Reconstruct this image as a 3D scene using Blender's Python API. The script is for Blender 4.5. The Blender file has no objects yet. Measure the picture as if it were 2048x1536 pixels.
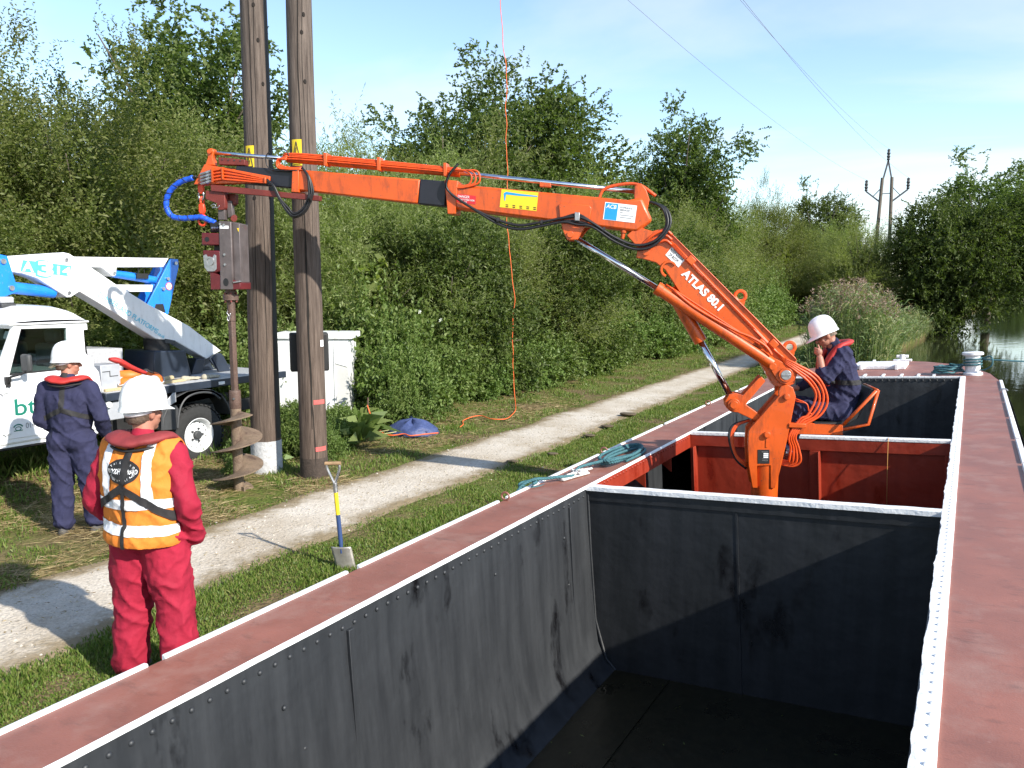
import bpy, bmesh, math, random
import numpy as np
from mathutils import Vector, Matrix, Euler, noise
from mathutils.bvhtree import BVHTree

R = math.radians
random.seed(7); rng = np.random.default_rng(7)
scn = bpy.context.scene
COL = scn.collection

# ------------------------------------------------------------------ camera
cam_d = bpy.data.cameras.new('camera'); cam = bpy.data.objects.new('camera', cam_d); COL.objects.link(cam)
cam_d.sensor_fit = 'HORIZONTAL'; cam_d.sensor_width = 36.0; cam_d.lens = 36.0*1600/2048
cam_d.clip_start = 0.05; cam_d.clip_end = 3000
cam.location = (0, 0, 2.4)
cam.rotation_euler = (R(90-7.09), 0, R(29.74))
scn.camera = cam

# ------------------------------------------------------------------ light
SUN_A, SUN_B = 1.56, 0.33                       # shadow offset per metre of height: -X, +Y
sun_elev = math.atan(1/math.hypot(SUN_A, SUN_B))
sun_dir = Vector((SUN_A, -SUN_B, 1)).normalized()
sd = bpy.data.lights.new('sun', 'SUN'); so = bpy.data.objects.new('sun', sd); COL.objects.link(so)
sd.energy = 4.6; sd.angle = R(0.8); sd.color = (1.0, 0.94, 0.84)
so.rotation_euler = (-sun_dir).to_track_quat('-Z', 'Y').to_euler()
so.location = (20, -5, 25)

wd = bpy.data.worlds.new('World'); scn.world = wd; wd.use_nodes = True
nt = wd.node_tree; nt.nodes.clear()
N = nt.nodes.new; LK = nt.links.new
out = N('ShaderNodeOutputWorld'); bg = N('ShaderNodeBackground'); sky = N('ShaderNodeTexSky')
sky.sky_type = 'NISHITA'; sky.sun_disc = False; sky.sun_elevation = sun_elev
sky.sun_rotation = math.atan2(sun_dir.x, sun_dir.y)
sky.air_density = 1.0; sky.dust_density = 0.15; sky.ozone_density = 1.6
tc = N('ShaderNodeTexCoord'); sep = N('ShaderNodeSeparateXYZ'); LK(tc.outputs['Generated'], sep.inputs[0])
addz = N('ShaderNodeMath'); addz.operation = 'ADD'; addz.inputs[1].default_value = 0.12; LK(sep.outputs['Z'], addz.inputs[0])
mx = N('ShaderNodeMath'); mx.operation = 'MAXIMUM'; mx.inputs[1].default_value = 0.03; LK(addz.outputs[0], mx.inputs[0])
dx = N('ShaderNodeMath'); dx.operation = 'DIVIDE'; LK(sep.outputs['X'], dx.inputs[0]); LK(mx.outputs[0], dx.inputs[1])
dy = N('ShaderNodeMath'); dy.operation = 'DIVIDE'; LK(sep.outputs['Y'], dy.inputs[0]); LK(mx.outputs[0], dy.inputs[1])
cmb = N('ShaderNodeCombineXYZ'); LK(dx.outputs[0], cmb.inputs[0]); LK(dy.outputs[0], cmb.inputs[1])
mp = N('ShaderNodeMapping'); mp.inputs['Rotation'].default_value = (0, 0, R(38)); mp.inputs['Scale'].default_value = (0.32, 0.62, 1); mp.inputs['Location'].default_value = (0.6, 0.35, 0)
LK(cmb.outputs[0], mp.inputs[0])
nz = N('ShaderNodeTexNoise'); nz.inputs['Scale'].default_value = 1.0; nz.inputs['Detail'].default_value = 9; nz.inputs['Roughness'].default_value = 0.52; nz.inputs['Distortion'].default_value = 0.5
LK(mp.outputs[0], nz.inputs['Vector'])
rp = N('ShaderNodeValToRGB'); rp.color_ramp.elements[0].position = 0.45; rp.color_ramp.elements[1].position = 0.68
LK(nz.outputs[0], rp.inputs[0])
mul = N('ShaderNodeMath'); mul.operation = 'MULTIPLY'; mul.inputs[1].default_value = 0.9; LK(rp.outputs[0], mul.inputs[0])
mixc = N('ShaderNodeMixRGB'); LK(mul.outputs[0], mixc.inputs[0]); LK(sky.outputs[0], mixc.inputs[1]); mixc.inputs[2].default_value = (4.1, 4.25, 4.4, 1)
LK(mixc.outputs[0], bg.inputs[0]); bg.inputs[1].default_value = 0.15
LK(bg.outputs[0], out.inputs[0])

scn.view_settings.view_transform = 'Standard'; scn.view_settings.look = 'None'
scn.view_settings.exposure = 0.85; scn.view_settings.gamma = 1.0
try: scn.view_settings.use_curve_mapping = False
except Exception: pass
scn.render.engine = 'CYCLES'
scn.cycles.max_bounces = 6; scn.cycles.transparent_max_bounces = 8
scn.render.resolution_x = 1024; scn.render.resolution_y = 768

# ------------------------------------------------------------------ helpers
MATS = {}
def pm(name, col, rough=0.5, metal=0.0, var=0.12, scale=4.0, bump=0.0, bscale=40.0, col2=None, lo=0.45, hi=0.6, c2scale=6.0, coat=0.0, spec=0.5, stretch=None, detail=6):
    """procedural principled material: base colour with noise variation, optional second colour in patches, fine bump"""
    if name in MATS: return MATS[name]
    m = bpy.data.materials.new(name); m.use_nodes = True; t = m.node_tree; n = t.nodes; l = t.links
    b = n['Principled BSDF']; b.inputs['Roughness'].default_value = rough; b.inputs['Metallic'].default_value = metal
    b.inputs['Specular IOR Level'].default_value = spec; b.inputs['Coat Weight'].default_value = coat
    g = n.new('ShaderNodeTexCoord'); vec = g.outputs['Object']
    if stretch:
        mpn = n.new('ShaderNodeMapping'); mpn.inputs['Scale'].default_value = stretch; l.new(vec, mpn.inputs[0]); vec = mpn.outputs[0]
    nz = n.new('ShaderNodeTexNoise'); nz.inputs['Scale'].default_value = scale; nz.inputs['Detail'].default_value = detail; nz.inputs['Roughness'].default_value = 0.6; l.new(vec, nz.inputs['Vector'])
    hs = n.new('ShaderNodeHueSaturation'); hs.inputs['Color'].default_value = (*col, 1)
    mr = n.new('ShaderNodeMapRange'); mr.inputs[1].default_value = 0.3; mr.inputs[2].default_value = 0.7; mr.inputs[3].default_value = 1-var; mr.inputs[4].default_value = 1+var
    l.new(nz.outputs[0], mr.inputs[0]); l.new(mr.outputs[0], hs.inputs['Value'])
    c = hs.outputs[0]
    if col2:
        n2 = n.new('ShaderNodeTexNoise'); n2.inputs['Scale'].default_value = c2scale; n2.inputs['Detail'].default_value = 8; n2.inputs['Roughness'].default_value = 0.65; l.new(vec, n2.inputs['Vector'])
        r2 = n.new('ShaderNodeValToRGB'); r2.color_ramp.elements[0].position = lo; r2.color_ramp.elements[1].position = hi; l.new(n2.outputs[0], r2.inputs[0])
        mxn = n.new('ShaderNodeMixRGB'); l.new(r2.outputs[0], mxn.inputs[0]); l.new(c, mxn.inputs[1]); mxn.inputs[2].default_value = (*col2, 1); c = mxn.outputs[0]
    l.new(c, b.inputs['Base Color'])
    rr = n.new('ShaderNodeMapRange'); rr.inputs[3].default_value = max(0.02, rough-0.08); rr.inputs[4].default_value = min(1, rough+0.12); l.new(nz.outputs[0], rr.inputs[0]); l.new(rr.outputs[0], b.inputs['Roughness'])
    if bump:
        n3 = n.new('ShaderNodeTexNoise'); n3.inputs['Scale'].default_value = bscale; n3.inputs['Detail'].default_value = 5; l.new(vec, n3.inputs['Vector'])
        bp = n.new('ShaderNodeBump'); bp.inputs['Strength'].default_value = bump; bp.inputs['Distance'].default_value = 0.02; l.new(n3.outputs[0], bp.inputs['Height']); l.new(bp.outputs[0], b.inputs['Normal'])
    MATS[name] = m
    return m

class MB:
    """collects shapes; build() links them as ONE mesh object"""
    def __init__(s): s.v = []; s.f = []
    def add(s, vs, fs):
        o = len(s.v); s.v += [tuple(p) for p in vs]; s.f += [tuple(i+o for i in f) for f in fs]; return s
    def box(s, lo, hi, M=None):
        x0, y0, z0 = lo; x1, y1, z1 = hi
        vs = [(x0,y0,z0),(x1,y0,z0),(x1,y1,z0),(x0,y1,z0),(x0,y0,z1),(x1,y0,z1),(x1,y1,z1),(x0,y1,z1)]
        if M is not None: vs = [M @ Vector(p) for p in vs]
        return s.add(vs, [(0,3,2,1),(4,5,6,7),(0,1,5,4),(1,2,6,5),(2,3,7,6),(3,0,4,7)])
    def bar(s, a, b, w, h, up=(0,0,1)):
        a = Vector(a); b = Vector(b); d = (b-a).normalized(); sd_ = d.cross(Vector(up))
        if sd_.length < 1e-4: sd_ = d.cross(Vector((1,0,0)))
        sd_.normalize(); u = sd_.cross(d)
        vs = []
        for p in (a, b):
            for i, j in ((-1,-1),(1,-1),(1,1),(-1,1)): vs.append(p + sd_*(i*w/2) + u*(j*h/2))
        return s.add(vs, [(0,1,2,3),(7,6,5,4),(0,4,5,1),(1,5,6,2),(2,6,7,3),(3,7,4,0)])
    def cyl(s, a, b, r0, r1=None, n=16, caps=True):
        r1 = r0 if r1 is None else r1
        return s.tube([a, b], [r0, r1], n, caps)
    def tube(s, pts, r, n=8, caps=True, flat=1.0, upv=None):
        pts = [Vector(p) for p in pts]; m = len(pts)
        if not hasattr(r, '__len__'): r = [r]*m
        vs = []; pu = None
        for i, p in enumerate(pts):
            d = (pts[min(i+1, m-1)] - pts[max(i-1, 0)]);
            if d.length < 1e-9: d = Vector((0,0,1))
            d.normalize()
            if pu is None:
                ref = Vector(upv) if upv else (Vector((0,0,1)) if abs(d.z) < 0.9 else Vector((1,0,0)))
                u = ref - d*ref.dot(d)
            else: u = pu - d*pu.dot(d)
            u.normalize(); pu = u; w = d.cross(u)
            for k in range(n):
                a_ = 2*math.pi*k/n; vs.append(p + u*(math.cos(a_)*r[i]*flat) + w*(math.sin(a_)*r[i]))
        fs = [(i*n+k, i*n+(k+1)%n, (i+1)*n+(k+1)%n, (i+1)*n+k) for i in range(m-1) for k in range(n)]
        if caps: fs += [tuple(range(n-1, -1, -1)), tuple(range((m-1)*n, m*n))]
        return s.add(vs, fs)
    def lathe(s, prof, M=None, n=24, closed=False):
        """profile of (r, z) turned about z"""
        vs = []; m = len(prof)
        for r, z in prof:
            for k in range(n):
                a_ = 2*math.pi*k/n; p = Vector((r*math.cos(a_), r*math.sin(a_), z)); vs.append(M @ p if M is not None else p)
        fs = [(i*n+k, i*n+(k+1)%n, (i+1)*n+(k+1)%n, (i+1)*n+k) for i in range(m-1) for k in range(n)]
        if not closed:
            fs += [tuple(range(n-1, -1, -1)), tuple(range((m-1)*n, m*n))]
        return s.add(vs, fs)
    def prism(s, poly, O, U, V, W, t0, t1):
        """polygon (a, b) in the plane O + a U + b V, thick from t0 to t1 along W"""
        O, U, V, W = map(Vector, (O, U, V, W)); n = len(poly)
        vs = [O+U*a+V*b+W*t0 for a, b in poly] + [O+U*a+V*b+W*t1 for a, b in poly]
        fs = [tuple(range(n)), tuple(range(2*n-1, n-1, -1))] + [(i, i+n, (i+1) % n+n, (i+1) % n) for i in range(n)]
        return s.add(vs, fs)
    def mesh(s, name='mesh'):
        me = bpy.data.meshes.new(name); me.from_pydata(s.v, [], s.f)
        bm = bmesh.new(); bm.from_mesh(me); bmesh.ops.recalc_face_normals(bm, faces=bm.faces); bm.to_mesh(me); bm.free()
        return me
    def build(s, name, m, parent=None, bevel=0, smooth=40, **kw):
        return link(name, s.mesh(name), m, parent, bevel, smooth, **kw)

def link(name, me, m, parent=None, bevel=0, smooth=40, label=None, cat=None, group=None, kind=None):
    o = bpy.data.objects.new(name, me); COL.objects.link(o)
    if m is not None:
        me.materials.clear()
        for k in (m if isinstance(m, (list, tuple)) else [m]): me.materials.append(k)
    if smooth:
        me.polygons.foreach_set('use_smooth', [True]*len(me.polygons))
        if smooth < 180: me.set_sharp_from_angle(angle=R(smooth))
    if parent is not None: attach(o, parent)
    if bevel:
        b = o.modifiers.new('bevel', 'BEVEL'); b.width = bevel; b.segments = 2; b.limit_method = 'ANGLE'; b.angle_limit = R(35)
    tag(o, label, cat, group, kind)
    return o
def attach(o, parent):
    o.parent = parent
    a = parent
    while a is not None:
        if a.get('_local'): return
        a = a.parent
    o.matrix_parent_inverse = wm(parent).inverted()
def wm(o):
    M = Matrix.LocRotScale(o.location, o.rotation_euler, o.scale)
    return wm(o.parent) @ o.matrix_parent_inverse @ M if o.parent else M
def tag(o, label=None, cat=None, group=None, kind=None):
    if label: o['label'] = label
    if cat: o['category'] = cat
    if group: o['group'] = group
    if kind: o['kind'] = kind
    return o
def thing(name, loc, label, cat, group=None, rot=(0,0,0)):
    o = bpy.data.objects.new(name, None); COL.objects.link(o); o.location = loc; o.rotation_euler = rot; o.empty_display_size = 0.2
    return tag(o, label, cat, group)
def smoothpath(pts, k=6):
    """Catmull-Rom through the points"""
    P = [Vector(p) for p in pts]; P = [P[0]*2-P[1]] + P + [P[-1]*2-P[-2]]; o = []
    for i in range(1, len(P)-2):
        for j in range(k):
            t = j/k; a, b, c, d = P[i-1:i+3]
            o.append(0.5*((2*b)+(c-a)*t+(2*a-5*b+4*c-d)*t*t+(3*b-a-3*c+d)*t**3))
    o.append(P[-2]); return o
FONT = None
def textmesh(s, size, ex=0.0, bold=0.0, shear=0.0):
    cu = bpy.data.curves.new('lettering', 'FONT'); cu.body = s; cu.size = size; cu.extrude = ex; cu.offset = bold; cu.shear = shear; cu.align_x = 'LEFT'
    o = bpy.data.objects.new('lettering', cu); me = bpy.data.meshes.new_from_object(o); bpy.data.objects.remove(o); return me
def text(s, size, O, U, V, m, parent, name='lettering', bold=0.0, shear=0.0, width=None, ex=0.0012, off=0.004):
    """flat lettering lying in the plane O + a U + b V, its face along U x V"""
    me = textmesh(s, size, ex, bold, shear); O, U, V = Vector(O), Vector(U).normalized(), Vector(V).normalized(); Wn = U.cross(V)
    V = Wn.cross(U).normalized(); Wn.normalize()
    sx = 1.0
    if width and len(me.vertices):
        xs = [v.co.x for v in me.vertices]; sx = width/max(1e-6, max(xs)-min(xs))
    for v in me.vertices:
        c = v.co.copy(); v.co = O+U*(c.x*sx)+V*c.y+Wn*(c.z+off)
    return link(name, me, m, parent, smooth=0)

# ------------------------------------------------------------------ materials
M_ = {}
M_['orange'] = pm('crane orange paint', (0.58, 0.084, 0.006), 0.40, 0, 0.10, 3.0, 0.05, 30, col2=(0.46, 0.045, 0.008), lo=0.62, hi=0.78, c2scale=9, coat=0.25)
M_['orange_hose'] = pm('orange painted hose', (0.66, 0.075, 0.010), 0.42, 0, 0.12, 12)
M_['boomblack'] = pm('boom black paint', (0.012, 0.013, 0.02), 0.42, 0, 0.2, 6, 0.05, 40)
M_['hose'] = pm('black rubber hose', (0.012, 0.012, 0.014), 0.42, 0, 0.2, 20)
M_['chrome'] = pm('chromed rod', (0.72, 0.74, 0.78), 0.12, 1.0, 0.05, 8)
M_['steel'] = pm('bare steel', (0.45, 0.45, 0.46), 0.35, 0.9, 0.2, 30)
M_['oxide'] = pm('red oxide bracket paint', (0.15, 0.024, 0.018), 0.5, 0, 0.2, 8, 0.1, 40)
M_['maroon'] = pm('maroon gearbox paint', (0.105, 0.012, 0.015), 0.4, 0, 0.2, 10, 0.1, 50, col2=(0.10, 0.08, 0.075), lo=0.66, hi=0.74, c2scale=18)
M_['gunmetal'] = pm('worn gunmetal paint', (0.115, 0.095, 0.095), 0.42, 0.2, 0.2, 9, 0.08, 40, col2=(0.16, 0.05, 0.045), lo=0.62, hi=0.75, c2scale=5)
M_['auger'] = pm('muddy auger steel', (0.19, 0.135, 0.092), 0.75, 0.1, 0.3, 14, 0.4, 60, col2=(0.085, 0.052, 0.038), lo=0.5, hi=0.65, c2scale=7)
M_['augershaft'] = pm('rusty auger shaft', (0.10, 0.060, 0.046), 0.6, 0.1, 0.25, 14, 0.3, 60, col2=(0.14, 0.11, 0.09), lo=0.55, hi=0.7, c2scale=9)
M_['bluesleeve'] = pm('blue spiral sleeve', (0.012, 0.09, 0.62), 0.45, 0, 0.15, 14)
M_['yellow'] = pm('yellow decal', (0.78, 0.55, 0.02), 0.5, 0, 0.06, 10)
M_['white'] = pm('white vinyl', (0.78, 0.79, 0.80), 0.45, 0, 0.05, 10)
M_['black'] = pm('matt black', (0.012, 0.012, 0.013), 0.6, 0, 0.2, 10)
M_['dkgrey'] = pm('dark grey plastic', (0.045, 0.047, 0.05), 0.55, 0, 0.2, 10, 0.1, 80)
M_['red'] = pm('red decal', (0.55, 0.02, 0.03), 0.5, 0, 0.08, 10)
M_['cyan'] = pm('cyan vinyl', (0.08, 0.55, 0.74), 0.45, 0, 0.05, 10)
M_['blue'] = pm('blue decal', (0.01, 0.28, 0.70), 0.45, 0, 0.05, 10)
M_['truckwhite'] = pm('white coach paint', (0.80, 0.81, 0.83), 0.22, 0, 0.025, 3, coat=0.4)
M_['boomwhite'] = pm('white boom paint', (0.78, 0.79, 0.80), 0.35, 0, 0.04, 3, col2=(0.6, 0.58, 0.55), lo=0.64, hi=0.8, c2scale=4)
M_['boomblue'] = pm('blue boom paint', (0.012, 0.20, 0.75), 0.32, 0, 0.08, 4, coat=0.3)
M_['navysteel'] = pm('dark navy steel', (0.02, 0.028, 0.045), 0.35, 0.1, 0.2, 6)
M_['tyre'] = pm('tyre rubber', (0.022, 0.022, 0.022), 0.75, 0, 0.25, 20, 0.3, 90)
M_['rimwhite'] = pm('white wheel paint', (0.62, 0.63, 0.64), 0.4, 0, 0.08, 14, col2=(0.45, 0.40, 0.33), lo=0.66, hi=0.8, c2scale=14)
M_['alu'] = pm('chequer plate aluminium', (0.46, 0.47, 0.49), 0.45, 0.25, 0.15, 30, 0.2, 60)
M_['galv'] = pm('grey painted tool box', (0.42, 0.44, 0.48), 0.4, 0.25, 0.08, 9)
M_['glass'] = None
M_['timber'] = pm('pale timber', (0.42, 0.34, 0.20), 0.8, 0, 0.2, 10, 0.3, 80, stretch=(1, 6, 6))
M_['deck'] = None
M_['skin'] = pm('skin', (0.36, 0.16, 0.11), 0.5, 0, 0.10, 16)
M_['hair'] = pm('greying brown hair', (0.10, 0.065, 0.045), 0.7, 0, 0.4, 60, 0.5, 160)
M_['helmet'] = pm('white helmet shell', (0.82, 0.83, 0.84), 0.25, 0, 0.02, 4, coat=0.3)
M_['redcloth'] = pm('red overall cotton', (0.30, 0.014, 0.036), 0.78, 0, 0.16, 7, 0.55, 13, spec=0.25)
M_['navycloth'] = pm('navy overall cotton', (0.028, 0.029, 0.066), 0.82, 0, 0.2, 7, 0.55, 13, spec=0.2)
M_['hivis'] = pm('orange hi-vis polyester', (0.66, 0.20, 0.030), 0.7, 0, 0.08, 9, 0.25, 26, col2=(0.46, 0.15, 0.03), lo=0.62, hi=0.8, c2scale=5, spec=0.25)
M_['reflect'] = pm('silver reflective tape', (0.70, 0.71, 0.74), 0.42, 0.0, 0.08, 16, 0.2, 60)
M_['strap'] = pm('black webbing', (0.018, 0.017, 0.018), 0.75, 0, 0.2, 30, 0.2, 200)
M_['lifered'] = pm('red lifejacket fabric', (0.42, 0.026, 0.022), 0.6, 0, 0.12, 9, 0.25, 40)
M_['lifered2'] = pm('faded red lifejacket fabric', (0.22, 0.028, 0.03), 0.7, 0, 0.14, 9, 0.25, 40)
M_['boot'] = pm('dusty work boot leather', (0.075, 0.07, 0.065), 0.75, 0, 0.3, 14, 0.3, 60)
M_['ropeteal'] = pm('teal polypropylene rope', (0.04, 0.13, 0.15), 0.65, 0, 0.3, 30, 0.4, 120)
M_['ropewhite'] = pm('white rope whipping', (0.60, 0.58, 0.56), 0.75, 0, 0.2, 30, 0.4, 120)
M_['ropeorange'] = pm('orange rope', (0.78, 0.13, 0.03), 0.6, 0, 0.15, 30)
M_['whitepaint'] = pm('brushed white paint', (0.76, 0.765, 0.77), 0.5, 0, 0.06, 14, 0.35, 30, col2=(0.42, 0.33, 0.26), lo=0.70, hi=0.78, c2scale=9)
M_['sunglass'] = pm('sunglass lens', (0.008, 0.008, 0.01), 0.15, 0, 0.05, 4)

gm = bpy.data.materials.new('vehicle glass'); gm.use_nodes = True; _n = gm.node_tree.nodes; _l = gm.node_tree.links
_n.clear(); _o = _n.new('ShaderNodeOutputMaterial'); _g = _n.new('ShaderNodeBsdfGlossy'); _g.inputs['Roughness'].default_value = 0.03; _g.inputs['Color'].default_value = (0.9, 0.95, 0.95, 1)
_t = _n.new('ShaderNodeBsdfTransparent'); _t.inputs['Color'].default_value = (0.62, 0.70, 0.68, 1); _f = _n.new('ShaderNodeFresnel'); _f.inputs['IOR'].default_value = 1.5
_x = _n.new('ShaderNodeMixShader'); _l.new(_f.outputs[0], _x.inputs[0]); _l.new(_t.outputs[0], _x.inputs[1]); _l.new(_g.outputs[0], _x.inputs[2]); _l.new(_x.outputs[0], _o.inputs[0]); M_['glass'] = gm

def weather(m, grime=(0.05, 0.02, 0.012), amt=0.65, chips=(0.10, 0.055, 0.04)):
    """grease runs, small chips and rubbed edges over an existing paint"""
    t = m.node_tree; n = t.nodes; l = t.links; b = n['Principled BSDF']; old = b.inputs['Base Color'].links[0].from_socket
    g = n.new('ShaderNodeTexCoord'); mp = n.new('ShaderNodeMapping'); mp.inputs['Scale'].default_value = (5, 5, 1.3); l.new(g.outputs['Object'], mp.inputs[0])
    z = n.new('ShaderNodeTexNoise'); z.inputs['Scale'].default_value = 2.6; z.inputs['Detail'].default_value = 9; z.inputs['Roughness'].default_value = 0.68; l.new(mp.outputs[0], z.inputs['Vector'])
    r = n.new('ShaderNodeValToRGB'); r.color_ramp.elements[0].position = 0.50; r.color_ramp.elements[1].position = 0.74; l.new(z.outputs[0], r.inputs[0])
    f = n.new('ShaderNodeMath'); f.operation = 'MULTIPLY'; f.inputs[1].default_value = amt; l.new(r.outputs[0], f.inputs[0])
    x = n.new('ShaderNodeMixRGB'); l.new(f.outputs[0], x.inputs[0]); l.new(old, x.inputs[1]); x.inputs[2].default_value = (*grime, 1)
    z2 = n.new('ShaderNodeTexNoise'); z2.inputs['Scale'].default_value = 42; z2.inputs['Detail'].default_value = 5; l.new(g.outputs['Object'], z2.inputs['Vector'])
    r2 = n.new('ShaderNodeValToRGB'); r2.color_ramp.elements[0].position = 0.69; r2.color_ramp.elements[1].position = 0.72; l.new(z2.outputs[0], r2.inputs[0])
    y = n.new('ShaderNodeMixRGB'); l.new(r2.outputs[0], y.inputs[0]); l.new(x.outputs[0], y.inputs[1]); y.inputs[2].default_value = (*chips, 1)
    l.new(y.outputs[0], b.inputs['Base Color'])
weather(M_['orange']); weather(M_['orange_hose'], amt=0.5); weather(M_['boomwhite'], (0.35, 0.33, 0.29), 0.3, (0.5, 0.48, 0.45)); weather(M_['truckwhite'], (0.5, 0.47, 0.42), 0.18, (0.7, 0.7, 0.7)); weather(M_['boomblue'], (0.02, 0.06, 0.2), 0.4, (0.2, 0.25, 0.35))
weather(M_['helmet'], (0.5, 0.48, 0.44), 0.25, (0.6, 0.58, 0.55)); weather(M_['gunmetal'], (0.05, 0.03, 0.025), 0.6, (0.2, 0.17, 0.15))
# ------------------------------------------------------------------ ground, path, water
def bank_x(y):
    if y < 30: return -3.74
    if y < 42: return -3.74 + 1.3*math.sin((y-30)/12*math.pi/2)
    return -2.44 + (y-42)*0.047
def path_c(y):            # centre line of the towpath
    return -5.83 - 0.03*max(0, y-5)*0.35 - 0.00055*max(0, y-17)**2
def widen(y): return 0.10*min(2.2, max(0, (4.6-y)/1.2))
def hedge_x(y): return min(-8.5, path_c(y)-2.55)
def ground_z(x, y):
    z = 0.018*noise.noise(Vector((x*0.9, y*0.9, 0))) + 0.03*noise.noise(Vector((x*0.25, y*0.25, 5)))
    hx = hedge_x(y)
    if x < hx: z += min(0.22, (hx-x)*0.16)
    bx = bank_x(y)
    if x > bx-0.5: z -= 0.10*max(0, (x-bx+0.5)/0.5)**2
    return z*min(1, 0.25+max(0, abs(x-path_c(y))-0.45))

def gridmesh(us, vs, fn):
    V = [fn(u, v) for v in vs for u in us]; n = len(us)
    F = [(j*n+i, j*n+i+1, (j+1)*n+i+1, (j+1)*n+i) for j in range(len(vs)-1) for i in range(n-1)]
    return MB().add(V, F)

ss = [0, 0.0001, 0.08, 0.2, 0.4, 0.7, 1.0, 1.3, 1.6, 1.9, 2.2, 2.5, 2.8, 3.1, 3.4, 3.7, 4.0, 4.4, 4.8, 5.3, 6, 7, 8, 10, 13, 18, 30, 60, 150, 500]
yy = [-60, -20, -8, -3] + [-1+0.4*i for i in range(60)] + [23+1*i for i in range(30)] + [55, 60, 66, 75, 90, 110, 140, 180, 230, 300, 420, 700]
def gfn(s, y):
    x = bank_x(min(y, 200)) - s
    if s == 0: return (x+0.02, y, -1.4)
    return (x, y, ground_z(x, y) if s < 14 else 0.2)
gmat = bpy.data.materials.new('towpath verge soil and turf'); gmat.use_nodes = True
t = gmat.node_tree; n = t.nodes; l = t.links; b = n['Principled BSDF']; b.inputs['Roughness'].default_value = 0.95; b.inputs['Specular IOR Level'].default_value = 0.1
g = n.new('ShaderNodeTexCoord')
def noise_ramp(scale, stops, detail=7, rough=0.62, tree=None, vec=None):
    nn = t.nodes if tree is None else tree.nodes; ll = t.links if tree is None else tree.links
    z = nn.new('ShaderNodeTexNoise'); z.inputs['Scale'].default_value = scale; z.inputs['Detail'].default_value = detail; z.inputs['Roughness'].default_value = rough
    ll.new(vec, z.inputs['Vector']); r = nn.new('ShaderNodeValToRGB'); e = r.color_ramp.elements
    while len(e) < len(stops): e.new(0.5)
    for k, (p, c) in enumerate(stops): e[k].position = p; e[k].color = (*c, 1) if hasattr(c, '__len__') else (c, c, c, 1)
    ll.new(z.outputs[0], r.inputs[0]); return r.outputs[0]
cA = noise_ramp(2.2, [(0.3, (0.075, 0.105, 0.022)), (0.5, (0.11, 0.135, 0.03)), (0.68, (0.17, 0.135, 0.055))], vec=g.outputs['Object'])
cB = noise_ramp(7.0, [(0.25, (0.07, 0.05, 0.026)), (0.55, (0.18, 0.135, 0.07)), (0.75, (0.10, 0.11, 0.03))], vec=g.outputs['Object'])
mk = noise_ramp(0.9, [(0.42, 0.0), (0.58, 1.0)], vec=g.outputs['Object'])
mx_ = n.new('ShaderNodeMixRGB'); l.new(mk, mx_.inputs[0]); l.new(cA, mx_.inputs[1]); l.new(cB, mx_.inputs[2]); l.new(mx_.outputs[0], b.inputs['Base Color'])
z3 = n.new('ShaderNodeTexNoise'); z3.inputs['Scale'].default_value = 22; z3.inputs['Detail'].default_value = 8; l.new(g.outputs['Object'], z3.inputs['Vector'])
bp = n.new('ShaderNodeBump'); bp.inputs['Strength'].default_value = 0.9; bp.inputs['Distance'].default_value = 0.05; l.new(z3.outputs[0], bp.inputs['Height']); l.new(bp.outputs[0], b.inputs['Normal'])
ground = gridmesh(ss, yy, gfn).build('ground', gmat, kind='structure', smooth=60)
far_ground = MB().add([(11, -60, 0.1), (600, -60, 0.1), (600, 700, 0.1), (11, 260, 0.1), (11, -60, -1.2), (11, 260, -1.2)], [(0, 1, 2, 3), (4, 0, 3, 5)]).build('ground_far_bank', gmat, kind='structure', smooth=0)
end_ground = MB().add([(2, 232, 0.15), (11, 232, 0.15), (60, 700, 0.15), (2, 700, 0.15), (2, 232, -1.2), (11, 232, -1.2)], [(0, 1, 2, 3), (4, 5, 1, 0)]).build('ground_far_end', gmat, kind='structure', smooth=0)

# path
pmat = bpy.data.materials.new('crushed limestone path'); pmat.use_nodes = True
t = pmat.node_tree; n = t.nodes; l = t.links; b = n['Principled BSDF']; b.inputs['Roughness'].default_value = 0.9; b.inputs['Specular IOR Level'].default_value = 0.15
g = n.new('ShaderNodeTexCoord'); O_ = g.outputs['Object']
base = noise_ramp(1.1, [(0.3, (0.44, 0.37, 0.28)), (0.6, (0.60, 0.54, 0.455)), (0.8, (0.66, 0.61, 0.535))], vec=O_)
fine = noise_ramp(60, [(0.3, 0.72), (0.62, 1.05)], vec=O_, detail=4)
mul_ = n.new('ShaderNodeMixRGB'); mul_.blend_type = 'MULTIPLY'; mul_.inputs[0].default_value = 1; l.new(base, mul_.inputs[1]); l.new(fine, mul_.inputs[2])
at = n.new('ShaderNodeAttribute'); at.attribute_name = 'across'
patch = n.new('ShaderNodeTexNoise'); patch.inputs['Scale'].default_value = 3.4; patch.inputs['Detail'].default_value = 8; patch.inputs['Roughness'].default_value = 0.7; l.new(O_, patch.inputs['Vector'])
pa = n.new('ShaderNodeMath'); pa.operation = 'ADD'; l.new(at.outputs['Fac'], pa.inputs[0]); l.new(patch.outputs[0], pa.inputs[1])
pr = n.new('ShaderNodeValToRGB'); pr.color_ramp.elements[0].position = 0.62; pr.color_ramp.elements[1].position = 0.92; l.new(pa.outputs[0], pr.inputs[0])
m2 = n.new('ShaderNodeMixRGB'); l.new(pr.outputs[0], m2.inputs[0]); l.new(mul_.outputs[0], m2.inputs[1]); m2.inputs[2].default_value = (0.25, 0.195, 0.12, 1)
dk = n.new('ShaderNodeTexNoise'); dk.inputs['Scale'].default_value = 13; dk.inputs['Detail'].default_value = 9; dk.inputs['Roughness'].default_value = 0.75; l.new(O_, dk.inputs['Vector'])
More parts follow.
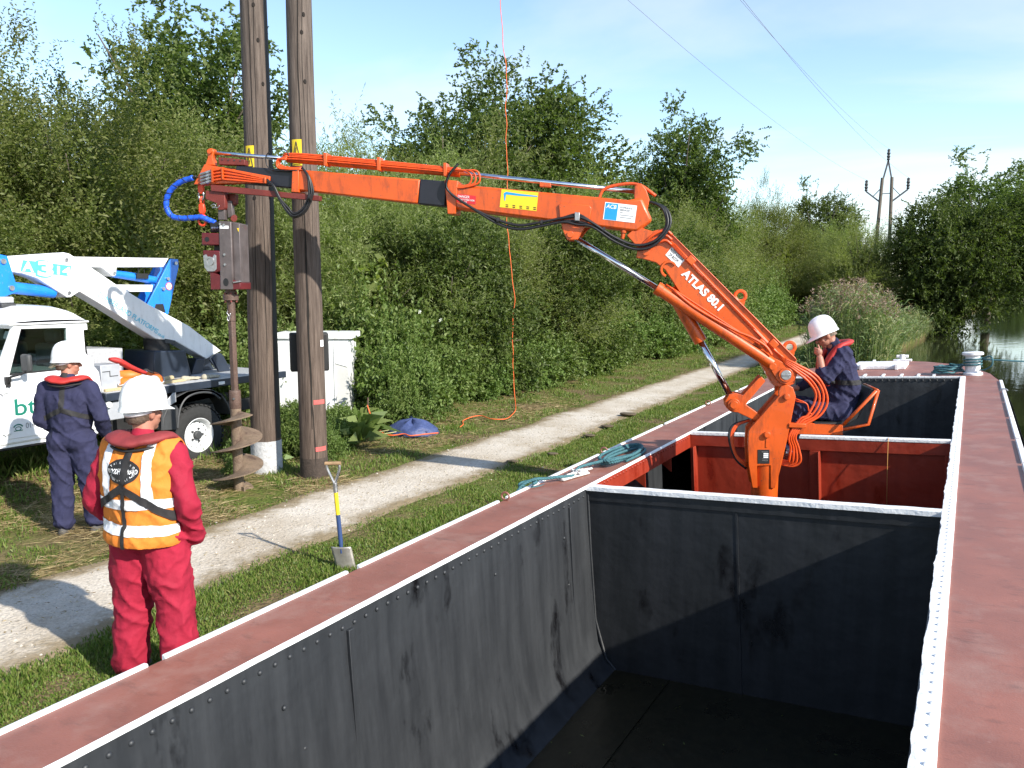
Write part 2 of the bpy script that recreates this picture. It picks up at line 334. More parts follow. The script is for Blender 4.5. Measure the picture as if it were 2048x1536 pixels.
dkr = n.new('ShaderNodeValToRGB'); dkr.color_ramp.elements[0].position = 0.57; dkr.color_ramp.elements[1].position = 0.68; l.new(dk.outputs[0], dkr.inputs[0])
dkm = n.new('ShaderNodeMath'); dkm.operation = 'MULTIPLY'; dkm.inputs[1].default_value = 0.62; l.new(dkr.outputs[0], dkm.inputs[0])
m3 = n.new('ShaderNodeMixRGB'); l.new(dkm.outputs[0], m3.inputs[0]); l.new(m2.outputs[0], m3.inputs[1]); m3.inputs[2].default_value = (0.13, 0.11, 0.07, 1)
l.new(m3.outputs[0], b.inputs['Base Color'])
z3 = n.new('ShaderNodeTexNoise'); z3.inputs['Scale'].default_value = 34; z3.inputs['Detail'].default_value = 8; l.new(O_, z3.inputs['Vector'])
bp = n.new('ShaderNodeBump'); bp.inputs['Strength'].default_value = 0.55; bp.inputs['Distance'].default_value = 0.03; l.new(z3.outputs[0], bp.inputs['Height']); l.new(bp.outputs[0], b.inputs['Normal'])
ua = [-1, -0.9, -0.75, -0.5, -0.25, 0, 0.25, 0.5, 0.75, 0.9, 1]; yp = [-6+0.22*i for i in range(150)] + [27+0.8*i for i in range(45)]
def pfn(u, y):
    hw = 0.66 + 0.12*noise.noise(Vector((y*0.8, 3 if u > 0 else 9, 0))) + 0.07*noise.noise(Vector((y*3.1, 1 if u > 0 else 7, 0)))
    hw += widen(y) if u > 0 else 0
    hw *= 1 - 0.12*min(1, max(0, (y-12)/20))
    x = path_c(y)+u*hw; return (x, y, ground_z(x, y)+0.012-0.012*max(0, abs(u)-0.9)*10)
pmb = gridmesh(ua, yp, pfn); path = pmb.build('path', pmat, kind='structure', smooth=60)
att = path.data.attributes.new('across', 'FLOAT', 'POINT')
att.data.foreach_set('value', [0.62*abs(u)**2.5 for _ in yp for u in ua])

# hull outline in boat coordinates (x across from the left hold edge, y along)
BT = R(3.4); BO = Vector((-3.085, 0, 0.48)); BM = Matrix.Translation(BO) @ Matrix.Rotation(-BT, 4, 'Y')
def Bp(x, y, z=0.0): return BM @ Vector((x, y, z))
def left_out(y): return -0.50 - 0.085*min(1, max(0, (y-3)/9))
HULL_R = [(3.69, -6), (3.69, 13.5), (3.66, 16.5), (3.52, 18.0), (3.25, 19.2), (2.85, 20.2), (2.3, 20.95), (1.55, 21.4)]
HULL_L = [(left_out(-6), -6)] + [(left_out(y), y) for y in (1, 3, 5, 7, 9, 11, 13, 15)] + [(-0.56, 16.5), (-0.42, 18.0), (-0.15, 19.2), (0.25, 20.2), (0.8, 20.95), (1.55, 21.4)]
WZ = -0.42
wmat = bpy.data.materials.new('canal water'); wmat.use_nodes = True; t = wmat.node_tree; n = t.nodes; l = t.links; b = n['Principled BSDF']
b.inputs['Base Color'].default_value = (0.022, 0.026, 0.012, 1); b.inputs['Roughness'].default_value = 0.04; b.inputs['IOR'].default_value = 1.33
g = n.new('ShaderNodeTexCoord'); z3 = n.new('ShaderNodeTexNoise'); z3.inputs['Scale'].default_value = 1.6; z3.inputs['Detail'].default_value = 4; l.new(g.outputs['Object'], z3.inputs['Vector'])
bp = n.new('ShaderNodeBump'); bp.inputs['Strength'].default_value = 0.10; bp.inputs['Distance'].default_value = 0.05; l.new(z3.outputs[0], bp.inputs['Height']); l.new(bp.outputs[0], b.inputs['Normal'])
def inset(p, d): return (p[0]+(d if p[0] < 1.55 else -d if p[0] > 1.56 else 0), p[1]-(0.15 if p[1] > 18 else 0))
wr = [Bp(*inset(p, 0.12)) for p in HULL_R]; wl = [Bp(*inset(p, 0.12)) for p in HULL_L]
polyR = [(p.x, p.y, WZ) for p in wr] + [(wr[-1].x, 260, WZ), (90, 260, WZ), (90, -6, WZ)]
polyL = [(p.x, p.y, WZ) for p in wl] + [(wl[-1].x, 260, WZ), (-12, 260, WZ), (-12, -6, WZ)]
water = MB().add(polyR, [tuple(range(len(polyR)))]).add(polyL, [tuple(range(len(polyL)-1, -1, -1))]).build('water', wmat, kind='structure', smooth=0)
# ------------------------------------------------------------------ the barge
M_['deck'] = pm('red oxide deck paint', (0.262, 0.102, 0.074), 0.5, 0, 0.18, 2.5, 0.10, 90, col2=(0.31, 0.17, 0.135), lo=0.5, hi=0.75, c2scale=3.2)
def deckmat():
    m = M_['deck']; t = m.node_tree; n = t.nodes; l = t.links; b = n['Principled BSDF']; old = b.inputs['Base Color'].links[0].from_socket
    g = n.new('ShaderNodeTexCoord'); mp = n.new('ShaderNodeMapping'); mp.inputs['Scale'].default_value = (1.0, 2.6, 1); l.new(g.outputs['Object'], mp.inputs[0])
    z = n.new('ShaderNodeTexNoise'); z.inputs['Scale'].default_value = 4.5; z.inputs['Detail'].default_value = 9; z.inputs['Roughness'].default_value = 0.7; l.new(mp.outputs[0], z.inputs['Vector'])
    r = n.new('ShaderNodeValToRGB'); r.color_ramp.elements[0].position = 0.55; r.color_ramp.elements[1].position = 0.72; l.new(z.outputs[0], r.inputs[0])
    f = n.new('ShaderNodeMath'); f.operation = 'MULTIPLY'; f.inputs[1].default_value = 0.7; l.new(r.outputs[0], f.inputs[0])
    x = n.new('ShaderNodeMixRGB'); l.new(f.outputs[0], x.inputs[0]); l.new(old, x.inputs[1]); x.inputs[2].default_value = (0.12, 0.058, 0.046, 1)
    z2 = n.new('ShaderNodeTexVoronoi'); z2.inputs['Scale'].default_value = 7; l.new(g.outputs['Object'], z2.inputs['Vector'])
    r2 = n.new('ShaderNodeValToRGB'); r2.color_ramp.elements[0].position = 0.0; r2.color_ramp.elements[0].color = (1, 1, 1, 1); r2.color_ramp.elements[1].position = 0.07; r2.color_ramp.elements[1].color = (0, 0, 0, 1); l.new(z2.outputs['Distance'], r2.inputs[0])
    f2 = n.new('ShaderNodeMath'); f2.operation = 'MULTIPLY'; f2.inputs[1].default_value = 0.5; l.new(r2.outputs[0], f2.inputs[0])
    y = n.new('ShaderNodeMixRGB'); l.new(f2.outputs[0], y.inputs[0]); l.new(x.outputs[0], y.inputs[1]); y.inputs[2].default_value = (0.42, 0.24, 0.20, 1)
    l.new(y.outputs[0], b.inputs['Base Color'])
deckmat()
def streaky(name, base, streak, patch, rough=0.42):
    """painted steel plate with vertical run marks, scuffs and worn patches"""
    m = bpy.data.materials.new(name); m.use_nodes = True; t = m.node_tree; n = t.nodes; l = t.links; b = n['Principled BSDF']; b.inputs['Roughness'].default_value = rough
    g = n.new('ShaderNodeTexCoord'); mp = n.new('ShaderNodeMapping'); mp.inputs['Scale'].default_value = (9, 9, 0.7); l.new(g.outputs['Object'], mp.inputs[0])
    z = n.new('ShaderNodeTexNoise'); z.inputs['Scale'].default_value = 1.0; z.inputs['Detail'].default_value = 7; z.inputs['Roughness'].default_value = 0.6; l.new(mp.outputs[0], z.inputs['Vector'])
    r = n.new('ShaderNodeValToRGB'); r.color_ramp.elements[0].position = 0.35; r.color_ramp.elements[1].position = 0.75; r.color_ramp.elements[0].color = (*base, 1); r.color_ramp.elements[1].color = (*streak, 1); l.new(z.outputs[0], r.inputs[0])
    z2 = n.new('ShaderNodeTexNoise'); z2.inputs['Scale'].default_value = 1.0; z2.inputs['Detail'].default_value = 9; z2.inputs['Roughness'].default_value = 0.62; mq = n.new('ShaderNodeMapping'); mq.inputs['Scale'].default_value = (2.6, 2.6, 1.1); l.new(g.outputs['Object'], mq.inputs[0]); l.new(mq.outputs[0], z2.inputs['Vector'])
    r2 = n.new('ShaderNodeValToRGB'); r2.color_ramp.elements[0].position = 0.585; r2.color_ramp.elements[1].position = 0.68; l.new(z2.outputs[0], r2.inputs[0])
    x = n.new('ShaderNodeMixRGB'); l.new(r2.outputs[0], x.inputs[0]); l.new(r.outputs[0], x.inputs[1]); x.inputs[2].default_value = (*patch, 1); l.new(x.outputs[0], b.inputs['Base Color'])
    z4 = n.new('ShaderNodeTexNoise'); z4.inputs['Scale'].default_value = 16; z4.inputs['Detail'].default_value = 9; z4.inputs['Roughness'].default_value = 0.8; mr_ = n.new('ShaderNodeMapping'); mr_.inputs['Scale'].default_value = (1, 1, 0.35); l.new(g.outputs['Object'], mr_.inputs[0]); l.new(mr_.outputs[0], z4.inputs['Vector'])
    r4 = n.new('ShaderNodeValToRGB'); r4.color_ramp.elements[0].position = 0.66; r4.color_ramp.elements[1].position = 0.76; l.new(z4.outputs[0], r4.inputs[0]); f4 = n.new('ShaderNodeMath'); f4.operation = 'MULTIPLY'; f4.inputs[1].default_value = 0.5; l.new(r4.outputs[0], f4.inputs[0])
    x4 = n.new('ShaderNodeMixRGB'); l.new(f4.outputs[0], x4.inputs[0]); l.new(x.outputs[0], x4.inputs[1]); x4.inputs[2].default_value = tuple(min(1, 2.6*c_+0.02) for c_ in streak)+(1,); l.new(x4.outputs[0], b.inputs['Base Color'])
    rr = n.new('ShaderNodeMapRange'); rr.inputs[3].default_value = rough+0.1; rr.inputs[4].default_value = rough-0.18; l.new(r2.outputs[0], rr.inputs[0]); l.new(rr.outputs[0], b.inputs['Roughness'])
    z3 = n.new('ShaderNodeTexNoise'); z3.inputs['Scale'].default_value = 3.0; z3.inputs['Detail'].default_value = 3; l.new(g.outputs['Object'], z3.inputs['Vector'])
    bp = n.new('ShaderNodeBump'); bp.inputs['Strength'].default_value = 0.45; bp.inputs['Distance'].default_value = 0.04; l.new(z3.outputs[0], bp.inputs['Height']); l.new(bp.outputs[0], b.inputs['Normal'])
    MATS[name] = m; return m
M_['holdblack'] = streaky('black hold paint', (0.018, 0.020, 0.023), (0.036, 0.039, 0.043), (0.006, 0.006, 0.007))
M_['bulkshade'] = streaky('black hold paint darkened for shade', (0.010, 0.012, 0.014), (0.022, 0.024, 0.028), (0.005, 0.005, 0.006))  # hold paint made darker, carrying the bulkhead's shade in its colour
M_['holdred'] = streaky('red hold paint', (0.235, 0.022, 0.007), (0.29, 0.030, 0.010), (0.18, 0.015, 0.007), 0.40)
M_['holdfloor'] = streaky('wet hold floor', (0.010, 0.009, 0.004), (0.020, 0.017, 0.008), (0.006, 0.006, 0.003), 0.22)

barge = thing('hopper_barge', Bp(1.55, 8, -1.8), 'black steel hopper barge with red oxide decks and white painted hold edges', 'barge')
def bb(name, m, fn, parent=None, bevel=0, smooth=40, **kw):
    mb = MB(); fn(mb); mb.v = [tuple(BM @ Vector(p)) for p in mb.v]
    return mb.build(name, m, parent or barge, bevel, smooth, **kw)
FZ = -1.78; HY1 = 17.3; HX1 = 3.0
Y0 = -5.5
# hull shell
def f(mb):
    pts = HULL_R + HULL_L[::-1][1:]
    k = len(pts); vs = [(x, y, -0.012) for x, y in pts] + [(1.55+(x-1.55)*0.97, 7+(y-7)*0.985, -1.9) for x, y in pts]
    mb.add(vs, [(i, (i+1) % k, (i+1) % k+k, i+k) for i in range(k)] + [tuple(range(k, 2*k))])
hull = bb('hull', M_['holdblack'], f)
# side decks and bow deck
def f(mb):
    ys = [Y0, -2, 0, 1.5, 3, 4.5, 6, 7.5, 9, 11, 13, 15, 16.5, HY1]
    vs = []; 
    for y in ys: vs += [(left_out(y)+0.03, y, 0), (-0.010, y, 0.0)]
    mb.add(vs, [(2*i, 2*i+1, 2*i+3, 2*i+2) for i in range(len(ys)-1)])
deckL = bb('side_deck', M_['deck'], f)
def f(mb): mb.add([(3.083, Y0, 0), (3.66, Y0, 0), (3.66, 13.5, 0), (3.63, 16.5, 0), (3.55, HY1, 0), (3.083, HY1, 0)], [(0, 1, 2, 3, 4, 5)])
deckR = bb('side_deck', M_['deck'], f)
def f(mb):
    pr = [p for p in HULL_R if p[1] > HY1]; pl = [p for p in HULL_L if p[1] > HY1]
    o = [(3.55, HY1)] + [(x-0.03, y-0.02) for x, y in pr[:-1]] + [(1.55, 21.38)] + [(x+0.03, y-0.02) for x, y in pl[:-1][::-1]] + [(-0.47, HY1)]
    mb.add([(x, y, 0.0) for x, y in o], [tuple(range(len(o)))])
deckB = bb('bow_deck', M_['deck'], f)
# deck edge bars, each welded length its own piece
yb = -1.0; k = 0
gapsL = [(-3.0, 0.30), (0.36, 2.46), (2.56, 4.00), (4.12, 6.05), (6.20, 8.35), (8.50, 10.60), (10.72, 12.7), (12.85, 14.8), (14.95, 16.9)]
for a, c in gapsL:
    def f(mb):
        xa, xc = left_out(a), left_out(c)
        vs = []
        for (x, y) in ((xa, a), (xc, c)):
            vs += [(x-0.006, y, -0.03), (x+0.032, y, -0.012), (x+0.028, y, 0.017), (x-0.003, y, 0.017)]
        mb.add(vs, [(0, 1, 2, 3), (7, 6, 5, 4), (0, 4, 5, 1), (1, 5, 6, 2), (2, 6, 7, 3), (3, 7, 4, 0)])
    bb('edge_bar', M_['whitepaint'], f, deckL, 0.006)
ys = [2.0, 4.2, 6.1, 7.55, 8.9, 10.3, 12.0, 13.6, 14.9, 16.6]
for a, c in zip(ys[:-1], ys[1:]):
    def f(mb): mb.add([(x, y, z) for y in (a+0.05, c-0.05) for x, z in ((3.60, -0.01), (3.66, -0.012), (3.655, 0.025), (3.605, 0.025))], [(0, 1, 2, 3), (7, 6, 5, 4), (0, 4, 5, 1), (1, 5, 6, 2), (2, 6, 7, 3), (3, 7, 4, 0)])
    bb('edge_bar', M_['whitepaint'], f, deckR, 0.006)
# coaming strips round the hold, edges uneven with thick paint
def strip(x0, x1, y0, y1, z1, wob, step=0.05, inner=-1, lump=0.004):
    def f(mb):
        n_ = int((y1-y0)/step); vs = []; fs = []
        for i in range(n_+1):
            y = y0+(y1-y0)*i/n_; e = wob*(noise.noise(Vector((y*2.3, x0, 1)))+0.7*noise.noise(Vector((y*9.0, x0, 4)))); zz = z1+lump*noise.noise(Vector((y*7, x1, 2)))
            a_ = x0+(e if inner < 0 else 0.15*e); c_ = x1+(0.15*e if inner < 0 else e)
            vs += [(a_, y, -0.014), (a_, y, zz), ((a_+c_)/2, y, zz+0.004), (c_, y, zz-0.004), (c_, y, -0.014)]
            if i: o = 5*i; fs += [(o-5+j, o-4+j, o+1+j, o+j) for j in range(4)]
        mb.add(vs, fs)
    return f
coamR = bb('hold_coaming', M_['whitepaint'], strip(2.995, 3.084, Y0, HY1, 0.016, 0.012), smooth=60)
coamL = bb('hold_coaming', M_['whitepaint'], strip(-0.012, 0.008, Y0, HY1, 0.010, 0.0035, lump=0.0015, inner=1), smooth=60)
def f(mb): mb.box((-0.03, HY1, -0.03), (3.08, HY1+0.03, 0.016))
bb('hold_coaming', M_['whitepaint'], f, None, 0.004)
riv = MB().lathe([(0.0165, -0.004), (0.0165, 0.001), (0.0145, 0.006), (0.009, 0.0105), (0.003, 0.012)], n=8).mesh('rivet')
for p in riv.polygons: p.use_smooth = True
def rivets(parent, m, pts, nrm, s=1.0):
    me = riv.copy(); me.materials.append(m); q = (BM.to_3x3() @ Vector(nrm)).to_track_quat('Z', 'Y')
    for p in pts:
        o = bpy.data.objects.new('rivet', me); COL.objects.link(o); o.parent = parent; o.matrix_parent_inverse = wm(parent).inverted()
        o.location = Bp(*p); o.rotation_euler = q.to_euler(); o.scale = (s,)*3
rivets(coamR, M_['whitepaint'], [(3.052+0.005*noise.noise(Vector((y, 0, 0))), y, 0.016) for y in np.arange(2.2, 13.0, 0.098)], (0, 0, 1), 1.0)

# hold walls (front hopper, crane well, fore hopper)
def wall_left(mb, y0, y1, top=-0.0, n_=40):
    prof = [(0.0, top), (0.0, -0.3), (0.012, -0.9), (0.03, -1.3), (0.06, -1.52), (0.13, -1.70), (0.22, FZ)]
    vs = []; m_ = len(prof)
    for i in range(n_+1):
        y = y0+(y1-y0)*i/n_
        for x, z in prof:
            d = 0.020*noise.noise(Vector((y*1.1, z*1.6, 3)))+0.007*noise.noise(Vector((y*4, z*4, 8)))
            vs.append((x+(d if z < -0.1 else 0), y, z))
    mb.add(vs, [(i*m_+j, (i+1)*m_+j, (i+1)*m_+j+1, i*m_+j+1) for i in range(n_) for j in range(m_-1)])
BY1, BY2 = 6.84, 10.12
wallL = bb('hold_side', M_['holdblack'], lambda mb: wall_left(mb, Y0, BY1, n_=90), smooth=180)
wallL2 = bb('hold_side', M_['holdblack'], lambda mb: wall_left(mb, BY2, HY1, n_=40), smooth=180)
bb('hold_side', M_['holdblack'], lambda mb: mb.box((2.99, Y0, FZ), (3.004, BY1, -0.005)))
bb('hold_side', M_['holdblack'], lambda mb: mb.box((2.99, BY2, FZ), (3.004, HY1, -0.005)))
bb('hold_side', M_['holdred'], lambda mb: mb.box((2.99, BY1, FZ), (3.004, BY2, -0.005)))
def f(mb): mb.add([(x, y, FZ) for x, y in ((-0.3, Y0), (3.1, Y0), (3.1, HY1), (-0.3, HY1))], [(0, 1, 2, 3)])
bb('hold_floor', M_['holdfloor'], f)
# a ridge of debris and the floor seam plates
bb('floor_plate', M_['holdfloor'], lambda mb: mb.box((0.75, Y0, FZ), (0.765, BY1-0.02, FZ+0.012)))
bb('bulkhead', M_['holdblack'], lambda mb: mb.box((-0.02, HY1, FZ), (3.02, HY1+0.02, -0.02)))
bb('bulkhead', M_['holdblack'], lambda mb: mb.box((-0.02, Y0-0.02, FZ), (3.02, Y0, -0.02)))
# aft bulkhead of the crane well
bk1 = bb('bulkhead', M_['bulkshade'], lambda mb: mb.box((0.0, BY1, FZ), (1.42, BY1+0.012, -0.055)))
bb('bulkhead_plate', M_['bulkshade'], lambda mb: mb.box((1.425, BY1+0.004, FZ), (2.995, BY1+0.018, -0.055)), bk1)
def f(mb):
    n_ = 60; vs = []
    for i in range(n_+1):
        x = 0.005+2.99*i/n_; e = 0.004*noise.noise(Vector((x*6, 0, 0))); z = 0.012+e
        vs += [(x, BY1-0.035+2*e, -0.028), (x, BY1-0.035+2*e, z), (x, BY1+0.055, z+0.004), (x, BY1+0.055, -0.04)]
    mb.add(vs, [(4*i+j, 4*i+j+1, 4*i+5+j, 4*i+4+j) for i in range(n_) for j in range(3)])
bb('bulkhead_capping', M_['whitepaint'], f, bk1)
bb('bulkhead_seam', M_['bulkshade'], lambda mb: mb.box((1.410, BY1-0.006, FZ), (1.428, BY1+0.004, -0.13)), bk1)
bb('bulkhead_seam', M_['bulkshade'], lambda mb: mb.box((0.0, BY1-0.012, -0.125), (2.99, BY1-0.001, -0.030)), bk1)
bb('corner_angle', M_['holdblack'], lambda mb: mb.tube([(0.012, BY1-0.008, -0.03), (0.016, BY1-0.008, -0.6), (0.035, BY1-0.008, -1.3), (0.13, BY1-0.008, -1.68), (0.22, BY1-0.008, FZ)], 0.012, 6), bk1)
bb('bulkhead', M_['holdred'], lambda mb: mb.box((-0.3, BY1+0.02, FZ), (2.99, BY1+0.03, -0.06)))
# forward bulkhead of the crane well
bk2 = bb('bulkhead', M_['holdred'], lambda mb: mb.box((-0.02, BY2+0.03, FZ), (2.99, BY2+0.045, -0.04)))
bb('bulkhead_capping', M_['whitepaint'], lambda mb: mb.box((0.005, BY2-0.035, -0.03), (2.995, BY2+0.055, 0.010)), bk2, 0.006)
bb('flange_beam', M_['holdred'], lambda mb: mb.box((0.0, BY2-0.030, -0.17), (2.99, BY2+0.028, -0.032)), bk2, 0.004)
for x0, x1 in ((1.48, 1.60), (0.0, 0.07), (2.93, 2.99)):
    bb('stiffener', M_['holdred'], lambda mb: mb.box((x0, BY2-0.045, FZ), (x1, BY2+0.029, -0.172)).box((x1-0.012, BY2-0.13, FZ), (x1, BY2-0.046, -0.172)), bk2, 0.004)
bb('bulkhead', M_['holdblack'], lambda mb: mb.box((-0.02, BY2+0.05, FZ), (2.99, BY2+0.06, -0.035)))
# well side under the left deck: red riveted coaming, dark space below with a bracket
wc = bb('well_coaming', M_['holdred'], lambda mb: mb.box((-0.012, BY1+0.06, -0.19), (0.004, BY2-0.04, -0.005)))
rivets(wc, M_['holdred'], [(0.004, y, -0.045) for y in np.arange(BY1+0.15, BY2-0.1, 0.085)], (1, 0, 0), 0.9)
for y0 in (7.35, 8.4, 9.3): bb('bracket', M_['holdred'], lambda mb: mb.prism([(0, 0), (-0.22, 0), (0, -0.17)], (0, y0, -0.19), (1, 0, 0), (0, 0, 1), (0, 1, 0), 0, 0.012), wc)
bb('hold_side', M_['holdblack'], lambda mb: mb.box((-0.42, BY1+0.03, FZ), (-0.40, BY2, -0.03)))
for y0 in (3.42, 6.42):
    bb('plate_seam', M_['holdblack'], lambda mb: mb.box((-0.012, y0, -1.45), (0.022, y0+0.05, -0.10)), wallL, 0.004)
# rivets below the left hold edge and loose ones lower down
rivets(wallL, M_['holdblack'], [(0.002, y, -0.075+0.006*noise.noise(Vector((y*3, 0, 0)))) for y in np.arange(1.5, BY1-0.03, 0.105)], (1, 0, 0), 0.92)
rivets(wallL, M_['holdblack'], [(0.006, y, z) for y, z in ((2.9, -0.33), (3.02, -0.62), (6.3, -0.35), (6.35, -0.8), (5.1, -0.30), (2.35, -0.5))], (1, 0, 0), 0.9)
rivets(wallL2, M_['holdblack'], [(x, HY1-0.004, -0.06) for x in np.arange(0.2, 2.98, 0.12)], (0, -1, 0), 1.25)
# bow deck fittings that are welded on
for i, x in enumerate((1.28, 1.62, 1.95, 2.25, 2.52)): bb('deck_cleat', M_['whitepaint'], lambda mb: mb.box((x, HY1+0.06, 0.002), (x+0.05, HY1+0.42, 0.03)), deckB, 0.006)
hatch = bb('deck_hatch', M_['whitepaint'], lambda mb: mb.box((0.9, 18.95, 0.0), (1.95, 20.1, 0.09)), None, 0.02)
for x, y in ((1.05, 18.92), (1.75, 18.92), (1.2, 20.12), (1.7, 20.12)): bb('hatch_clip', M_['whitepaint'], lambda mb: mb.box((x, y-0.06, 0.0), (x+0.06, y+0.06, 0.12)), hatch, 0.01)
bol = bb('mooring_bollard', M_['whitepaint'], lambda mb: mb.lathe([(0.17, 0), (0.17, 0.04), (0.13, 0.06), (0.125, 0.36), (0.185, 0.39), (0.185, 0.43), (0.17, 0.44)], Matrix.Translation((3.2, 17.75, 0)), 24), deckB, smooth=35)
fl = bb('fairlead', M_['whitepaint'], lambda mb: mb.box((1.55, 21.0, 0), (1.95, 21.2, 0.05)).cyl((1.75, 21.1, 0.05), (1.75, 21.1, 0.16), 0.07, 0.05).cyl((1.62, 21.1, 0.12), (1.88, 21.1, 0.12), 0.035), deckB, 0.01)
for y in (6.12, 8.43, 12.77):       # ring bolts between the edge bars
    bb('ring_bolt', M_['deck'], lambda mb: mb.tube([(left_out(y)+0.05+0.04*math.cos(a), y, 0.012+0.03+0.035*math.sin(a)) for a in np.linspace(0, 2*math.pi, 13)], 0.010, 6), deckL)
bb('ring_bolt', M_['steel'], lambda mb: mb.tube([(3.63+0.05*math.cos(a), 14.9, 0.02+0.03*math.sin(a)) for a in np.linspace(0, math.pi, 9)], 0.012, 6), deckR)

# mooring rope on the left deck
def coil_rope(name, c, rx, ry, turns, r, m, tail, label):
    pts = []
    for i in range(int(turns*16)):
        a = 2*math.pi*i/16; k = 1+0.16*math.sin(i*0.37)+0.10*math.sin(i*1.13); h = 0.012+r*0.8*(i/16)*0.5+0.012*abs(math.sin(i*0.6))
        pts.append(Bp(c[0]+rx*k*math.cos(a)+0.03*math.sin(i*0.21), c[1]+ry*k*math.sin(a)+0.05*math.cos(i*0.17), h))
    pts += [Bp(*p) for p in tail]
    root = thing(name, Bp(c[0], c[1], 0.0), label, 'rope'); return root, pts
def twisted(mb, pts, r, lay=0.06, n_=3):
    P = smoothpath(pts, 4); d = 0; L = [0]
    for a, b_ in zip(P[:-1], P[1:]): d += (b_-a).length; L.append(d)
    for s_ in range(n_):
        Q = []
        for i, p in enumerate(P):
            tng = (P[min(i+1, len(P)-1)]-P[max(i-1, 0)]).normalized(); u = tng.cross(Vector((0.1, 0.2, 1))).normalized(); w = tng.cross(u); a = 2*math.pi*(L[i]/lay+s_/n_)
            Q.append(p+(u*math.cos(a)+w*math.sin(a))*r*0.5)
        mb.tube(Q, r*0.62, 5)
def dense(pts, step=0.012):
    P = smoothpath(pts, 8); o = [P[0]]
    for p in P[1:]:
        d = (p-o[-1]).length
        while d > step: o.append(o[-1]+(p-o[-1])*(step/d)); d = (p-o[-1]).length
    return o
rp = thing('mooring_rope', Bp(-0.3, 7.6, 0.02), 'coiled teal mooring rope with white whipping on the left side deck', 'rope')
pts = []
for i in range(46):
    a = 2*math.pi*i/15; k = 1+0.42*math.sin(i*0.43)
    pts.append(Bp(-0.20+0.13*k*math.cos(a)+0.04*math.sin(i*.3), 8.02+0.52*k*math.sin(a), 0.02+0.0015*i))
pts += [Bp(-0.30, 7.45, 0.07), Bp(-0.33, 7.30, 0.04), Bp(-0.28, 7.12, 0.03), Bp(-0.36, 6.95, 0.05), Bp(-0.44, 6.85, 0.05), Bp(-0.52, 6.72, 0.06), Bp(-0.60, 6.6, 0.0), Bp(-0.64, 6.5, -0.2), Bp(-0.66, 6.45, -0.45)]
mb = MB(); P = dense(pts, 0.02)
twisted(mb, P[::3], 0.017, 0.09); mb.build('rope_coil', M_['ropeteal'], rp, smooth=180)
mb = MB()
for k in range(3): twisted(mb, [Bp(-0.36+0.03*k, 7.0+0.1*k, 0.03+0.012*k), Bp(-0.30+0.04*k, 7.18, 0.05), Bp(-0.38+0.05*k, 7.32, 0.045), Bp(-0.25, 7.42+0.05*k, 0.03)], 0.013, 0.07)
mb.tube([Bp(-0.34, 6.98, 0.02), Bp(-0.30, 7.15, 0.022), Bp(-0.24, 7.36, 0.02)], 0.05, 8, flat=0.35); mb.build('white_whipping', M_['ropewhite'], rp, smooth=180)
mb = MB(); pts = [Bp(-0.55+0.1*math.cos(i*.6), 6.6+0.13*math.sin(i*.6)+0.02*i, 0.05-0.006*i) for i in range(18)]
mb2 = MB(); twisted(mb2, dense(pts, 0.03), 0.015, 0.08); mb2.build('hanging_bight', M_['ropeteal'], rp, smooth=180)

rp2 = thing('bow_line', Bp(2.9, 17.75, 0.02), 'teal bow line coiled round the white bollard and stretched to the right', 'rope')
pts = [Bp(2.78+0.26*(1+0.22*math.sin(i*0.9))*math.cos(2*math.pi*i/14)+0.05*math.sin(i*.4), 17.85+0.28*(1+0.2*math.sin(i*.7))*math.sin(2*math.pi*i/14), 0.02+0.0025*i+0.02*abs(math.sin(i*1.3))) for i in range(60)]
mb = MB(); mb.tube(smoothpath(pts, 4), 0.018, 6); mb.build('rope_coil', M_['ropeteal'], rp2, smooth=180)
pts = [Bp(3.2+0.15*math.cos(2*math.pi*i/12), 17.75+0.15*math.sin(2*math.pi*i/12), 0.16+0.0045*i) for i in range(42)]
mb = MB(); mb.tube(smoothpath(pts, 3), 0.017, 6); mb.build('bollard_turns', M_['ropeteal'], rp2, smooth=180)
A_, B_ = Bp(3.36, 17.75, 0.3), Vector((5.2, 19.6, 0.95))
mb = MB(); mb.tube([A_.lerp(B_, k/10)-Vector((0, 0, 0.25*(k/10)*(1-k/10))) for k in range(11)], 0.016, 6); mb.build('taut_line', M_['ropeteal'], rp2, smooth=180)
mb = MB(); mb.tube(smoothpath([Bp(3.36, 17.7, 0.32), Bp(3.5, 17.6, 0.36), Bp(3.52, 17.55, 0.22), Bp(3.42, 17.6, 0.12), Bp(3.3, 17.62, 0.1)], 5), 0.015, 6); mb.build('loose_bight', M_['ropeteal'], rp2, smooth=180)
ln = MB().tube([Bp(2.35, BY2-0.034, 0.02), Bp(2.345, BY2-0.10, -0.25), Bp(2.33, BY2-0.14, -1.1)], 0.004, 5).build('twine', pm('tan twine', (0.42, 0.22, 0.06), 0.8), smooth=180, label='thin tan twine hanging from the white capping inside the red crane well', cat='twine')

# neighbouring boat at the right edge
gb = thing('moored_boat', (2.6, 14.5, WZ), 'pale grey hull of a boat moored beside the barge at the right edge', 'boat')
gmt = pm('pale grey hull paint', (0.34, 0.37, 0.43), 0.45, 0, 0.1, 4)
prof = [(0, 0.0), (-0.16, 0.35), (-0.24, 0.75), (-0.26, 0.98), (-0.20, 1.02), (0.0, 1.03)]
def hullx(y): return 0.98 + 0.45*max(0, (y-13.5)/5.0)**2.0 if y > 13.5 else 0.98 + 0.012*(13.5-y)
vs = []; ys_ = np.linspace(5.5, 18.6, 30)
for y in ys_:
    for dx_, z in prof: vs.append((hullx(y)+dx_+0.26, y, WZ-0.2+z*1.0))
m_ = len(prof); hb = MB().add(vs, [(i*m_+j, i*m_+j+1, (i+1)*m_+j+1, (i+1)*m_+j) for i in range(len(ys_)-1) for j in range(m_-1)])
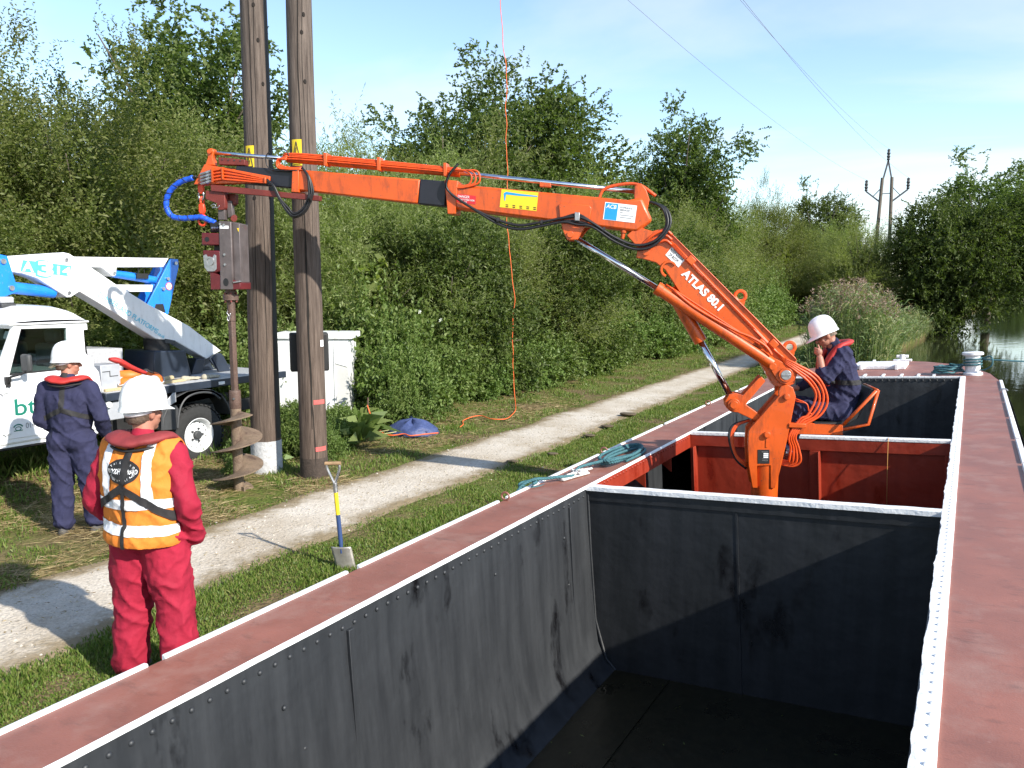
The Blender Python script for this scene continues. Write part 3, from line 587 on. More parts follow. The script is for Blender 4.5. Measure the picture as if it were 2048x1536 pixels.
hb.build('hull', gmt, gb, smooth=50)
vs = []
for y in ys_: vs += [(hullx(y)+0.24, y, WZ+0.825), (4.6, y, WZ+0.83)]
MB().add(vs, [(2*i, 2*i+1, 2*i+3, 2*i+2) for i in range(len(ys_)-1)]).build('deck', pm('blue grey deck', (0.24, 0.28, 0.36), 0.6, 0, 0.1, 4), gb, smooth=0)
mb = MB(); mb.tube([(hullx(y)+0.06, y, WZ+0.80) for y in ys_], 0.035, 8); mb.build('rubbing_strake', pm('grey strake', (0.20, 0.23, 0.28), 0.5), gb, smooth=180)
# ------------------------------------------------------------------ the crane (r along the jib, z up, w across)
CO = Vector((-1.74, 8.45, 0)); CU = Vector((-0.93571, -0.35278, 0)); CW = Vector((0.35278, -0.93571, 0)); CZ = Vector((0, 0, 1))
def C3(r, z, w=0.0): return CO + CU*r + CZ*z + CW*w
crane = thing('hydraulic_crane', C3(0, -1.2), 'orange hydraulic knuckle boom crane standing in the barge with its jib over the bank', 'crane')
OR = M_['orange']
def cp(name, poly, w0, w1, m=None, parent=None, bevel=0.006):
    return MB().prism(poly, CO, CU, CZ, CW, w0, w1).build(name, m or OR, parent or crane, bevel)
def ctube(name, pts, r, m, parent=None, n=10, k=6, w=None, smooth_=180):
    P = [C3(*(p if len(p) == 3 else (p[0], p[1], w))) for p in pts]
    P = smoothpath(P, k) if k > 1 else P
    return MB().tube(P, r, n).build(name, m, parent or crane, smooth=smooth_)
def pin(mb, r, z, rad, w0, w1, n=20): return mb.cyl(C3(r, z, w0), C3(r, z, w1), rad, n=n)
# column and mast
col = MB().cyl(C3(0.03, -1.25), C3(0.03, 0.98), 0.135, n=28).lathe([(0.30, 0), (0.30, 0.06), (0.20, 0.09)], Matrix.Translation(C3(0.03, -1.26)), 24).build('column', OR, crane, smooth=35)
mast_p = [(0.231, 0.909), (0.213, 0.939), (-0.054, 1.278), (-0.048, 1.327), (-0.068, 1.372), (-0.132, 1.396), (-0.188, 1.365), (-0.22, 1.272), (-0.198, 1.126), (-0.184, 1.029), (-0.147, 0.793), (-0.094, 0.495), (-0.054, 0.314), (-0.007, 0.312), (0.002, 0.551), (0.133, 0.546), (0.121, 0.311), (0.172, 0.309), (0.218, 0.543), (0.234, 0.741)]
mast = cp('mast', mast_p, 0.10, 0.145)
cp('mast_plate', mast_p, -0.145, -0.10, parent=mast)
cp('mast_web', [(0.20, 0.60), (0.205, 0.90), (-0.06, 1.25), (-0.17, 1.25), (-0.16, 1.0), (-0.10, 0.56)], -0.10, 0.10, parent=mast)
for r, z, rad in ((-0.128, 1.27, 0.034), (0.048, 0.875, 0.034)):
    MB().cyl(C3(r, z, 0.14), C3(r, z, 0.175), rad, n=20).cyl(C3(r, z, 0.175), C3(r, z, 0.18), rad*0.8, n=20).build('pin', OR, mast, 0.003)
cp('pin_keeper', [(0.038, 0.87), (0.058, 0.87), (0.058, 0.74), (0.038, 0.74)], 0.145, 0.152, parent=mast, bevel=0.002)
idp = cp('data_plate', [(0.134, 0.715), (0.018, 0.719), (0.012, 0.574), (0.128, 0.570)], 0.1455, 0.150, M_['black'], mast, 0.001)
for k in range(6):
    z = 0.697-0.018*k; cp('data_line', [(0.095-0.002*k, z), (0.03, z+0.001), (0.03, z-0.006), (0.095-0.002*k, z-0.007)] if k not in (1, 2, 3) else [(0.075, z+0.003), (0.027, z+0.003), (0.027, z-0.010), (0.075, z-0.010)], 0.150, 0.1512, M_['white'] if k in (1, 2, 3) else M_['steel'], idp, 0)
# main boom
b1 = [(1.246, 2.940), (1.122, 2.974), (-0.213, 1.649), (-0.237, 1.518), (-0.208, 1.40), (-0.115, 1.345), (-0.005, 1.376), (0.168, 1.664), (0.336, 1.830), (0.914, 2.253), (1.107, 2.547), (1.204, 2.623), (1.341, 2.664), (1.407, 2.675), (1.389, 2.775), (1.507, 2.903), (1.40, 2.99)]
boom = cp('main_boom', b1, -0.095, 0.095)
cp('boom_flange', [(1.125, 2.985), (-0.205, 1.665), (-0.222, 1.635), (1.110, 2.960)], -0.115, 0.118, pm('paler flange orange', (0.80, 0.16, 0.07), 0.45, 0, 0.1, 4), boom, 0.004)  # top flange in a paler, pinker orange than the boom
cp('pivot_cheek', [(0.07, 1.60), (0.05, 1.65), (-0.01, 1.655), (-0.19, 1.565), (-0.215, 1.50), (-0.20, 1.43), (-0.14, 1.39), (-0.07, 1.40), (-0.02, 1.45)], 0.095, 0.128, parent=boom)
MB().cyl(C3(0.017, 1.576, 0.12), C3(0.017, 1.576, 0.155), 0.036, n=20).build('pin', OR, boom, 0.003)
MB().cyl(C3(-0.115, 1.492, 0.12), C3(-0.115, 1.492, 0.15), 0.072, n=28).build('pivot_boss', OR, boom, 0.004)
MB().cyl(C3(-0.115, 1.492, 0.15), C3(-0.115, 1.492, 0.156), 0.050, n=28).bar(C3(-0.155, 1.495, 0.16), C3(-0.075, 1.489, 0.16), 0.018, 0.012).build('pivot_bolt', M_['steel'], boom, 0.002)
MB().cyl(C3(1.308, 2.729, 0.09), C3(1.308, 2.729, 0.118), 0.036, n=20).build('pin', OR, boom, 0.003)
MB().tube([C3(1.075+0.075*math.cos(a), 2.555+0.075*math.sin(a), 0.105) for a in np.linspace(-1.2, 2.6, 14)], 0.014, 6).build('edge_ring', OR, boom)
for r, z in ((0.343, 2.271), (-0.163, 1.751)):       # lifting lugs
    P = [C3(r+0.052*math.cos(a), z+0.012+0.052*math.sin(a), 0.0) for a in np.linspace(0, 2*math.pi, 21)]
    MB().tube(P, 0.018, 8).prism([(r+0.06, z-0.01), (r+0.13, z-0.06), (r-0.02, z-0.16), (r-0.05, z-0.04), (r, z-0.05)], CO, CU, CZ, CW, -0.014, 0.014).build('lifting_lug', OR, boom)
# lettering on the boom: along the boom downwards to the crane, face to the camera side
bd = (C3(0.497, 2.219)-C3(0.889, 2.597)).normalized(); bu = CW.cross(bd)
text('ATLAS 80.1', 0.112, C3(0.945, 2.500, 0.095), bd, bu, M_['white'], boom, bold=0.004, width=0.535)
kp = cp('notice_plate', [(1.048, 2.779), (0.907, 2.659), (0.977, 2.573), (1.112, 2.700)], 0.0955, 0.0985, M_['white'], boom, 0)
kd = (C3(0.907, 2.659)-C3(1.048, 2.779)).normalized(); ku = CW.cross(kd)
text('KEEP CLEAR', 0.042, C3(1.067, 2.747, 0.0985), kd, ku, M_['black'], kp, width=0.165, off=0.002)
text('OF BOOM', 0.042, C3(1.078, 2.705, 0.0985)-ku*0.006, kd, ku, M_['black'], kp, width=0.12, off=0.002)
# knuckle cylinder under the jib
ctube('ram_rod', [(2.06, 2.895), (1.150, 2.340)], 0.029, M_['chrome'], k=1, w=0.03, n=18)
tube1 = ctube('ram_barrel', [(1.19, 2.365), (0.02, 1.60)], 0.062, OR, k=1, w=0.085, n=20, smooth_=40)
d1 = (C3(0.02, 1.60)-C3(1.19, 2.365)).normalized()
MB().cyl(C3(1.19, 2.365, 0.085)-d1*0.004, C3(1.19, 2.365, 0.085)+d1*0.06, 0.070, n=20).build('gland', OR, tube1, 0.004)
ctube('barrel_pipe', [(1.10, 2.40, 0.12), (0.75, 2.175, 0.14), (0.42, 1.962, 0.14), (0.15, 1.80, 0.14)], 0.010, M_['orange_hose'], parent=tube1, n=6)
# lift cylinder and its bracket
ctube('ram_barrel', [(1.05, 2.36), (0.725, 1.81)], 0.070, OR, k=1, w=-0.02, n=20, smooth_=40)
ctube('ram_rod', [(0.74, 1.835), (0.395, 1.225)], 0.033, M_['chrome'], k=1, w=-0.02, n=18)
br = cp('ram_bracket', [(0.47, 1.20), (0.43, 1.27), (0.36, 1.285), (0.29, 1.265), (0.12, 1.47), (0.07, 1.42), (0.26, 1.17), (0.08, 1.045), (0.12, 0.985), (0.34, 1.085), (0.41, 1.09), (0.46, 1.14)], 0.03, 0.075)
cp('ram_bracket', [(0.47, 1.20), (0.43, 1.27), (0.36, 1.285), (0.29, 1.265), (0.12, 1.47), (0.07, 1.42), (0.26, 1.17), (0.08, 1.045), (0.12, 0.985), (0.34, 1.085), (0.41, 1.09), (0.46, 1.14)], -0.115, -0.07)
MB().cyl(C3(0.381, 1.171, -0.12), C3(0.381, 1.171, 0.12), 0.062, n=22).cyl(C3(0.381, 1.171, 0.12), C3(0.381, 1.171, 0.135), 0.042, n=22).build('pin', OR, br, 0.004)
# jib: outer boom, first and second extension
cp('outer_jib', [(3.353, 3.458), (1.498, 3.258), (1.36, 3.28), (1.248, 3.05), (1.40, 2.93), (3.318, 3.190)], -0.105, 0.105, bevel=0.03)
jib = crane.children[-1]
cp('jib_collar', [(3.415, 3.495), (3.272, 3.480), (3.300, 3.140), (3.385, 3.140)], -0.125, 0.125, parent=jib)
ex1 = cp('first_extension', [(5.11, 3.646), (3.69, 3.508), (3.72, 3.255), (5.10, 3.425)], -0.085, 0.085, bevel=0.016)
cp('extension_sleeve', [(3.69, 3.511), (3.40, 3.483), (3.42, 3.220), (3.72, 3.252)], -0.087, 0.087, M_['boomblack'], ex1, 0.014)
cp('extension_collar', [(5.115, 3.660), (5.041, 3.653), (5.049, 3.395), (5.138, 3.400)], -0.10, 0.10, parent=ex1)
cp('second_extension', [(5.79, 3.700), (5.115, 3.640), (5.128, 3.446), (5.80, 3.515)], -0.06, 0.062, M_['boomblack'], bevel=0.012)
# tip plate, upright and rams on top
tip = cp('jib_tip', [(6.151, 3.722), (5.383, 3.575), (5.392, 3.508), (6.293, 3.505)], 0.062, 0.085)
cp('tip_plate', [(6.151, 3.722), (5.60, 3.66), (5.60, 3.52), (6.293, 3.505)], -0.085, -0.062, parent=tip)
cp('tip_block', [(6.14, 3.70), (5.80, 3.66), (5.80, 3.53), (6.24, 3.52)], -0.06, 0.06, parent=tip)
up = cp('ram_anchor', [(6.105, 3.90), (6.137, 3.867), (6.130, 3.80), (6.165, 3.715), (6.06, 3.715), (6.075, 3.80), (6.055, 3.864), (6.07, 3.895)], -0.045, 0.045, parent=tip)
MB().cyl(C3(6.095, 3.862, -0.07), C3(6.095, 3.862, 0.07), 0.026, n=14).build('pin', OR, tip)
ctube('ram_rod', [(6.07, 3.852), (5.20, 3.770)], 0.022, M_['chrome'], k=1, w=0, n=16)
ctube('ram_barrel', [(5.21, 3.771), (3.27, 3.572)], 0.042, OR, k=1, w=0, n=18, smooth_=40)
ctube('ram_rod', [(3.29, 3.575), (1.40, 3.345)], 0.024, M_['chrome'], k=1, w=0, n=16)
for i, (dz, w) in enumerate(((0.055, 0.03), (0.035, 0.05), (0.062, -0.005), (0.018, 0.058), (-0.005, 0.06))):
    ctube('hydraulic_pipe', [(5.24, 3.765+dz, w), (5.0, 3.752+dz, w), (4.2, 3.672+dz*0.9, w), (3.55, 3.603+dz*0.8, w), (3.27, 3.572+dz*0.8, w)], 0.009, M_['orange_hose'], n=6)
for i in range(3):
    w = 0.07+0.012*i; ctube('hydraulic_pipe', [(5.18, 3.79-0.02*i, w), (5.26+0.01*i, 3.75, w), (5.26+0.012*i, 3.69-0.012*i, w), (5.15, 3.66-0.008*i, w), (5.02, 3.66-0.01*i, w)], 0.012, M_['orange_hose'], n=6)
for i in range(3):
    w = 0.10+0.008*i; ctube('hydraulic_pipe', [(3.34, 3.60-0.01*i, 0.06), (3.20-0.05*i, 3.585, w), (3.13-0.045*i, 3.53, w), (3.15-0.045*i, 3.45, w), (3.22, 3.43-0.01*i, w), (3.33, 3.44-0.012*i, w)], 0.010, M_['orange_hose'], n=6)
for r in (4.75, 4.15, 3.42):
    z = 3.772-0.1027*(5.21-r); cp('pipe_clamp', [(r-0.02, z+0.085), (r+0.02, z+0.089), (r+0.02, z-0.05), (r-0.02, z-0.054)], -0.05, 0.075)
cp('ram_mount', [(1.435, 3.40), (1.372, 3.425), (1.318, 3.36), (1.283, 3.262), (1.30, 3.16), (1.42, 3.19), (1.44, 3.30)], -0.06, 0.07)
ctube('hydraulic_pipe', [(1.80, 3.28, 0.04), (1.74, 3.38, 0.03), (1.55, 3.425, 0.02), (1.38, 3.41, 0.02), (1.22, 3.30, 0.02)], 0.016, M_['orange_hose'], n=6)
cp('slide_stop', [(2.42, 3.46), (2.30, 3.447), (2.30, 3.405), (2.42, 3.415)], -0.03, 0.03)
# decals on the jib
yl = cp('load_chart', [(2.808, 3.388), (2.420, 3.347), (2.440, 3.158), (2.829, 3.204)], 0.1055, 0.108, M_['yellow'], jib, 0)
jd = (C3(2.42, 3.347)-C3(2.808, 3.388)).normalized(); ju = CW.cross(jd)
cp('chart_crane', [(2.785, 3.345), (2.760, 3.360), (2.61, 3.335), (2.43, 3.312), (2.43, 3.303), (2.61, 3.315), (2.76, 3.333), (2.77, 3.27), (2.778, 3.27)], 0.108, 0.1095, M_['blue'], yl, 0)
for k in range(5):
    for q in range(2): z = 3.232-0.008*k-0.018*q; r = 2.765-0.073*k; cp('print_line', [(r, z), (r-0.028, z-0.003), (r-0.028, z-0.013), (r, z-0.010)], 0.108, 0.1095, M_['black'], yl, 0)
ac = cp('maker_decal', [(1.730, 3.240), (1.407, 3.198), (1.428, 3.025), (1.752, 3.065)], 0.1055, 0.108, M_['white'], jib, 0)
cp('decal_field', [(1.722, 3.232), (1.595, 3.216), (1.615, 3.052), (1.742, 3.068)], 0.108, 0.1092, M_['blue'], ac, 0)
ad = (C3(1.407, 3.196)-C3(1.73, 3.240)).normalized(); au = CW.cross(ad)
text('ACB', 0.055, C3(1.720, 3.180, 0.1092), ad, au, M_['white'], ac, bold=0.001, shear=0.2, width=0.105, off=0.0015)
grey = pm('grey print', (0.25, 0.27, 0.3), 0.6)
for s_, z, wdt in (('HYDRAULIC', 0.0, 0.13), ('SERVICES', -0.026, 0.10), ('LTD', -0.05, 0.03), ('SALES SERVICE', -0.076, 0.14), ('01 234 567', -0.10, 0.12)):
    if s_ not in ('01 234 567', 'LTD', 'SALES SERVICE'): text(s_, 0.024, C3(1.580, 3.178+z, 0.108), ad, au, grey, ac, width=wdt, off=0.0015)
    else: cp('print_line', [(1.58, 3.188+z), (1.58-wdt, 3.188+z-wdt*0.13), (1.58-wdt, 3.180+z-wdt*0.13), (1.58, 3.180+z)], 0.108, 0.1092, grey, ac, 0)
dn = cp('warning_decal', [(3.286, 3.350), (3.081, 3.322), (3.088, 3.235), (3.286, 3.265)], 0.1055, 0.1075, M_['red'], jib, 0)
text('DANGER', 0.036, C3(3.278, 3.312, 0.1075), jd, ju, M_['white'], dn, width=0.125, off=0.0015)
text('DO NOT STAND UNDER', 0.024, C3(3.278, 3.285, 0.1075), jd, ju, M_['white'], dn, width=0.18, off=0.0015)
text('CRANE', 0.024, C3(3.25, 3.258, 0.1075), jd, ju, M_['white'], dn, width=0.07, off=0.0015)
# gusset and pin under the jib
gu = cp('ram_gusset', [(2.207, 3.215), (2.19, 3.235), (1.89, 3.205), (1.868, 3.179), (1.880, 3.073), (1.913, 3.02), (2.006, 2.86), (2.116, 2.855), (2.157, 2.942), (2.193, 3.077)], 0.1055, 0.128, parent=jib)
cp('ram_gusset', [(2.207, 3.0), (1.868, 3.0), (1.913, 2.98), (2.006, 2.86), (2.116, 2.855), (2.157, 2.942)], -0.128, -0.1055, parent=jib)
MB().cyl(C3(2.082, 2.914, -0.12), C3(2.082, 2.914, 0.15), 0.034, n=18).build('pin', OR, jib, 0.003)
cp('hose_clip', [(2.035, 3.135), (1.985, 3.13), (1.985, 3.045), (2.035, 3.05)], 0.14, 0.19, M_['steel'], jib, 0.004)
MB().cyl(C3(1.53, 2.99, 0.06), C3(1.55, 2.87, 0.06), 0.022, n=10).cyl(C3(1.535, 2.96, 0.06), C3(1.54, 2.93, 0.06), 0.034, n=10).build('hydraulic_union', OR, jib)
# black hoses
for i in range(4):
    w = 0.135+0.018*(i % 2); dz = -0.014*i+0.01*math.sin(i*2)
    q = [(3.276, 3.659, .08), (3.369, 3.527, .13), (3.371, 3.378, .15), (3.117, 3.197, w), (2.836, 3.071+dz, w), (2.613, 3.014+dz, w+.01), (2.378, 3.045+dz, w+.01), (2.158, 3.083+dz, w+.015), (2.009, 3.114+dz-(0.02*i), w+.015), (1.859, 3.032+dz, w+.015), (1.628, 2.883+dz, w+.01), (1.413, 2.802+dz, w), (1.228, 2.84+dz, w), (1.112-0.012*i, 2.984, w-.01), (1.143-0.012*i, 3.155, .10), (1.263, 3.235, .06), (1.421, 3.251, .0)]
    ctube('hydraulic_hose', q, 0.0135, M_['hose'], n=7, k=5)
for i in range(4):
    w = 0.10+0.016*(i % 2); e = 0.012*i
    q = [(5.01, 3.660, .085), (4.93+e*.3, 3.57, .11), (4.890+e, 3.45, w), (4.894+e, 3.355, w), (4.978+e*.5, 3.191+e, w), (5.103, 3.130+e, w), (5.191-e*.6, 3.194+e, w), (5.277-e*.5, 3.331, w), (5.350-e*.4, 3.480, w), (5.415, 3.541-0.012*i, .10)]
    ctube('hydraulic_hose', q, 0.0125, M_['hose'], n=7, k=5)
for r, z in ((2.84, 3.06), (2.38, 3.03), (1.74, 2.95), (4.90, 3.33)): MB().cyl(C3(r-0.012, z, 0.145), C3(r+0.012, z+0.004, 0.145), 0.034, n=10).build('cable_tie', M_['black'], crane)
ctube('hydraulic_hose', [(5.16, 3.75, .05), (5.20, 3.85, .07), (5.33, 3.86, .09), (5.42, 3.78, .09), (5.39, 3.66, .085), (5.24, 3.63, .09), (5.06, 3.63, .10)], 0.007, M_['hose'], n=6)
# orange pipes and fittings on the tip plate
for i in range(4):
    z0 = 3.655-0.035*i
    ctube('hydraulic_pipe', [(6.06, z0-0.012, .105), (5.98, z0, .105), (5.90, z0-0.001, .105), (5.56, z0-0.075+0.014*i, .10), (5.43, 3.545-0.013*i, .10)], 0.0105, M_['orange_hose'], tip, n=6)
    MB().cyl(C3(6.06, z0-0.012, .105), C3(6.19, z0-0.045, .105), 0.014, n=8).cyl(C3(6.09, z0-0.02, .105), C3(6.12, z0-0.028, .105), 0.019, n=6).build('hose_coupling', M_['steel'], tip)
for r, h in ((6.045, 0.16), (5.92, 0.13)): cp('pipe_clamp', [(r-0.008, 3.68), (r+0.008, 3.682), (r+0.008, 3.68-h), (r-0.008, 3.68-h)], 0.085, 0.125, parent=tip, bevel=0)
cp('pipe_clamp', [(5.44, 3.565), (5.415, 3.56), (5.415, 3.495), (5.44, 3.495)], 0.085, 0.125, parent=tip)
# pipes down the top of the main boom, hoses looping behind the column
for i in range(4):
    o = 0.024*i; w = 0.105
    ctube('hydraulic_pipe', [(1.10-o, 2.845-0.03*o/0.03*0.5, w), (0.60-o*.75, 2.345-o*.55, w), (0.07-o*.7, 1.805-o*.5, w), (-0.10, 1.655-o*.6, w+.02)], 0.0115, M_['orange_hose'], boom, n=6, k=3)
    o2 = o*1.75; q = [(-0.10, 1.655-o*.6, .125), (-0.215, 1.60-o, .14), (-0.43+o2*.6, 1.47-o2*.5, .12+.01*(i % 2)), (-0.535+o2*.9, 1.25+.02*(i % 2), .10), (-0.475+o2, 1.085, .10+.015*(i % 2)), (-0.31+o2*.3, 0.975+o2*.5, .12), (-0.235+o2*.5, 0.86, .13), (-0.275+o2*.6, 0.74, .10), (-0.305+o2*.9, 0.60, .08), (-0.235+o2*.4, 0.535+o2*.4, .06), (-0.09, 0.555+o2*.4, .03)]
    ctube('hydraulic_hose', q, 0.0125, M_['orange_hose'], n=8, k=5)
for r, z in ((0.86, 2.64), (0.02, 1.80), (0.14, 1.80)): cp('pipe_clamp', [(r-0.06, z+0.0), (r+0.0, z+0.06), (r+0.05, z+0.01), (r-0.01, z-0.05)], 0.095, 0.135, parent=boom)
ctube('hydraulic_hose', [(1.02, 2.34, .13), (0.80, 2.165, .14), (0.416, 1.946, .14), (0.25, 1.875, .14), (0.10, 1.785, .14), (0.03, 1.69, .14)], 0.015, M_['orange_hose'], boom, n=7)
for i in range(3): ctube('hydraulic_hose', [(1.36-0.03*i, 2.79-0.02*i, .10), (1.24, 2.90-0.05*i, .12), (1.12, 2.945-0.05*i, .12), (1.05, 2.90-.05*i, .11)], 0.015, M_['orange_hose'], boom, n=7)
for i in range(3): ctube('hydraulic_hose', [(0.20, 0.99, -.05), (0.33+0.02*i, 0.93, -.02), (0.375+.015*i, 0.79, 0), (0.33, 0.62-.02*i, 0), (0.22, 0.52-.02*i, 0)], 0.015, M_['orange_hose'] if i < 2 else M_['hose'], n=7)
cp('hose_clamp', [(-0.16, 1.0), (-0.33, 1.0), (-0.33, 0.955), (-0.16, 0.955)], 0.06, 0.16)
for i in range(2): ctube('control_handle', [(-0.20, 1.25, 0.0), (-0.24, 1.22+0.02*i, .1), (-0.33, 1.20, .12), (-0.36, 1.12, .11), (-0.40, 1.08, .1)], 0.007, M_['orange_hose'], n=6)
MB().cyl(C3(-0.16, 0.67, 0.02), C3(-0.22, 0.66, 0.02), 0.04, n=12).build('hydraulic_union', M_['steel'], crane)
# operator's seat
cp('seat_beam', [(-0.13, 0.985), (-0.706, 0.995), (-0.712, 0.875), (-0.13, 0.868)], -0.05, 0.06)
sf = ctube('seat_frame', [(-0.69, 0.985, .12), (-0.99, 1.345, .12), (-1.01, 1.352, .12), (-0.935, 1.005, .12), (-0.70, 0.945, .12)], 0.017, OR, k=1, n=8)
ctube('seat_frame_tube', [(-0.69, 0.985, -.36), (-0.99, 1.345, -.36), (-1.01, 1.352, -.36), (-0.935, 1.005, -.36), (-0.70, 0.945, -.36)], 0.017, OR, parent=sf, k=1, n=8)
ctube('seat_frame_tube', [(-1.0, 1.35, .12), (-1.0, 1.35, -.36)], 0.017, OR, parent=sf, k=1, n=8)
seat_p = [(-0.42, 1.00), (-0.60, 1.002), (-0.72, 1.02), (-0.80, 1.08), (-0.88, 1.22), (-0.96, 1.36), (-0.985, 1.355), (-0.92, 1.19), (-0.85, 1.05), (-0.74, 0.975), (-0.60, 0.962), (-0.42, 0.965)]
MB().prism(seat_p, CO, CU, CZ, CW, -0.36, 0.06).build('seat_shell', M_['black'], crane, 0.015)

# ------------------------------------------------------------------ auger hung from the jib
aug = thing('earth_auger', C3(5.95, 0.0), 'muddy earth auger with maroon drive head hanging from the crane tip', 'auger')
def ap(name, poly, w0, w1, m, bevel=0.005, parent=None): return MB().prism(poly, CO, CU, CZ, CW, w0, w1).build(name, m, parent or aug, bevel)
ap('carrier_bar', [(6.083, 3.500), (4.806, 3.354), (4.819, 3.300), (6.083, 3.428)], 0.03, 0.095, M_['oxide'])
ap('carrier_box', [(6.0, 3.800), (5.69, 3.765), (5.694, 3.705), (6.0, 3.72)], -0.05, 0.05, M_['oxide'])
for k in range(4): MB().cyl(C3(5.95-0.07*k, 3.772-0.006*k, 0.05), C3(5.95-0.07*k, 3.772-0.006*k, 0.056), 0.008, n=8).build('bolt', M_['dkgrey'], aug)
sd_ = ap('saddle', [(6.160, 3.440), (5.931, 3.416), (5.936, 3.25), (5.955, 3.225), (6.02, 3.222), (6.035, 3.297), (6.165, 3.345)], -0.06, 0.07, M_['oxide'])
ap('saddle_plate', [(5.93, 3.415), (5.85, 3.405), (5.855, 3.30), (5.93, 3.26)], -0.09, -0.02, M_['oxide'])
ap('swivel_link', [(6.030, 3.31), (5.955, 3.31), (5.955, 3.117), (6.035, 3.117)], -0.02, 0.05, M_['gunmetal'])
ap('swivel_link', [(5.95, 3.33), (5.89, 3.33), (5.88, 3.16), (5.94, 3.14)], -0.05, 0.01, M_['gunmetal'])
MB().cyl(C3(5.90, 3.15, -0.06), C3(5.85, 3.13, 0.04), 0.035, n=10).build('shackle', M_['oxide'], aug)
ctube('spring_clip', [(6.09, 3.27, .09), (6.05, 3.285, .10), (6.03, 3.265, .10), (6.07, 3.25, .10), (6.0, 3.25, .10), (5.985, 3.27, .10)], 0.005, M_['steel'], aug, n=5)
body = ap('drive_body', [(5.985, 3.10), (5.841, 3.090), (5.848, 2.343), (6.003, 2.343)], -0.13, 0.13, M_['gunmetal'], 0.008)
ap('drive_side', [(5.840, 3.088), (5.757, 3.068), (5.763, 2.42), (5.847, 2.42)], -0.10, 0.10, M_['gunmetal'], 0.006)
ap('foot_plate', [(6.121, 2.545), (5.762, 2.42), (5.765, 2.345), (6.121, 2.342)], -0.125, 0.125, M_['maroon'], 0.006)
ap('paint_patch', [(5.975, 3.05), (5.87, 3.045), (5.87, 3.012), (5.975, 3.015)], 0.13, 0.1315, M_['white'], 0, body)
ap('inspection_hole', [(5.93+0.032*math.cos(a), 2.425+0.045*math.sin(a)) for a in np.linspace(0, 2*math.pi, 20)[:-1]], 0.126, 0.1315, M_['black'], 0, body)
ap('latch', [(5.84, 2.43), (5.755, 2.44), (5.755, 2.428), (5.84, 2.416)], 0.10, 0.14, M_['steel'], 0.002, body)
ap('hazard_tag', [(5.785, 3.02), (5.765, 3.02), (5.77, 2.98)], 0.10, 0.106, M_['yellow'], 0, body)
for z, r in ((3.065, 5.965), (3.055, 5.92), (2.73, 5.93), (2.62, 5.93)): MB().cyl(C3(r, z, 0.13), C3(r, z, 0.142), 0.014, n=6).build('bolt', M_['steel'], body)
b1_ = ap('valve_block', [(6.208, 2.974), (5.985, 2.966), (5.985, 2.835), (6.209, 2.836)], -0.10, 0.12, M_['maroon'], 0.012)
MB().cyl(C3(6.14, 2.90, 0.12), C3(6.14, 2.90, 0.122), 0.03, n=6).build('valve_port', M_['black'], b1_)
b2_ = ap('gear_motor', [(6.196, 2.780), (5.985, 2.773), (5.985, 2.55), (6.05, 2.53), (6.14, 2.53), (6.185, 2.58)], -0.11, 0.13, M_['maroon'], 0.012)
ap('motor_face', [(6.185, 2.72), (6.15, 2.735), (6.10, 2.66), (6.05, 2.735), (6.03, 2.72), (6.03, 2.57), (6.06, 2.545), (6.14, 2.545), (6.175, 2.59)], 0.131, 0.14, M_['steel'], 0.002, b2_)
MB().lathe([(0.05, 0), (0.05, 0.014), (0.03, 0.014), (0.03, 0.006)], Matrix.Translation(C3(6.105, 2.66, 0.14)) @ CW.to_track_quat('Z', 'Y').to_matrix().to_4x4(), 20).build('motor_ring', M_['steel'], b2_)
ap('hose_manifold', [(6.13, 3.09), (5.99, 3.09), (5.99, 2.985), (6.13, 2.985)], -0.08, 0.06, M_['black'], 0.006)
ap('hose_block', [(6.10, 2.835), (5.99, 2.835), (5.99, 2.775), (6.10, 2.775)], -0.05, 0.05, M_['black'], 0.004)
for k in range(3): MB().cyl(C3(6.03+0.03*k, 3.01, 0.06), C3(6.03+0.03*k, 3.03, 0.085), 0.014, n=8).build('hose_coupling', M_['steel'], aug)
AX = 5.95
def axm(z): return Matrix.Translation(C3(AX, z, 0))
MB().lathe([(0.055, 2.342), (0.055, 2.29), (0.085, 2.288), (0.085, 2.225), (0.045, 2.222), (0.045, 1.99)], Matrix.Translation(C3(AX, 0)), 20).build('coupling', M_['augershaft'], aug, smooth=30)
for k in range(6): a = k*math.pi/3; MB().cyl(C3(AX+0.068*math.cos(a), 2.20, 0.068*math.sin(a)), C3(AX+0.068*math.cos(a), 2.31, 0.068*math.sin(a)), 0.012, n=6).build('bolt', M_['oxide'], aug)
MB().bar(C3(AX, 2.22), C3(AX, 1.15), 0.062, 0.062).build('drive_shaft', M_['augershaft'], aug, 0.008)
MB().cyl(C3(AX, 1.17), C3(AX, -0.02), 0.062, 0.058, n=18).build('auger_tube', M_['auger'], aug)
MB().lathe([(0.062, 1.19), (0.066, 1.17), (0.066, 0.99), (0.062, 0.98)], Matrix.Translation(C3(AX, 0)), 18).build('socket', M_['augershaft'], aug)
ctube('spring_clip', [(AX+0.01, 2.10, .06), (AX+0.02, 2.08, .062), (AX, 2.05, .062), (AX+0.02, 2.02, .062), (AX, 1.99, .062), (AX-0.02, 2.08, .062)], 0.006, M_['steel'], aug, n=5)
MB().cyl(C3(AX-0.02, 1.10, 0.06), C3(AX-0.02, 1.10, 0.074), 0.014, n=6).build('bolt', M_['steel'], aug)
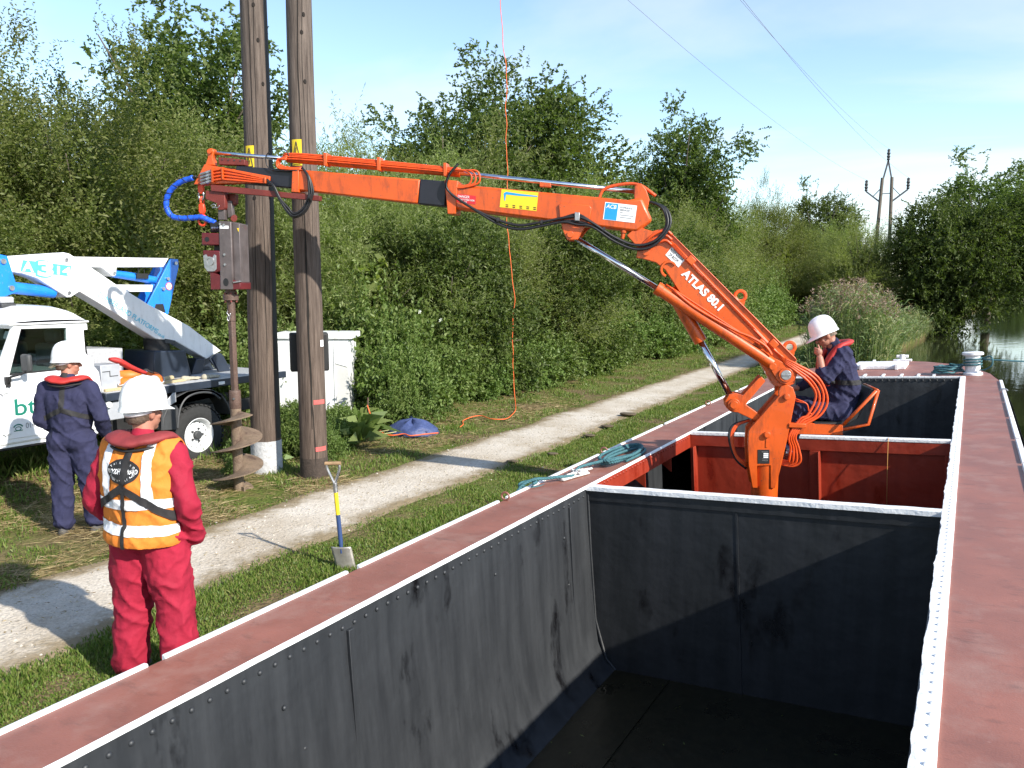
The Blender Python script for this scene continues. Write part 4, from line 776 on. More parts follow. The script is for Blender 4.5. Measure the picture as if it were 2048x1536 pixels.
# the helical flight: two and a half turns of thick plate
vs = []; fs = []; nst = 116
for i in range(nst+1):
    tt = i/nst; a = -2*math.pi*2.95*tt+2.75; z = 0.955-0.97*tt; rr = 0.285 if tt < 0.86 else 0.285-0.17*(tt-0.86)/0.14
    for rad in (0.055, rr):
        for dz in (0.0, -0.014): vs.append(C3(AX+rad*math.cos(a), z+dz-(0.02 if rad > 0.1 else 0), rad*math.sin(a)))
    if i: o = 4*i; fs += [(o-4, o-2, o+2, o), (o-3, o+1, o+3, o-1), (o-2, o-1, o+3, o+2), (o-4, o, o+1, o-3)]
fs += [(0, 1, 3, 2), (4*nst, 4*nst+2, 4*nst+3, 4*nst+1)]
MB().add(vs, fs).build('auger_flight', M_['auger'], aug, smooth=50)
MB().cyl(C3(AX, 0.02), C3(AX+0.02, -0.06), 0.055, 0.02, n=10).bar(C3(AX-0.1, 0.02, 0.05), C3(AX+0.1, 0.02, -0.05), 0.02, 0.09).build('cutting_tip', M_['auger'], aug, 0.004)
# blue sleeved hose from jib tip to the drive head
bl = thing('sleeved_hose', C3(6.3, 3.1), 'blue spiral sleeved hydraulic hose looping from jib tip to auger head', 'hose')
q = [(6.245, 3.590, .10), (6.30, 3.572, .10), (6.44, 3.535, .09), (6.56, 3.46, .08), (6.63, 3.364, .07), (6.645, 3.25, .06), (6.59, 3.165, .05), (6.48, 3.140, .05), (6.36, 3.142, .05), (6.24, 3.148, .05), (6.16, 3.12, .04), (6.08, 3.085, .03), (6.0, 3.045, .02)]
P = smoothpath([C3(*p) for p in q], 12); MB().tube(P[10:-12], [0.030+0.0016*math.sin(i*0.9) for i in range(len(P)-22)], 12).build('sleeve', M_['bluesleeve'], bl, smooth=180)
MB().tube(P[:14], 0.016, 8).build('hose_end', M_['hose'], bl, smooth=180); MB().tube(P[-14:], 0.020, 8).build('hose_end', M_['hose'], bl, smooth=180)
mb = MB(); tn = []
for i, p in enumerate(P[14:-40]):
    tng = (P[i+15]-P[i+13]).normalized(); u = tng.cross(Vector((0.3, 0.2, 1))).normalized(); w = tng.cross(u); a = i*0.55; tn.append(p+(u*math.cos(a)+w*math.sin(a))*0.0305)
mb.tube(tn, 0.004, 5).build('spiral_wrap', M_['hose'], bl, smooth=180)
# chain and hook at the tip
hk = thing('lifting_hook', C3(6.24, 3.08), 'orange lifting hook hanging on short shackle chain at the jib tip', 'hook')
hm = pm('orange hook paint', (0.70, 0.06, 0.015), 0.4, 0, 0.2, 20)
def ring(r, z, a_, b_, th, m, tw=0): return MB().tube([C3(r+a_*math.cos(t_)*math.cos(tw), z+b_*math.sin(t_), 0.02+a_*math.cos(t_)*math.sin(tw)) for t_ in np.linspace(0, 2*math.pi, 17)], th, 7).build('chain_link', m, hk, smooth=180)
MB().prism([(6.27, 3.54), (6.20, 3.54), (6.205, 3.43), (6.24, 3.40), (6.275, 3.43)], CO, CU, CZ, CW, 0.0, 0.04).build('hook_bracket', hm, hk, 0.01)
ring(6.240, 3.39, 0.030, 0.05, 0.012, M_['steel']); ring(6.235, 3.33, 0.022, 0.045, 0.012, hm, 1.2)
MB().prism([(6.27, 3.30), (6.205, 3.30), (6.20, 3.22), (6.22, 3.18), (6.26, 3.18), (6.275, 3.22)], CO, CU, CZ, CW, 0.0, 0.045).build('hook_shank', hm, hk, 0.012)
MB().tube([C3(6.24+0.045*math.cos(t_), 3.115+0.055*math.sin(t_), 0.022) for t_ in np.linspace(1.7, 1.7+5.4, 20)], [0.020-0.0004*i for i in range(20)], 8).build('hook_bow', hm, hk, smooth=180)
# ------------------------------------------------------------------ people
def rot2(p, a, c=(0, 0)): x, y = p[0]-c[0], p[1]-c[1]; return (c[0]+x*math.cos(a)-y*math.sin(a), c[1]+x*math.sin(a)+y*math.cos(a), p[2])
def capsule(bm, p0, p1, r0, r1, n=14, m=5):
    p0, p1 = Vector(p0), Vector(p1); d = (p1-p0); L = d.length; d = d/L if L > 1e-6 else Vector((0, 0, 1))
    u = d.orthogonal().normalized(); w = d.cross(u); rings = []
    for i in range(m+1): a = -math.pi/2+math.pi/2*i/m; rings.append((p0+d*(r0*math.sin(a)), r0*math.cos(a)))
    for i in range(m+1): a = math.pi/2*i/m; rings.append((p1+d*(r1*math.sin(a)), r1*math.cos(a)))
    V = [[bm.verts.new(c+(u*math.cos(2*math.pi*k/n)+w*math.sin(2*math.pi*k/n))*max(r, 1e-4)) for k in range(n)] for c, r in rings]
    for i in range(len(V)-1):
        for k in range(n): bm.faces.new((V[i][k], V[i][(k+1) % n], V[i+1][(k+1) % n], V[i+1][k]))
    bm.faces.new(V[0][::-1]); bm.faces.new(V[-1])
def ellipsoid(bm, c, r, rot=(0, 0, 0)):
    M = Matrix.Translation(c) @ Euler(rot).to_matrix().to_4x4() @ Matrix.Diagonal((*r, 1)); bmesh.ops.create_uvsphere(bm, u_segments=20, v_segments=14, radius=1.0, matrix=M)
def remesh(prims, voxel=0.012, smooth=6, wr=None):
    """tapered capsules and ellipsoids fused into one continuous skin"""
    bm = bmesh.new()
    for p in prims:
        if p[0] == 'c': capsule(bm, *p[1:])
        else: ellipsoid(bm, *p[1:])
    bmesh.ops.recalc_face_normals(bm, faces=bm.faces)
    me = bpy.data.meshes.new('tmp'); bm.to_mesh(me); bm.free()
    o = bpy.data.objects.new('tmp', me); COL.objects.link(o)
    r = o.modifiers.new('r', 'REMESH'); r.mode = 'VOXEL'; r.voxel_size = voxel
    s = o.modifiers.new('s', 'SMOOTH'); s.iterations = smooth; s.factor = 0.5
    dg = bpy.context.evaluated_depsgraph_get(); out_ = bpy.data.meshes.new_from_object(o.evaluated_get(dg))
    bpy.data.objects.remove(o); bpy.data.meshes.remove(me)
    if wr: wr(out_)
    return out_
def wrinkle(amp, fx=7.0, fz=15.0, seed=0, where=None):
    def fn(me):
        nv = len(me.vertices); co = np.empty(nv*3); me.vertices.foreach_get('co', co); no = np.empty(nv*3); me.vertices.foreach_get('normal', no); co = co.reshape(-1, 3); no = no.reshape(-1, 3)
        for i in range(nv):
            x, y, z = co[i]; k = amp if where is None else amp*where(x, y, z)
            a = noise.noise(Vector((x*fx+seed, y*fx, z*fz+1.3*x*fx))); b_ = noise.noise(Vector((x*fx*2.2, y*fx*2.2+seed, z*fz*1.5-2.0*x*fx)))
            d = k*(1.5*max(0.0, 1-abs(a)*2.6)**2+0.8*max(0.0, 1-abs(b_)*3.0)**2-0.45); co[i] += no[i]*d
        me.vertices.foreach_set('co', co.ravel()); me.update()
    return fn
def cut(me, planes, off=0.0, name='cut', thick=0.0):
    """piece of a surface on the positive side of every (point, normal) plane, lifted along its normals"""
    bm = bmesh.new(); bm.from_mesh(me); bm.normal_update()
    for co, no in planes:
        bmesh.ops.bisect_plane(bm, geom=bm.verts[:]+bm.edges[:]+bm.faces[:], dist=1e-6, plane_co=co, plane_no=no, clear_inner=True)
    bm.normal_update()
    if off:
        nn = [v.normal.copy() for v in bm.verts]
        for v, q in zip(bm.verts, nn): v.co += q*off
    if thick and len(bm.faces): bmesh.ops.solidify(bm, geom=bm.faces[:], thickness=thick)
    m2 = bpy.data.meshes.new(name); bm.to_mesh(m2); bm.free(); return m2
def pl(c, nrm): return (Vector(c), Vector(nrm).normalized())
def tree_of(me):
    return BVHTree.FromPolygons([v.co.copy() for v in me.vertices], [tuple(p.vertices) for p in me.polygons])
def local(o): o['_local'] = 1; return o
def helmet(parent, H, m=None, yaw=0, tilt=0):
    """hard hat shell with brim and peak about the head centre H, facing local +y"""
    M = Matrix.Translation(H) @ Matrix.Rotation(yaw, 4, 'Z') @ Matrix.Rotation(tilt, 4, 'X')
    n_ = 40; vs = []; fs = []
    rings = [(1.0, 0.0), (1.0, 0.02), (0.985, 0.042), (0.945, 0.073), (0.87, 0.103), (0.75, 0.128), (0.57, 0.148), (0.33, 0.161), (0.15, 0.165), (0.0, 0.166)]
    brim = [(1.005, -0.006, 1.0), (1.055, -0.016, 1.0), (1.055, -0.021, 1.0), (0.95, -0.004, 0)]
    def pt(k, s_, z, pk):
        a = 2*math.pi*k/n_; x = 0.115*math.cos(a)*s_; y = 0.140*math.sin(a)*s_
        if pk:
            f = max(0, math.sin(a))**3; y += 0.060*f*pk*(s_-0.99)/0.065; z -= 0.020*f*(s_-0.99)/0.065
            bck = max(0, -math.sin(a))**2; z -= 0.014*bck*(s_-0.99)/0.065
        ridge = (0.009*math.exp(-(x/0.014)**2)+0.006*math.exp(-((abs(x)-0.045)/0.010)**2))*min(1, max(0, (z-0.05)/0.04))
        return M @ Vector((x, y, z+ridge))
    allr = [(s_, z, pk) for s_, z, pk in brim[::-1]] + [(s_, z, 0) for s_, z in rings]
    for s_, z, pk in allr:
        for k in range(n_): vs.append(pt(k, max(s_, 0.01), z, pk))
    m_ = len(allr); fs = [(i*n_+k, i*n_+(k+1) % n_, (i+1)*n_+(k+1) % n_, (i+1)*n_+k) for i in range(m_-1) for k in range(n_)] + [tuple(range((m_-1)*n_, m_*n_))]
    return MB().add(vs, fs).build('helmet', m or M_['helmet'], parent, smooth=70)
def head_prims(H, yaw=0.0, pitch=0.0, s=1.0):
    """skull, jaw, nose, brow, ears about head centre H"""
    M = Matrix.Translation(H) @ Matrix.Rotation(yaw, 4, 'Z') @ Matrix.Rotation(pitch, 4, 'X'); q = Euler((pitch, 0, yaw), 'XYZ')
    T = lambda p: tuple(M @ Vector(p)); rt = tuple(M.to_euler())
    return [('e', T((0, -0.008, 0.02)), (0.076, 0.096, 0.105), rt), ('e', T((0, 0.03, -0.045)), (0.060, 0.066, 0.068), rt), ('e', T((0, 0.055, -0.095)), (0.032, 0.032, 0.024), rt),
            ('c', T((0, 0.092, 0.005)), T((0, 0.112, -0.030)), 0.009, 0.014), ('c', T((-0.035, 0.080, 0.022)), T((0.035, 0.080, 0.022)), 0.013, 0.013),
            ('c', T((-0.018, 0.088, -0.068)), T((0.018, 0.088, -0.068)), 0.009, 0.009), ('c', T((-0.045, 0.055, -0.03)), T((0.045, 0.055, -0.03)), 0.022, 0.022),
            ('e', T((-0.078, -0.005, -0.012)), (0.010, 0.020, 0.032), rt), ('e', T((0.078, -0.005, -0.012)), (0.010, 0.020, 0.032), rt)], M
def hairpiece(parent, M, low=-0.06, m=None):
    me = remesh([('e', tuple(M @ Vector((0, -0.02, 0.025))), (0.081, 0.094, 0.108), tuple(M.to_euler())), ('e', tuple(M @ Vector((0, -0.055, -0.03))), (0.066, 0.052, 0.055), tuple(M.to_euler()))], 0.009, 3)
    R3 = M.to_3x3(); me = cut(me, [(M @ Vector((0, 0.035, 0.03)), R3 @ Vector((0, -1, 0.35))), (M @ Vector((0, -0.05, low)), R3 @ Vector((0, -0.15, 1)))], 0.0, 'hair')
    for v in me.vertices: v.co += v.normal*0.004*noise.noise(v.co*90)
    return link('hair', me, m or M_['hair'], parent, smooth=180)
def boot(parent, ank, yaw, m):
    M = Matrix.Translation((ank[0], ank[1], 0)) @ Matrix.Rotation(yaw, 4, 'Z'); T = lambda p: tuple(M @ Vector(p))
    me = remesh([('c', T((0, -0.01, 0.17)), T((0, 0.0, 0.08)), 0.056, 0.055), ('e', T((0, 0.005, 0.055)), (0.048, 0.085, 0.055), (0, 0, yaw)), ('c', T((0, 0.03, 0.05)), T((0, 0.135, 0.042)), 0.046, 0.045), ('c', T((0, -0.04, 0.022)), T((0, 0.15, 0.022)), 0.045, 0.048)], 0.012, 4)
    for v in me.vertices: v.co.z = max(v.co.z, 0.002)
    return link('boot', me, m, parent, smooth=60)

def standing(name, loc, face, label, cloth, arms, legs, headyaw, scale=1.0, seed=0, build=1.0):
    """figure in local axes: x right, y forward, z up; returns root and the overall mesh"""
    root = thing(name, loc, label, 'person', rot=(0, 0, face)); root.scale = (scale,)*3; local(root)
    P = []
    for sgn, (kx, ky), (ax, ay) in ((-1, *legs[0]), (1, *legs[1])):
        P += [('c', (sgn*0.095, -0.01, 0.92), (kx, ky, 0.50), 0.128*build, 0.098*build), ('c', (kx, ky, 0.50), (ax, ay, 0.13), 0.098*build, 0.092*build), ('e', (ax, ay, 0.12), (0.098, 0.105, 0.05), (0, 0, 0))]
    P += [('e', (0, -0.01, 0.96), (0.185*build, 0.145*build, 0.15), (0, 0, 0)), ('e', (0.085, -0.07, 0.92), (0.105, 0.09, 0.11), (0, 0, 0)), ('e', (-0.085, -0.07, 0.92), (0.105, 0.09, 0.11), (0, 0, 0)),
          ('c', (0, 0, 1.05), (0, -0.005, 1.25), 0.155*build, 0.165*build), ('c', (-0.06, 0, 1.10), (-0.09, -0.01, 1.33), 0.13, 0.13), ('c', (0.06, 0, 1.10), (0.09, -0.01, 1.33), 0.13, 0.13),
          ('e', (0, -0.01, 1.34), (0.205*build, 0.135*build, 0.15), (0, 0, 0)), ('c', (-0.17, -0.015, 1.435), (0.17, -0.015, 1.435), 0.072, 0.072), ('c', (-0.08, -0.015, 1.47), (0.08, -0.015, 1.47), 0.062, 0.062), ('c', (0, -0.02, 1.44), (0, -0.008, 1.53), 0.085, 0.066)]
    for sgn, (ex, ey, ez), (hx, hy, hz) in ((-1, *arms[0]), (1, *arms[1])):
        P += [('c', (sgn*0.205, -0.015, 1.42), (ex, ey, ez), 0.080, 0.066), ('c', (ex, ey, ez), (hx, hy, hz), 0.066, 0.056)]
    me = remesh(P, 0.011, 7, wrinkle(0.0095, 5.0, 7.0, seed, lambda x, y, z: 0.25 if z > 1.38 else 1.0))
    H = (0, 0.012, 1.66); hp, HM = head_prims(H, headyaw, 0.0)
    skin = remesh([('c', (0, -0.012, 1.44), (0, 0.0, 1.60), 0.058, 0.058)] + hp, 0.0065, 4)
    link('body', skin, M_['skin'], root, smooth=180)
    link('overalls', me, cloth, root, smooth=180)
    hairpiece(root, HM)
    hm_ = helmet(root, tuple(HM @ Vector((0, 0.0, 0.038))), yaw=headyaw, tilt=R(-3))
    MB().tube([HM @ Vector((0.082*math.cos(a), -0.012+0.105*math.sin(a), 0.012-0.02*max(0, -math.sin(a)))) for a in np.linspace(math.pi*0.95, math.pi*2.05, 20)], 0.014, 6, flat=0.25, upv=(1, 0, 0)).build('headband', M_['reflect'], root, smooth=180)
    for (ax, ay), yw in ((legs[0][1], 0.15), (legs[1][1], -0.15)): boot(root, (ax, ay), yw, M_['boot'])
    return root, me, HM
def lifejacket(root, me, m, edge, s=1.0):
    """horseshoe collar lying on the shoulders, ends hanging down the chest"""
    q = [(-0.105, 0.175, 1.13), (-0.11, 0.178, 1.27), (-0.125, 0.115, 1.43), (-0.135, 0.02, 1.515), (-0.105, -0.085, 1.520), (0, -0.125, 1.505), (0.105, -0.085, 1.520), (0.135, 0.02, 1.515), (0.125, 0.115, 1.43), (0.11, 0.178, 1.27), (0.105, 0.175, 1.13)]
    P = smoothpath([Vector(p) for p in q], 8); lj = MB().tube(P, 0.070*s, 14, flat=0.40, upv=(0, 1, 0.45)).build('lifejacket', m, root, smooth=180)
    for v in lj.data.vertices: v.co += v.normal*0.006*noise.noise(v.co*18)
    E = []
    for i, p in enumerate(P):
        tng = (P[min(i+1, len(P)-1)]-P[max(i-1, 0)]).normalized(); c = Vector((0, 0.0, p.z)); o_ = (p-c); o_ = (o_-tng*o_.dot(tng)).normalized(); E.append(p+o_*0.038*s-Vector((0, 0, 0.048)))
    MB().tube(E, 0.0085, 6).build('edge_binding', edge, root, smooth=180)
    return lj

# man in red overalls and orange vest, back to the camera
face1 = math.atan2(0.60, 0.80)
m1, me1, HM1 = standing('person', (-4.18, 2.95, 0.0), R(18), 'person in red overalls and orange reflective vest standing on the grass, back turned', M_['redcloth'],
    arms=(((-0.315, -0.06, 1.13), (-0.215, 0.10, 0.92)), ((0.295, -0.05, 1.12), (0.24, 0.09, 0.89))),
    legs=(((-0.135, 0.0), (-0.165, -0.02)), ((0.135, 0.01), (0.165, -0.01))), headyaw=R(-15), seed=3, build=1.12)
VP = [('c', (0, 0, 1.05), (0, -0.005, 1.25), 0.205, 0.21), ('c', (-0.07, 0, 0.98), (-0.10, -0.012, 1.34), 0.175, 0.165), ('c', (0.07, 0, 0.98), (0.10, -0.012, 1.34), 0.175, 0.165), ('e', (0, -0.01, 1.34), (0.25, 0.175, 0.172), (0, 0, 0)),
      ('c', (-0.17, -0.015, 1.437), (0.17, -0.015, 1.437), 0.096, 0.096), ('c', (-0.08, -0.015, 1.47), (0.08, -0.015, 1.47), 0.080, 0.080), ('e', (0, -0.03, 0.94), (0.24, 0.205, 0.15), (0, 0, 0))]
vest_s = remesh(VP, 0.009, 8, wrinkle(0.006, 5, 7, 11))
arm_l = [pl((-0.235, 0, 1.2), (1, 0, 0.02)), pl((0.238, 0, 1.2), (-1, 0, 0.02))]
vest_f = cut(vest_s, [pl((0, 0, 0.905), (0.06, 0, 1)), pl((0, 0, 1.515), (0, 0, -1))] + arm_l, 0, 'vest')
vest = link('reflective_vest', vest_f, M_['hivis'], m1, smooth=180)
so_ = vest.modifiers.new('thickness', 'SOLIDIFY'); so_.thickness = 0.006
def vband(nm, planes, m, off=0.006, parent=None): return link(nm, cut(vest_f, planes, off, nm), m, parent or vest, smooth=180)
vband('reflective_band', [pl((0, 0, 0.975), (0.05, 0, 1)), pl((0, 0, 1.035), (-0.05, 0, -1))], M_['reflect'])
vband('reflective_band', [pl((0, 0, 1.125), (0.0, 0, 1)), pl((0, 0, 1.183), (0, 0, -1))], M_['reflect'])
for s_ in (-1, 1): vband('reflective_brace', [pl((s_*0.100, 0, 1.2), (s_, 0, s_*0.0)), pl((s_*0.155, 0, 1.2), (-s_, 0, 0)), pl((0, 0, 1.184), (0, 0, 1))], M_['reflect'])
# harness straps over the vest: upright, and an inverted V under the arms
bk = pl((0, 0.0, 0), (0, -1, 0))
vband('harness_strap', [bk, pl((-0.021, 0, 1.27), (1, 0, -0.10)), pl((0.021, 0, 1.27), (-1, 0, 0.10)), pl((0, 0, 1.265), (0, 0, 1))], M_['strap'], 0.011, m1)
vband('harness_strap', [bk, pl((-0.013, 0, 0), (1, 0, 0)), pl((0.013, 0, 0), (-1, 0, 0)), pl((0, 0, 1.272), (0, 0, -1))], M_['strap'], 0.012, m1)
for s_, dz in ((-1, 0.62), (1, 0.78)):
    nrm = Vector((s_*dz, 0, 1)).normalized(); c0 = Vector((0, 0, 1.255))
    vband('harness_strap', [bk, (c0-nrm*0.022, nrm), (c0+nrm*0.022, -nrm), pl((0, 0, 0), (s_, 0, 0))], M_['strap'], 0.011, m1)
tv = tree_of(vest_f)
def onback(x, z, off):
    h = tv.ray_cast(Vector((x, -1.0, z)), Vector((0, 1, 0)))
    return (h[0]+Vector((0, -off, 0))) if h[0] is not None else Vector((x, -0.2, z))
oc = (-0.010, 1.345)
disc = [onback(oc[0], oc[1], 0.0085)]; fcs = []
for j, rr in enumerate((0.35, 0.7, 1.0)):
    for k in range(32): a = 2*math.pi*k/32; disc.append(onback(oc[0]+0.104*rr*math.cos(a), oc[1]+0.070*rr*math.sin(a), 0.0085))
for k in range(32): fcs.append((0, 1+k, 1+(k+1) % 32)); [fcs.append((1+32*j+k, 33+32*j+k, 33+32*j+(k+1) % 32, 1+32*j+(k+1) % 32)) for j in range(2)]
badge = MB().add(disc, fcs).build('oval_badge', M_['black'], vest, smooth=180)
def backtext(s_, size, x, z, m, width=None, rot=0.0, bold=0.0):
    me = textmesh(s_, size, 0, bold); xs = [v.co.x for v in me.vertices]; sx = width/(max(xs)-min(xs)) if width else 1.0; x0 = min(xs)
    for v in me.vertices:
        a, b_ = (v.co.x-x0)*sx, v.co.y; a, b_ = a*math.cos(rot)-b_*math.sin(rot), a*math.sin(rot)+b_*math.cos(rot); v.co = onback(x+a, z+b_, 0.0105)
    return link('lettering', me, m, badge, smooth=0)
backtext('WOOD', 0.036, oc[0]-0.096, oc[1]-0.012, M_['white'], 0.070, bold=0.0006); backtext('HE', 0.046, oc[0]-0.024, oc[1]-0.014, M_['white'], 0.034, bold=0.0006); backtext('WARD', 0.036, oc[0]+0.030, oc[1]-0.012, M_['white'], 0.064, bold=0.0006)
for s_, r0, sg, sp in (('TAILORED', 0.0, 1, 0.285), ('ENGINEERING', 0.0, -1, 0.235)):
    for i, ch in enumerate(s_):
        a = math.pi/2-sg*(i-(len(s_)-1)/2)*sp if sg > 0 else -math.pi/2+(i-(len(s_)-1)/2)*sp
        px_, pz_ = oc[0]+0.082*math.cos(a), oc[1]+0.050*math.sin(a); backtext(ch, 0.017, px_-0.005, pz_-0.006, M_['white'], None, (a-math.pi/2)*0.6 if sg > 0 else (a+math.pi/2)*0.6)
for k in range(3): backtext('I', 0.02, oc[0]+0.004+0.005*k, oc[1]+0.028, M_['yellow'], 0.003, (1-k)*0.3)
lifejacket(m1, me1, M_['lifered2'], M_['black'], 1.05)

# man in navy overalls by the truck
m2, me2, HM2 = standing('person', (-7.40, 4.46, 0.0), R(32), 'person in navy overalls and red lifejacket standing by the white truck, back turned', M_['navycloth'],
    arms=(((-0.265, -0.03, 1.13), (-0.17, 0.14, 0.97)), ((0.30, -0.04, 1.15), (0.25, 0.13, 0.97))),
    legs=(((-0.12, 0.0), (-0.125, -0.02)), ((0.13, 0.02), (0.15, 0.06))), headyaw=R(-50), seed=21, build=1.0)
lifejacket(m2, me2, M_['lifered'], M_['strap'], 0.95)
def mband(me, nm, planes, m, off, root): return link(nm, cut(me, planes, off, nm), m, root, smooth=180)
mband(me2, 'harness_strap', [bk, pl((-0.024, 0, 0), (1, 0, 0)), pl((0.024, 0, 0), (-1, 0, 0)), pl((0, 0, 1.235), (0, 0, 1))], M_['strap'], 0.005, m2)
for s_ in (-1, 1):
    nrm = Vector((s_*0.45, 0, 1)).normalized(); c0 = Vector((0, 0, 1.24))
    mband(me2, 'harness_strap', [bk, (c0-nrm*0.023, nrm), (c0+nrm*0.023, -nrm), pl((0, 0, 0), (s_, 0, 0)), pl((s_*0.215, 0, 0), (-s_, 0, 0))], M_['strap'], 0.005, m2)
MB().tube([HM2 @ Vector((0.085*math.cos(a), 0.03+0.078*math.sin(a), 0.015)) for a in np.linspace(-0.3, math.pi+0.3, 16)], 0.006, 6).add([HM2 @ Vector((x, 0.112-0.3*abs(x), z)) for x, z in ((0.012, 0.028), (0.066, 0.028), (0.06, -0.004), (0.016, -0.006), (-0.012, 0.028), (-0.066, 0.028), (-0.06, -0.004), (-0.016, -0.006))], [(0, 1, 2, 3), (4, 5, 6, 7)]).build('sunglasses', M_['sunglass'], m2)
MB().add([HM2 @ Vector((x, y, z)) for x, y, z in ((-0.07, -0.10, 0.03), (0.07, -0.10, 0.03), (0.06, -0.155, -0.035), (-0.06, -0.155, -0.035), (-0.07, -0.09, 0.0), (0.07, -0.09, 0.0))], [(0, 1, 2, 3), (4, 5, 2, 3)]).build('neck_flap', pm('tan neck flap', (0.30, 0.24, 0.15), 0.8), m2)

# seated crane operator, facing along the jib; local axes: x forward (jib), y up is z, built directly in crane axes
op = thing('person', C3(-0.72, 1.0), 'person in navy overalls sitting on the crane seat with one hand raised to mouth', 'person')
def c(r, z, w): return tuple(C3(r, z, w-0.12))
sh_l, sh_r = (-0.685, 1.70, 0.13), (-0.685, 1.70, -0.23)
P = [('c', c(-0.72, 1.10, 0.03), c(-0.72, 1.10, -0.13), 0.135, 0.135), ('c', c(-0.755, 1.15, -0.05), c(-0.765, 1.36, -0.05), 0.150, 0.150), ('c', c(-0.765, 1.34, 0.0), c(-0.70, 1.58, 0.03), 0.135, 0.135), ('c', c(-0.765, 1.34, -0.10), c(-0.70, 1.58, -0.13), 0.135, 0.135),
     ('c', c(-0.68, 1.69, 0.08), c(-0.68, 1.69, -0.18), 0.085, 0.085), ('c', c(-0.67, 1.66, -0.05), c(-0.63, 1.79, -0.05), 0.085, 0.066), ('e', c(-0.70, 1.24, -0.05), (0.17, 0.17, 0.14), (0, 0, 0)),
     ('c', c(-0.70, 1.085, 0.05), c(-0.29, 1.13, 0.07), 0.105, 0.085), ('c', c(-0.70, 1.085, -0.15), c(-0.29, 1.15, -0.17), 0.105, 0.085), ('c', c(-0.29, 1.13, 0.07), c(-0.20, 0.72, 0.07), 0.083, 0.075), ('c', c(-0.29, 1.15, -0.17), c(-0.20, 0.72, -0.17), 0.083, 0.075),
     ('c', c(*sh_l), c(-0.535, 1.46, 0.17), 0.082, 0.070), ('c', c(-0.535, 1.46, 0.17), c(-0.49, 1.52, 0.15), 0.072, 0.062), ('c', c(*sh_r), c(-0.58, 1.42, -0.27), 0.080, 0.068), ('c', c(-0.58, 1.42, -0.27), c(-0.36, 1.33, -0.20), 0.066, 0.055)]
me3 = remesh(P, 0.011, 7, wrinkle(0.010, 6.5, 9, 5))
Hc = C3(-0.545, 1.88, -0.17); fy = math.atan2(CU.y, CU.x)-math.pi/2
hp, HM3 = head_prims(tuple(Hc), fy, R(-30))
hand = []
# raised left fist: palm, four curled fingers, thumb
hw = Vector(c(-0.462, 1.655, 0.125)); pc = Vector(c(-0.452, 1.715, 0.115))
hand += [('c', c(-0.49, 1.50, 0.15), tuple(hw), 0.046, 0.034), ('e', tuple(pc), (0.036, 0.030, 0.042), (0, 0, 0))]
for k, (ln_, dz) in enumerate(((0.036, 0.026), (0.040, 0.010), (0.037, -0.006), (0.030, -0.021))):
    b0 = c(-0.440, 1.722+dz, 0.130-0.006*k); b1_ = c(-0.415, 1.728+dz*1.1, 0.112-0.004*k); b2_ = c(-0.422, 1.724+dz, 0.082); b3_ = c(-0.448, 1.720+dz, 0.080)
    hand += [('c', tuple(b0), tuple(b1_), 0.0098, 0.0092), ('c', tuple(b1_), tuple(b2_), 0.0092, 0.0086), ('c', tuple(b2_), tuple(b3_), 0.0086, 0.0078)]
hand += [('c', c(-0.468, 1.705, 0.095), c(-0.462, 1.752, 0.086), 0.0115, 0.0100), ('c', c(-0.462, 1.752, 0.086), c(-0.450, 1.785, 0.072), 0.0100, 0.0085)]
rh = Vector(c(-0.33, 1.32, -0.19)); hand += [('c', c(-0.37, 1.33, -0.20), tuple(rh), 0.034, 0.034), ('e', c(-0.29, 1.30, -0.18), (0.045, 0.03, 0.03), (0, 0, 0))]
for k in range(4): hand += [('c', c(-0.265, 1.31-0.004*k, -0.205+0.018*k), c(-0.225, 1.285, -0.205+0.018*k), 0.0095, 0.0085), ('c', c(-0.225, 1.285, -0.205+0.018*k), c(-0.235, 1.255, -0.20+0.018*k), 0.0085, 0.008)]
inner = [('c', c(-0.66, 1.69, 0.08), c(-0.66, 1.69, -0.18), 0.05, 0.05), ('c', c(-0.66, 1.69, 0.10), c(-0.535, 1.46, 0.17), 0.04, 0.038), ('c', c(-0.535, 1.46, 0.17), c(-0.49, 1.52, 0.15), 0.038, 0.04), ('c', c(-0.66, 1.69, -0.18), c(-0.58, 1.42, -0.27), 0.04, 0.036), ('c', c(-0.58, 1.42, -0.27), c(-0.37, 1.33, -0.20), 0.034, 0.03)]
skin3 = remesh(inner+hand+[('c', c(-0.655, 1.70, -0.05), tuple(HM3 @ Vector((0, -0.02, -0.05))), 0.058, 0.056)] + hp, 0.0048, 3)
link('body', skin3, M_['skin'], op, smooth=180); link('overalls', me3, M_['navycloth'], op, smooth=180)
hairpiece(op, HM3, -0.03, pm('short grey hair', (0.16, 0.12, 0.09), 0.7, 0, 0.4, 60, 0.5, 160))
hh = HM3 @ Vector((0, 0.0, 0.040)); 
MH = Matrix.Translation(hh)
hv = helmet(op, (0, 0, 0)); MX = Matrix.Translation(hh) @ Matrix.Rotation(fy, 4, 'Z') @ Matrix.Rotation(R(-26), 4, 'X'); hv.data.transform(MX)
q = [(-0.555, 1.38, .075), (-0.525, 1.50, .10), (-0.545, 1.63, .115), (-0.64, 1.765, .105), (-0.745, 1.80, .03), (-0.765, 1.805, -.05), (-0.745, 1.80, -.13), (-0.64, 1.765, -.205), (-0.545, 1.63, -.215), (-0.525, 1.50, -.20), (-0.555, 1.38, -.175)]
MB().tube(smoothpath([c(*p) for p in q], 8), 0.058, 14, flat=0.5, upv=tuple(CU)).build('lifejacket', M_['lifered'], op, smooth=180)
link('harness_belt', cut(me3, [pl(C3(0, 1.385), (0, 0, 1)), pl(C3(0, 1.435), (0, 0, -1)), pl(C3(-0.56, 1.4), -CU)], 0.006, 'belt'), M_['strap'], op, smooth=180)
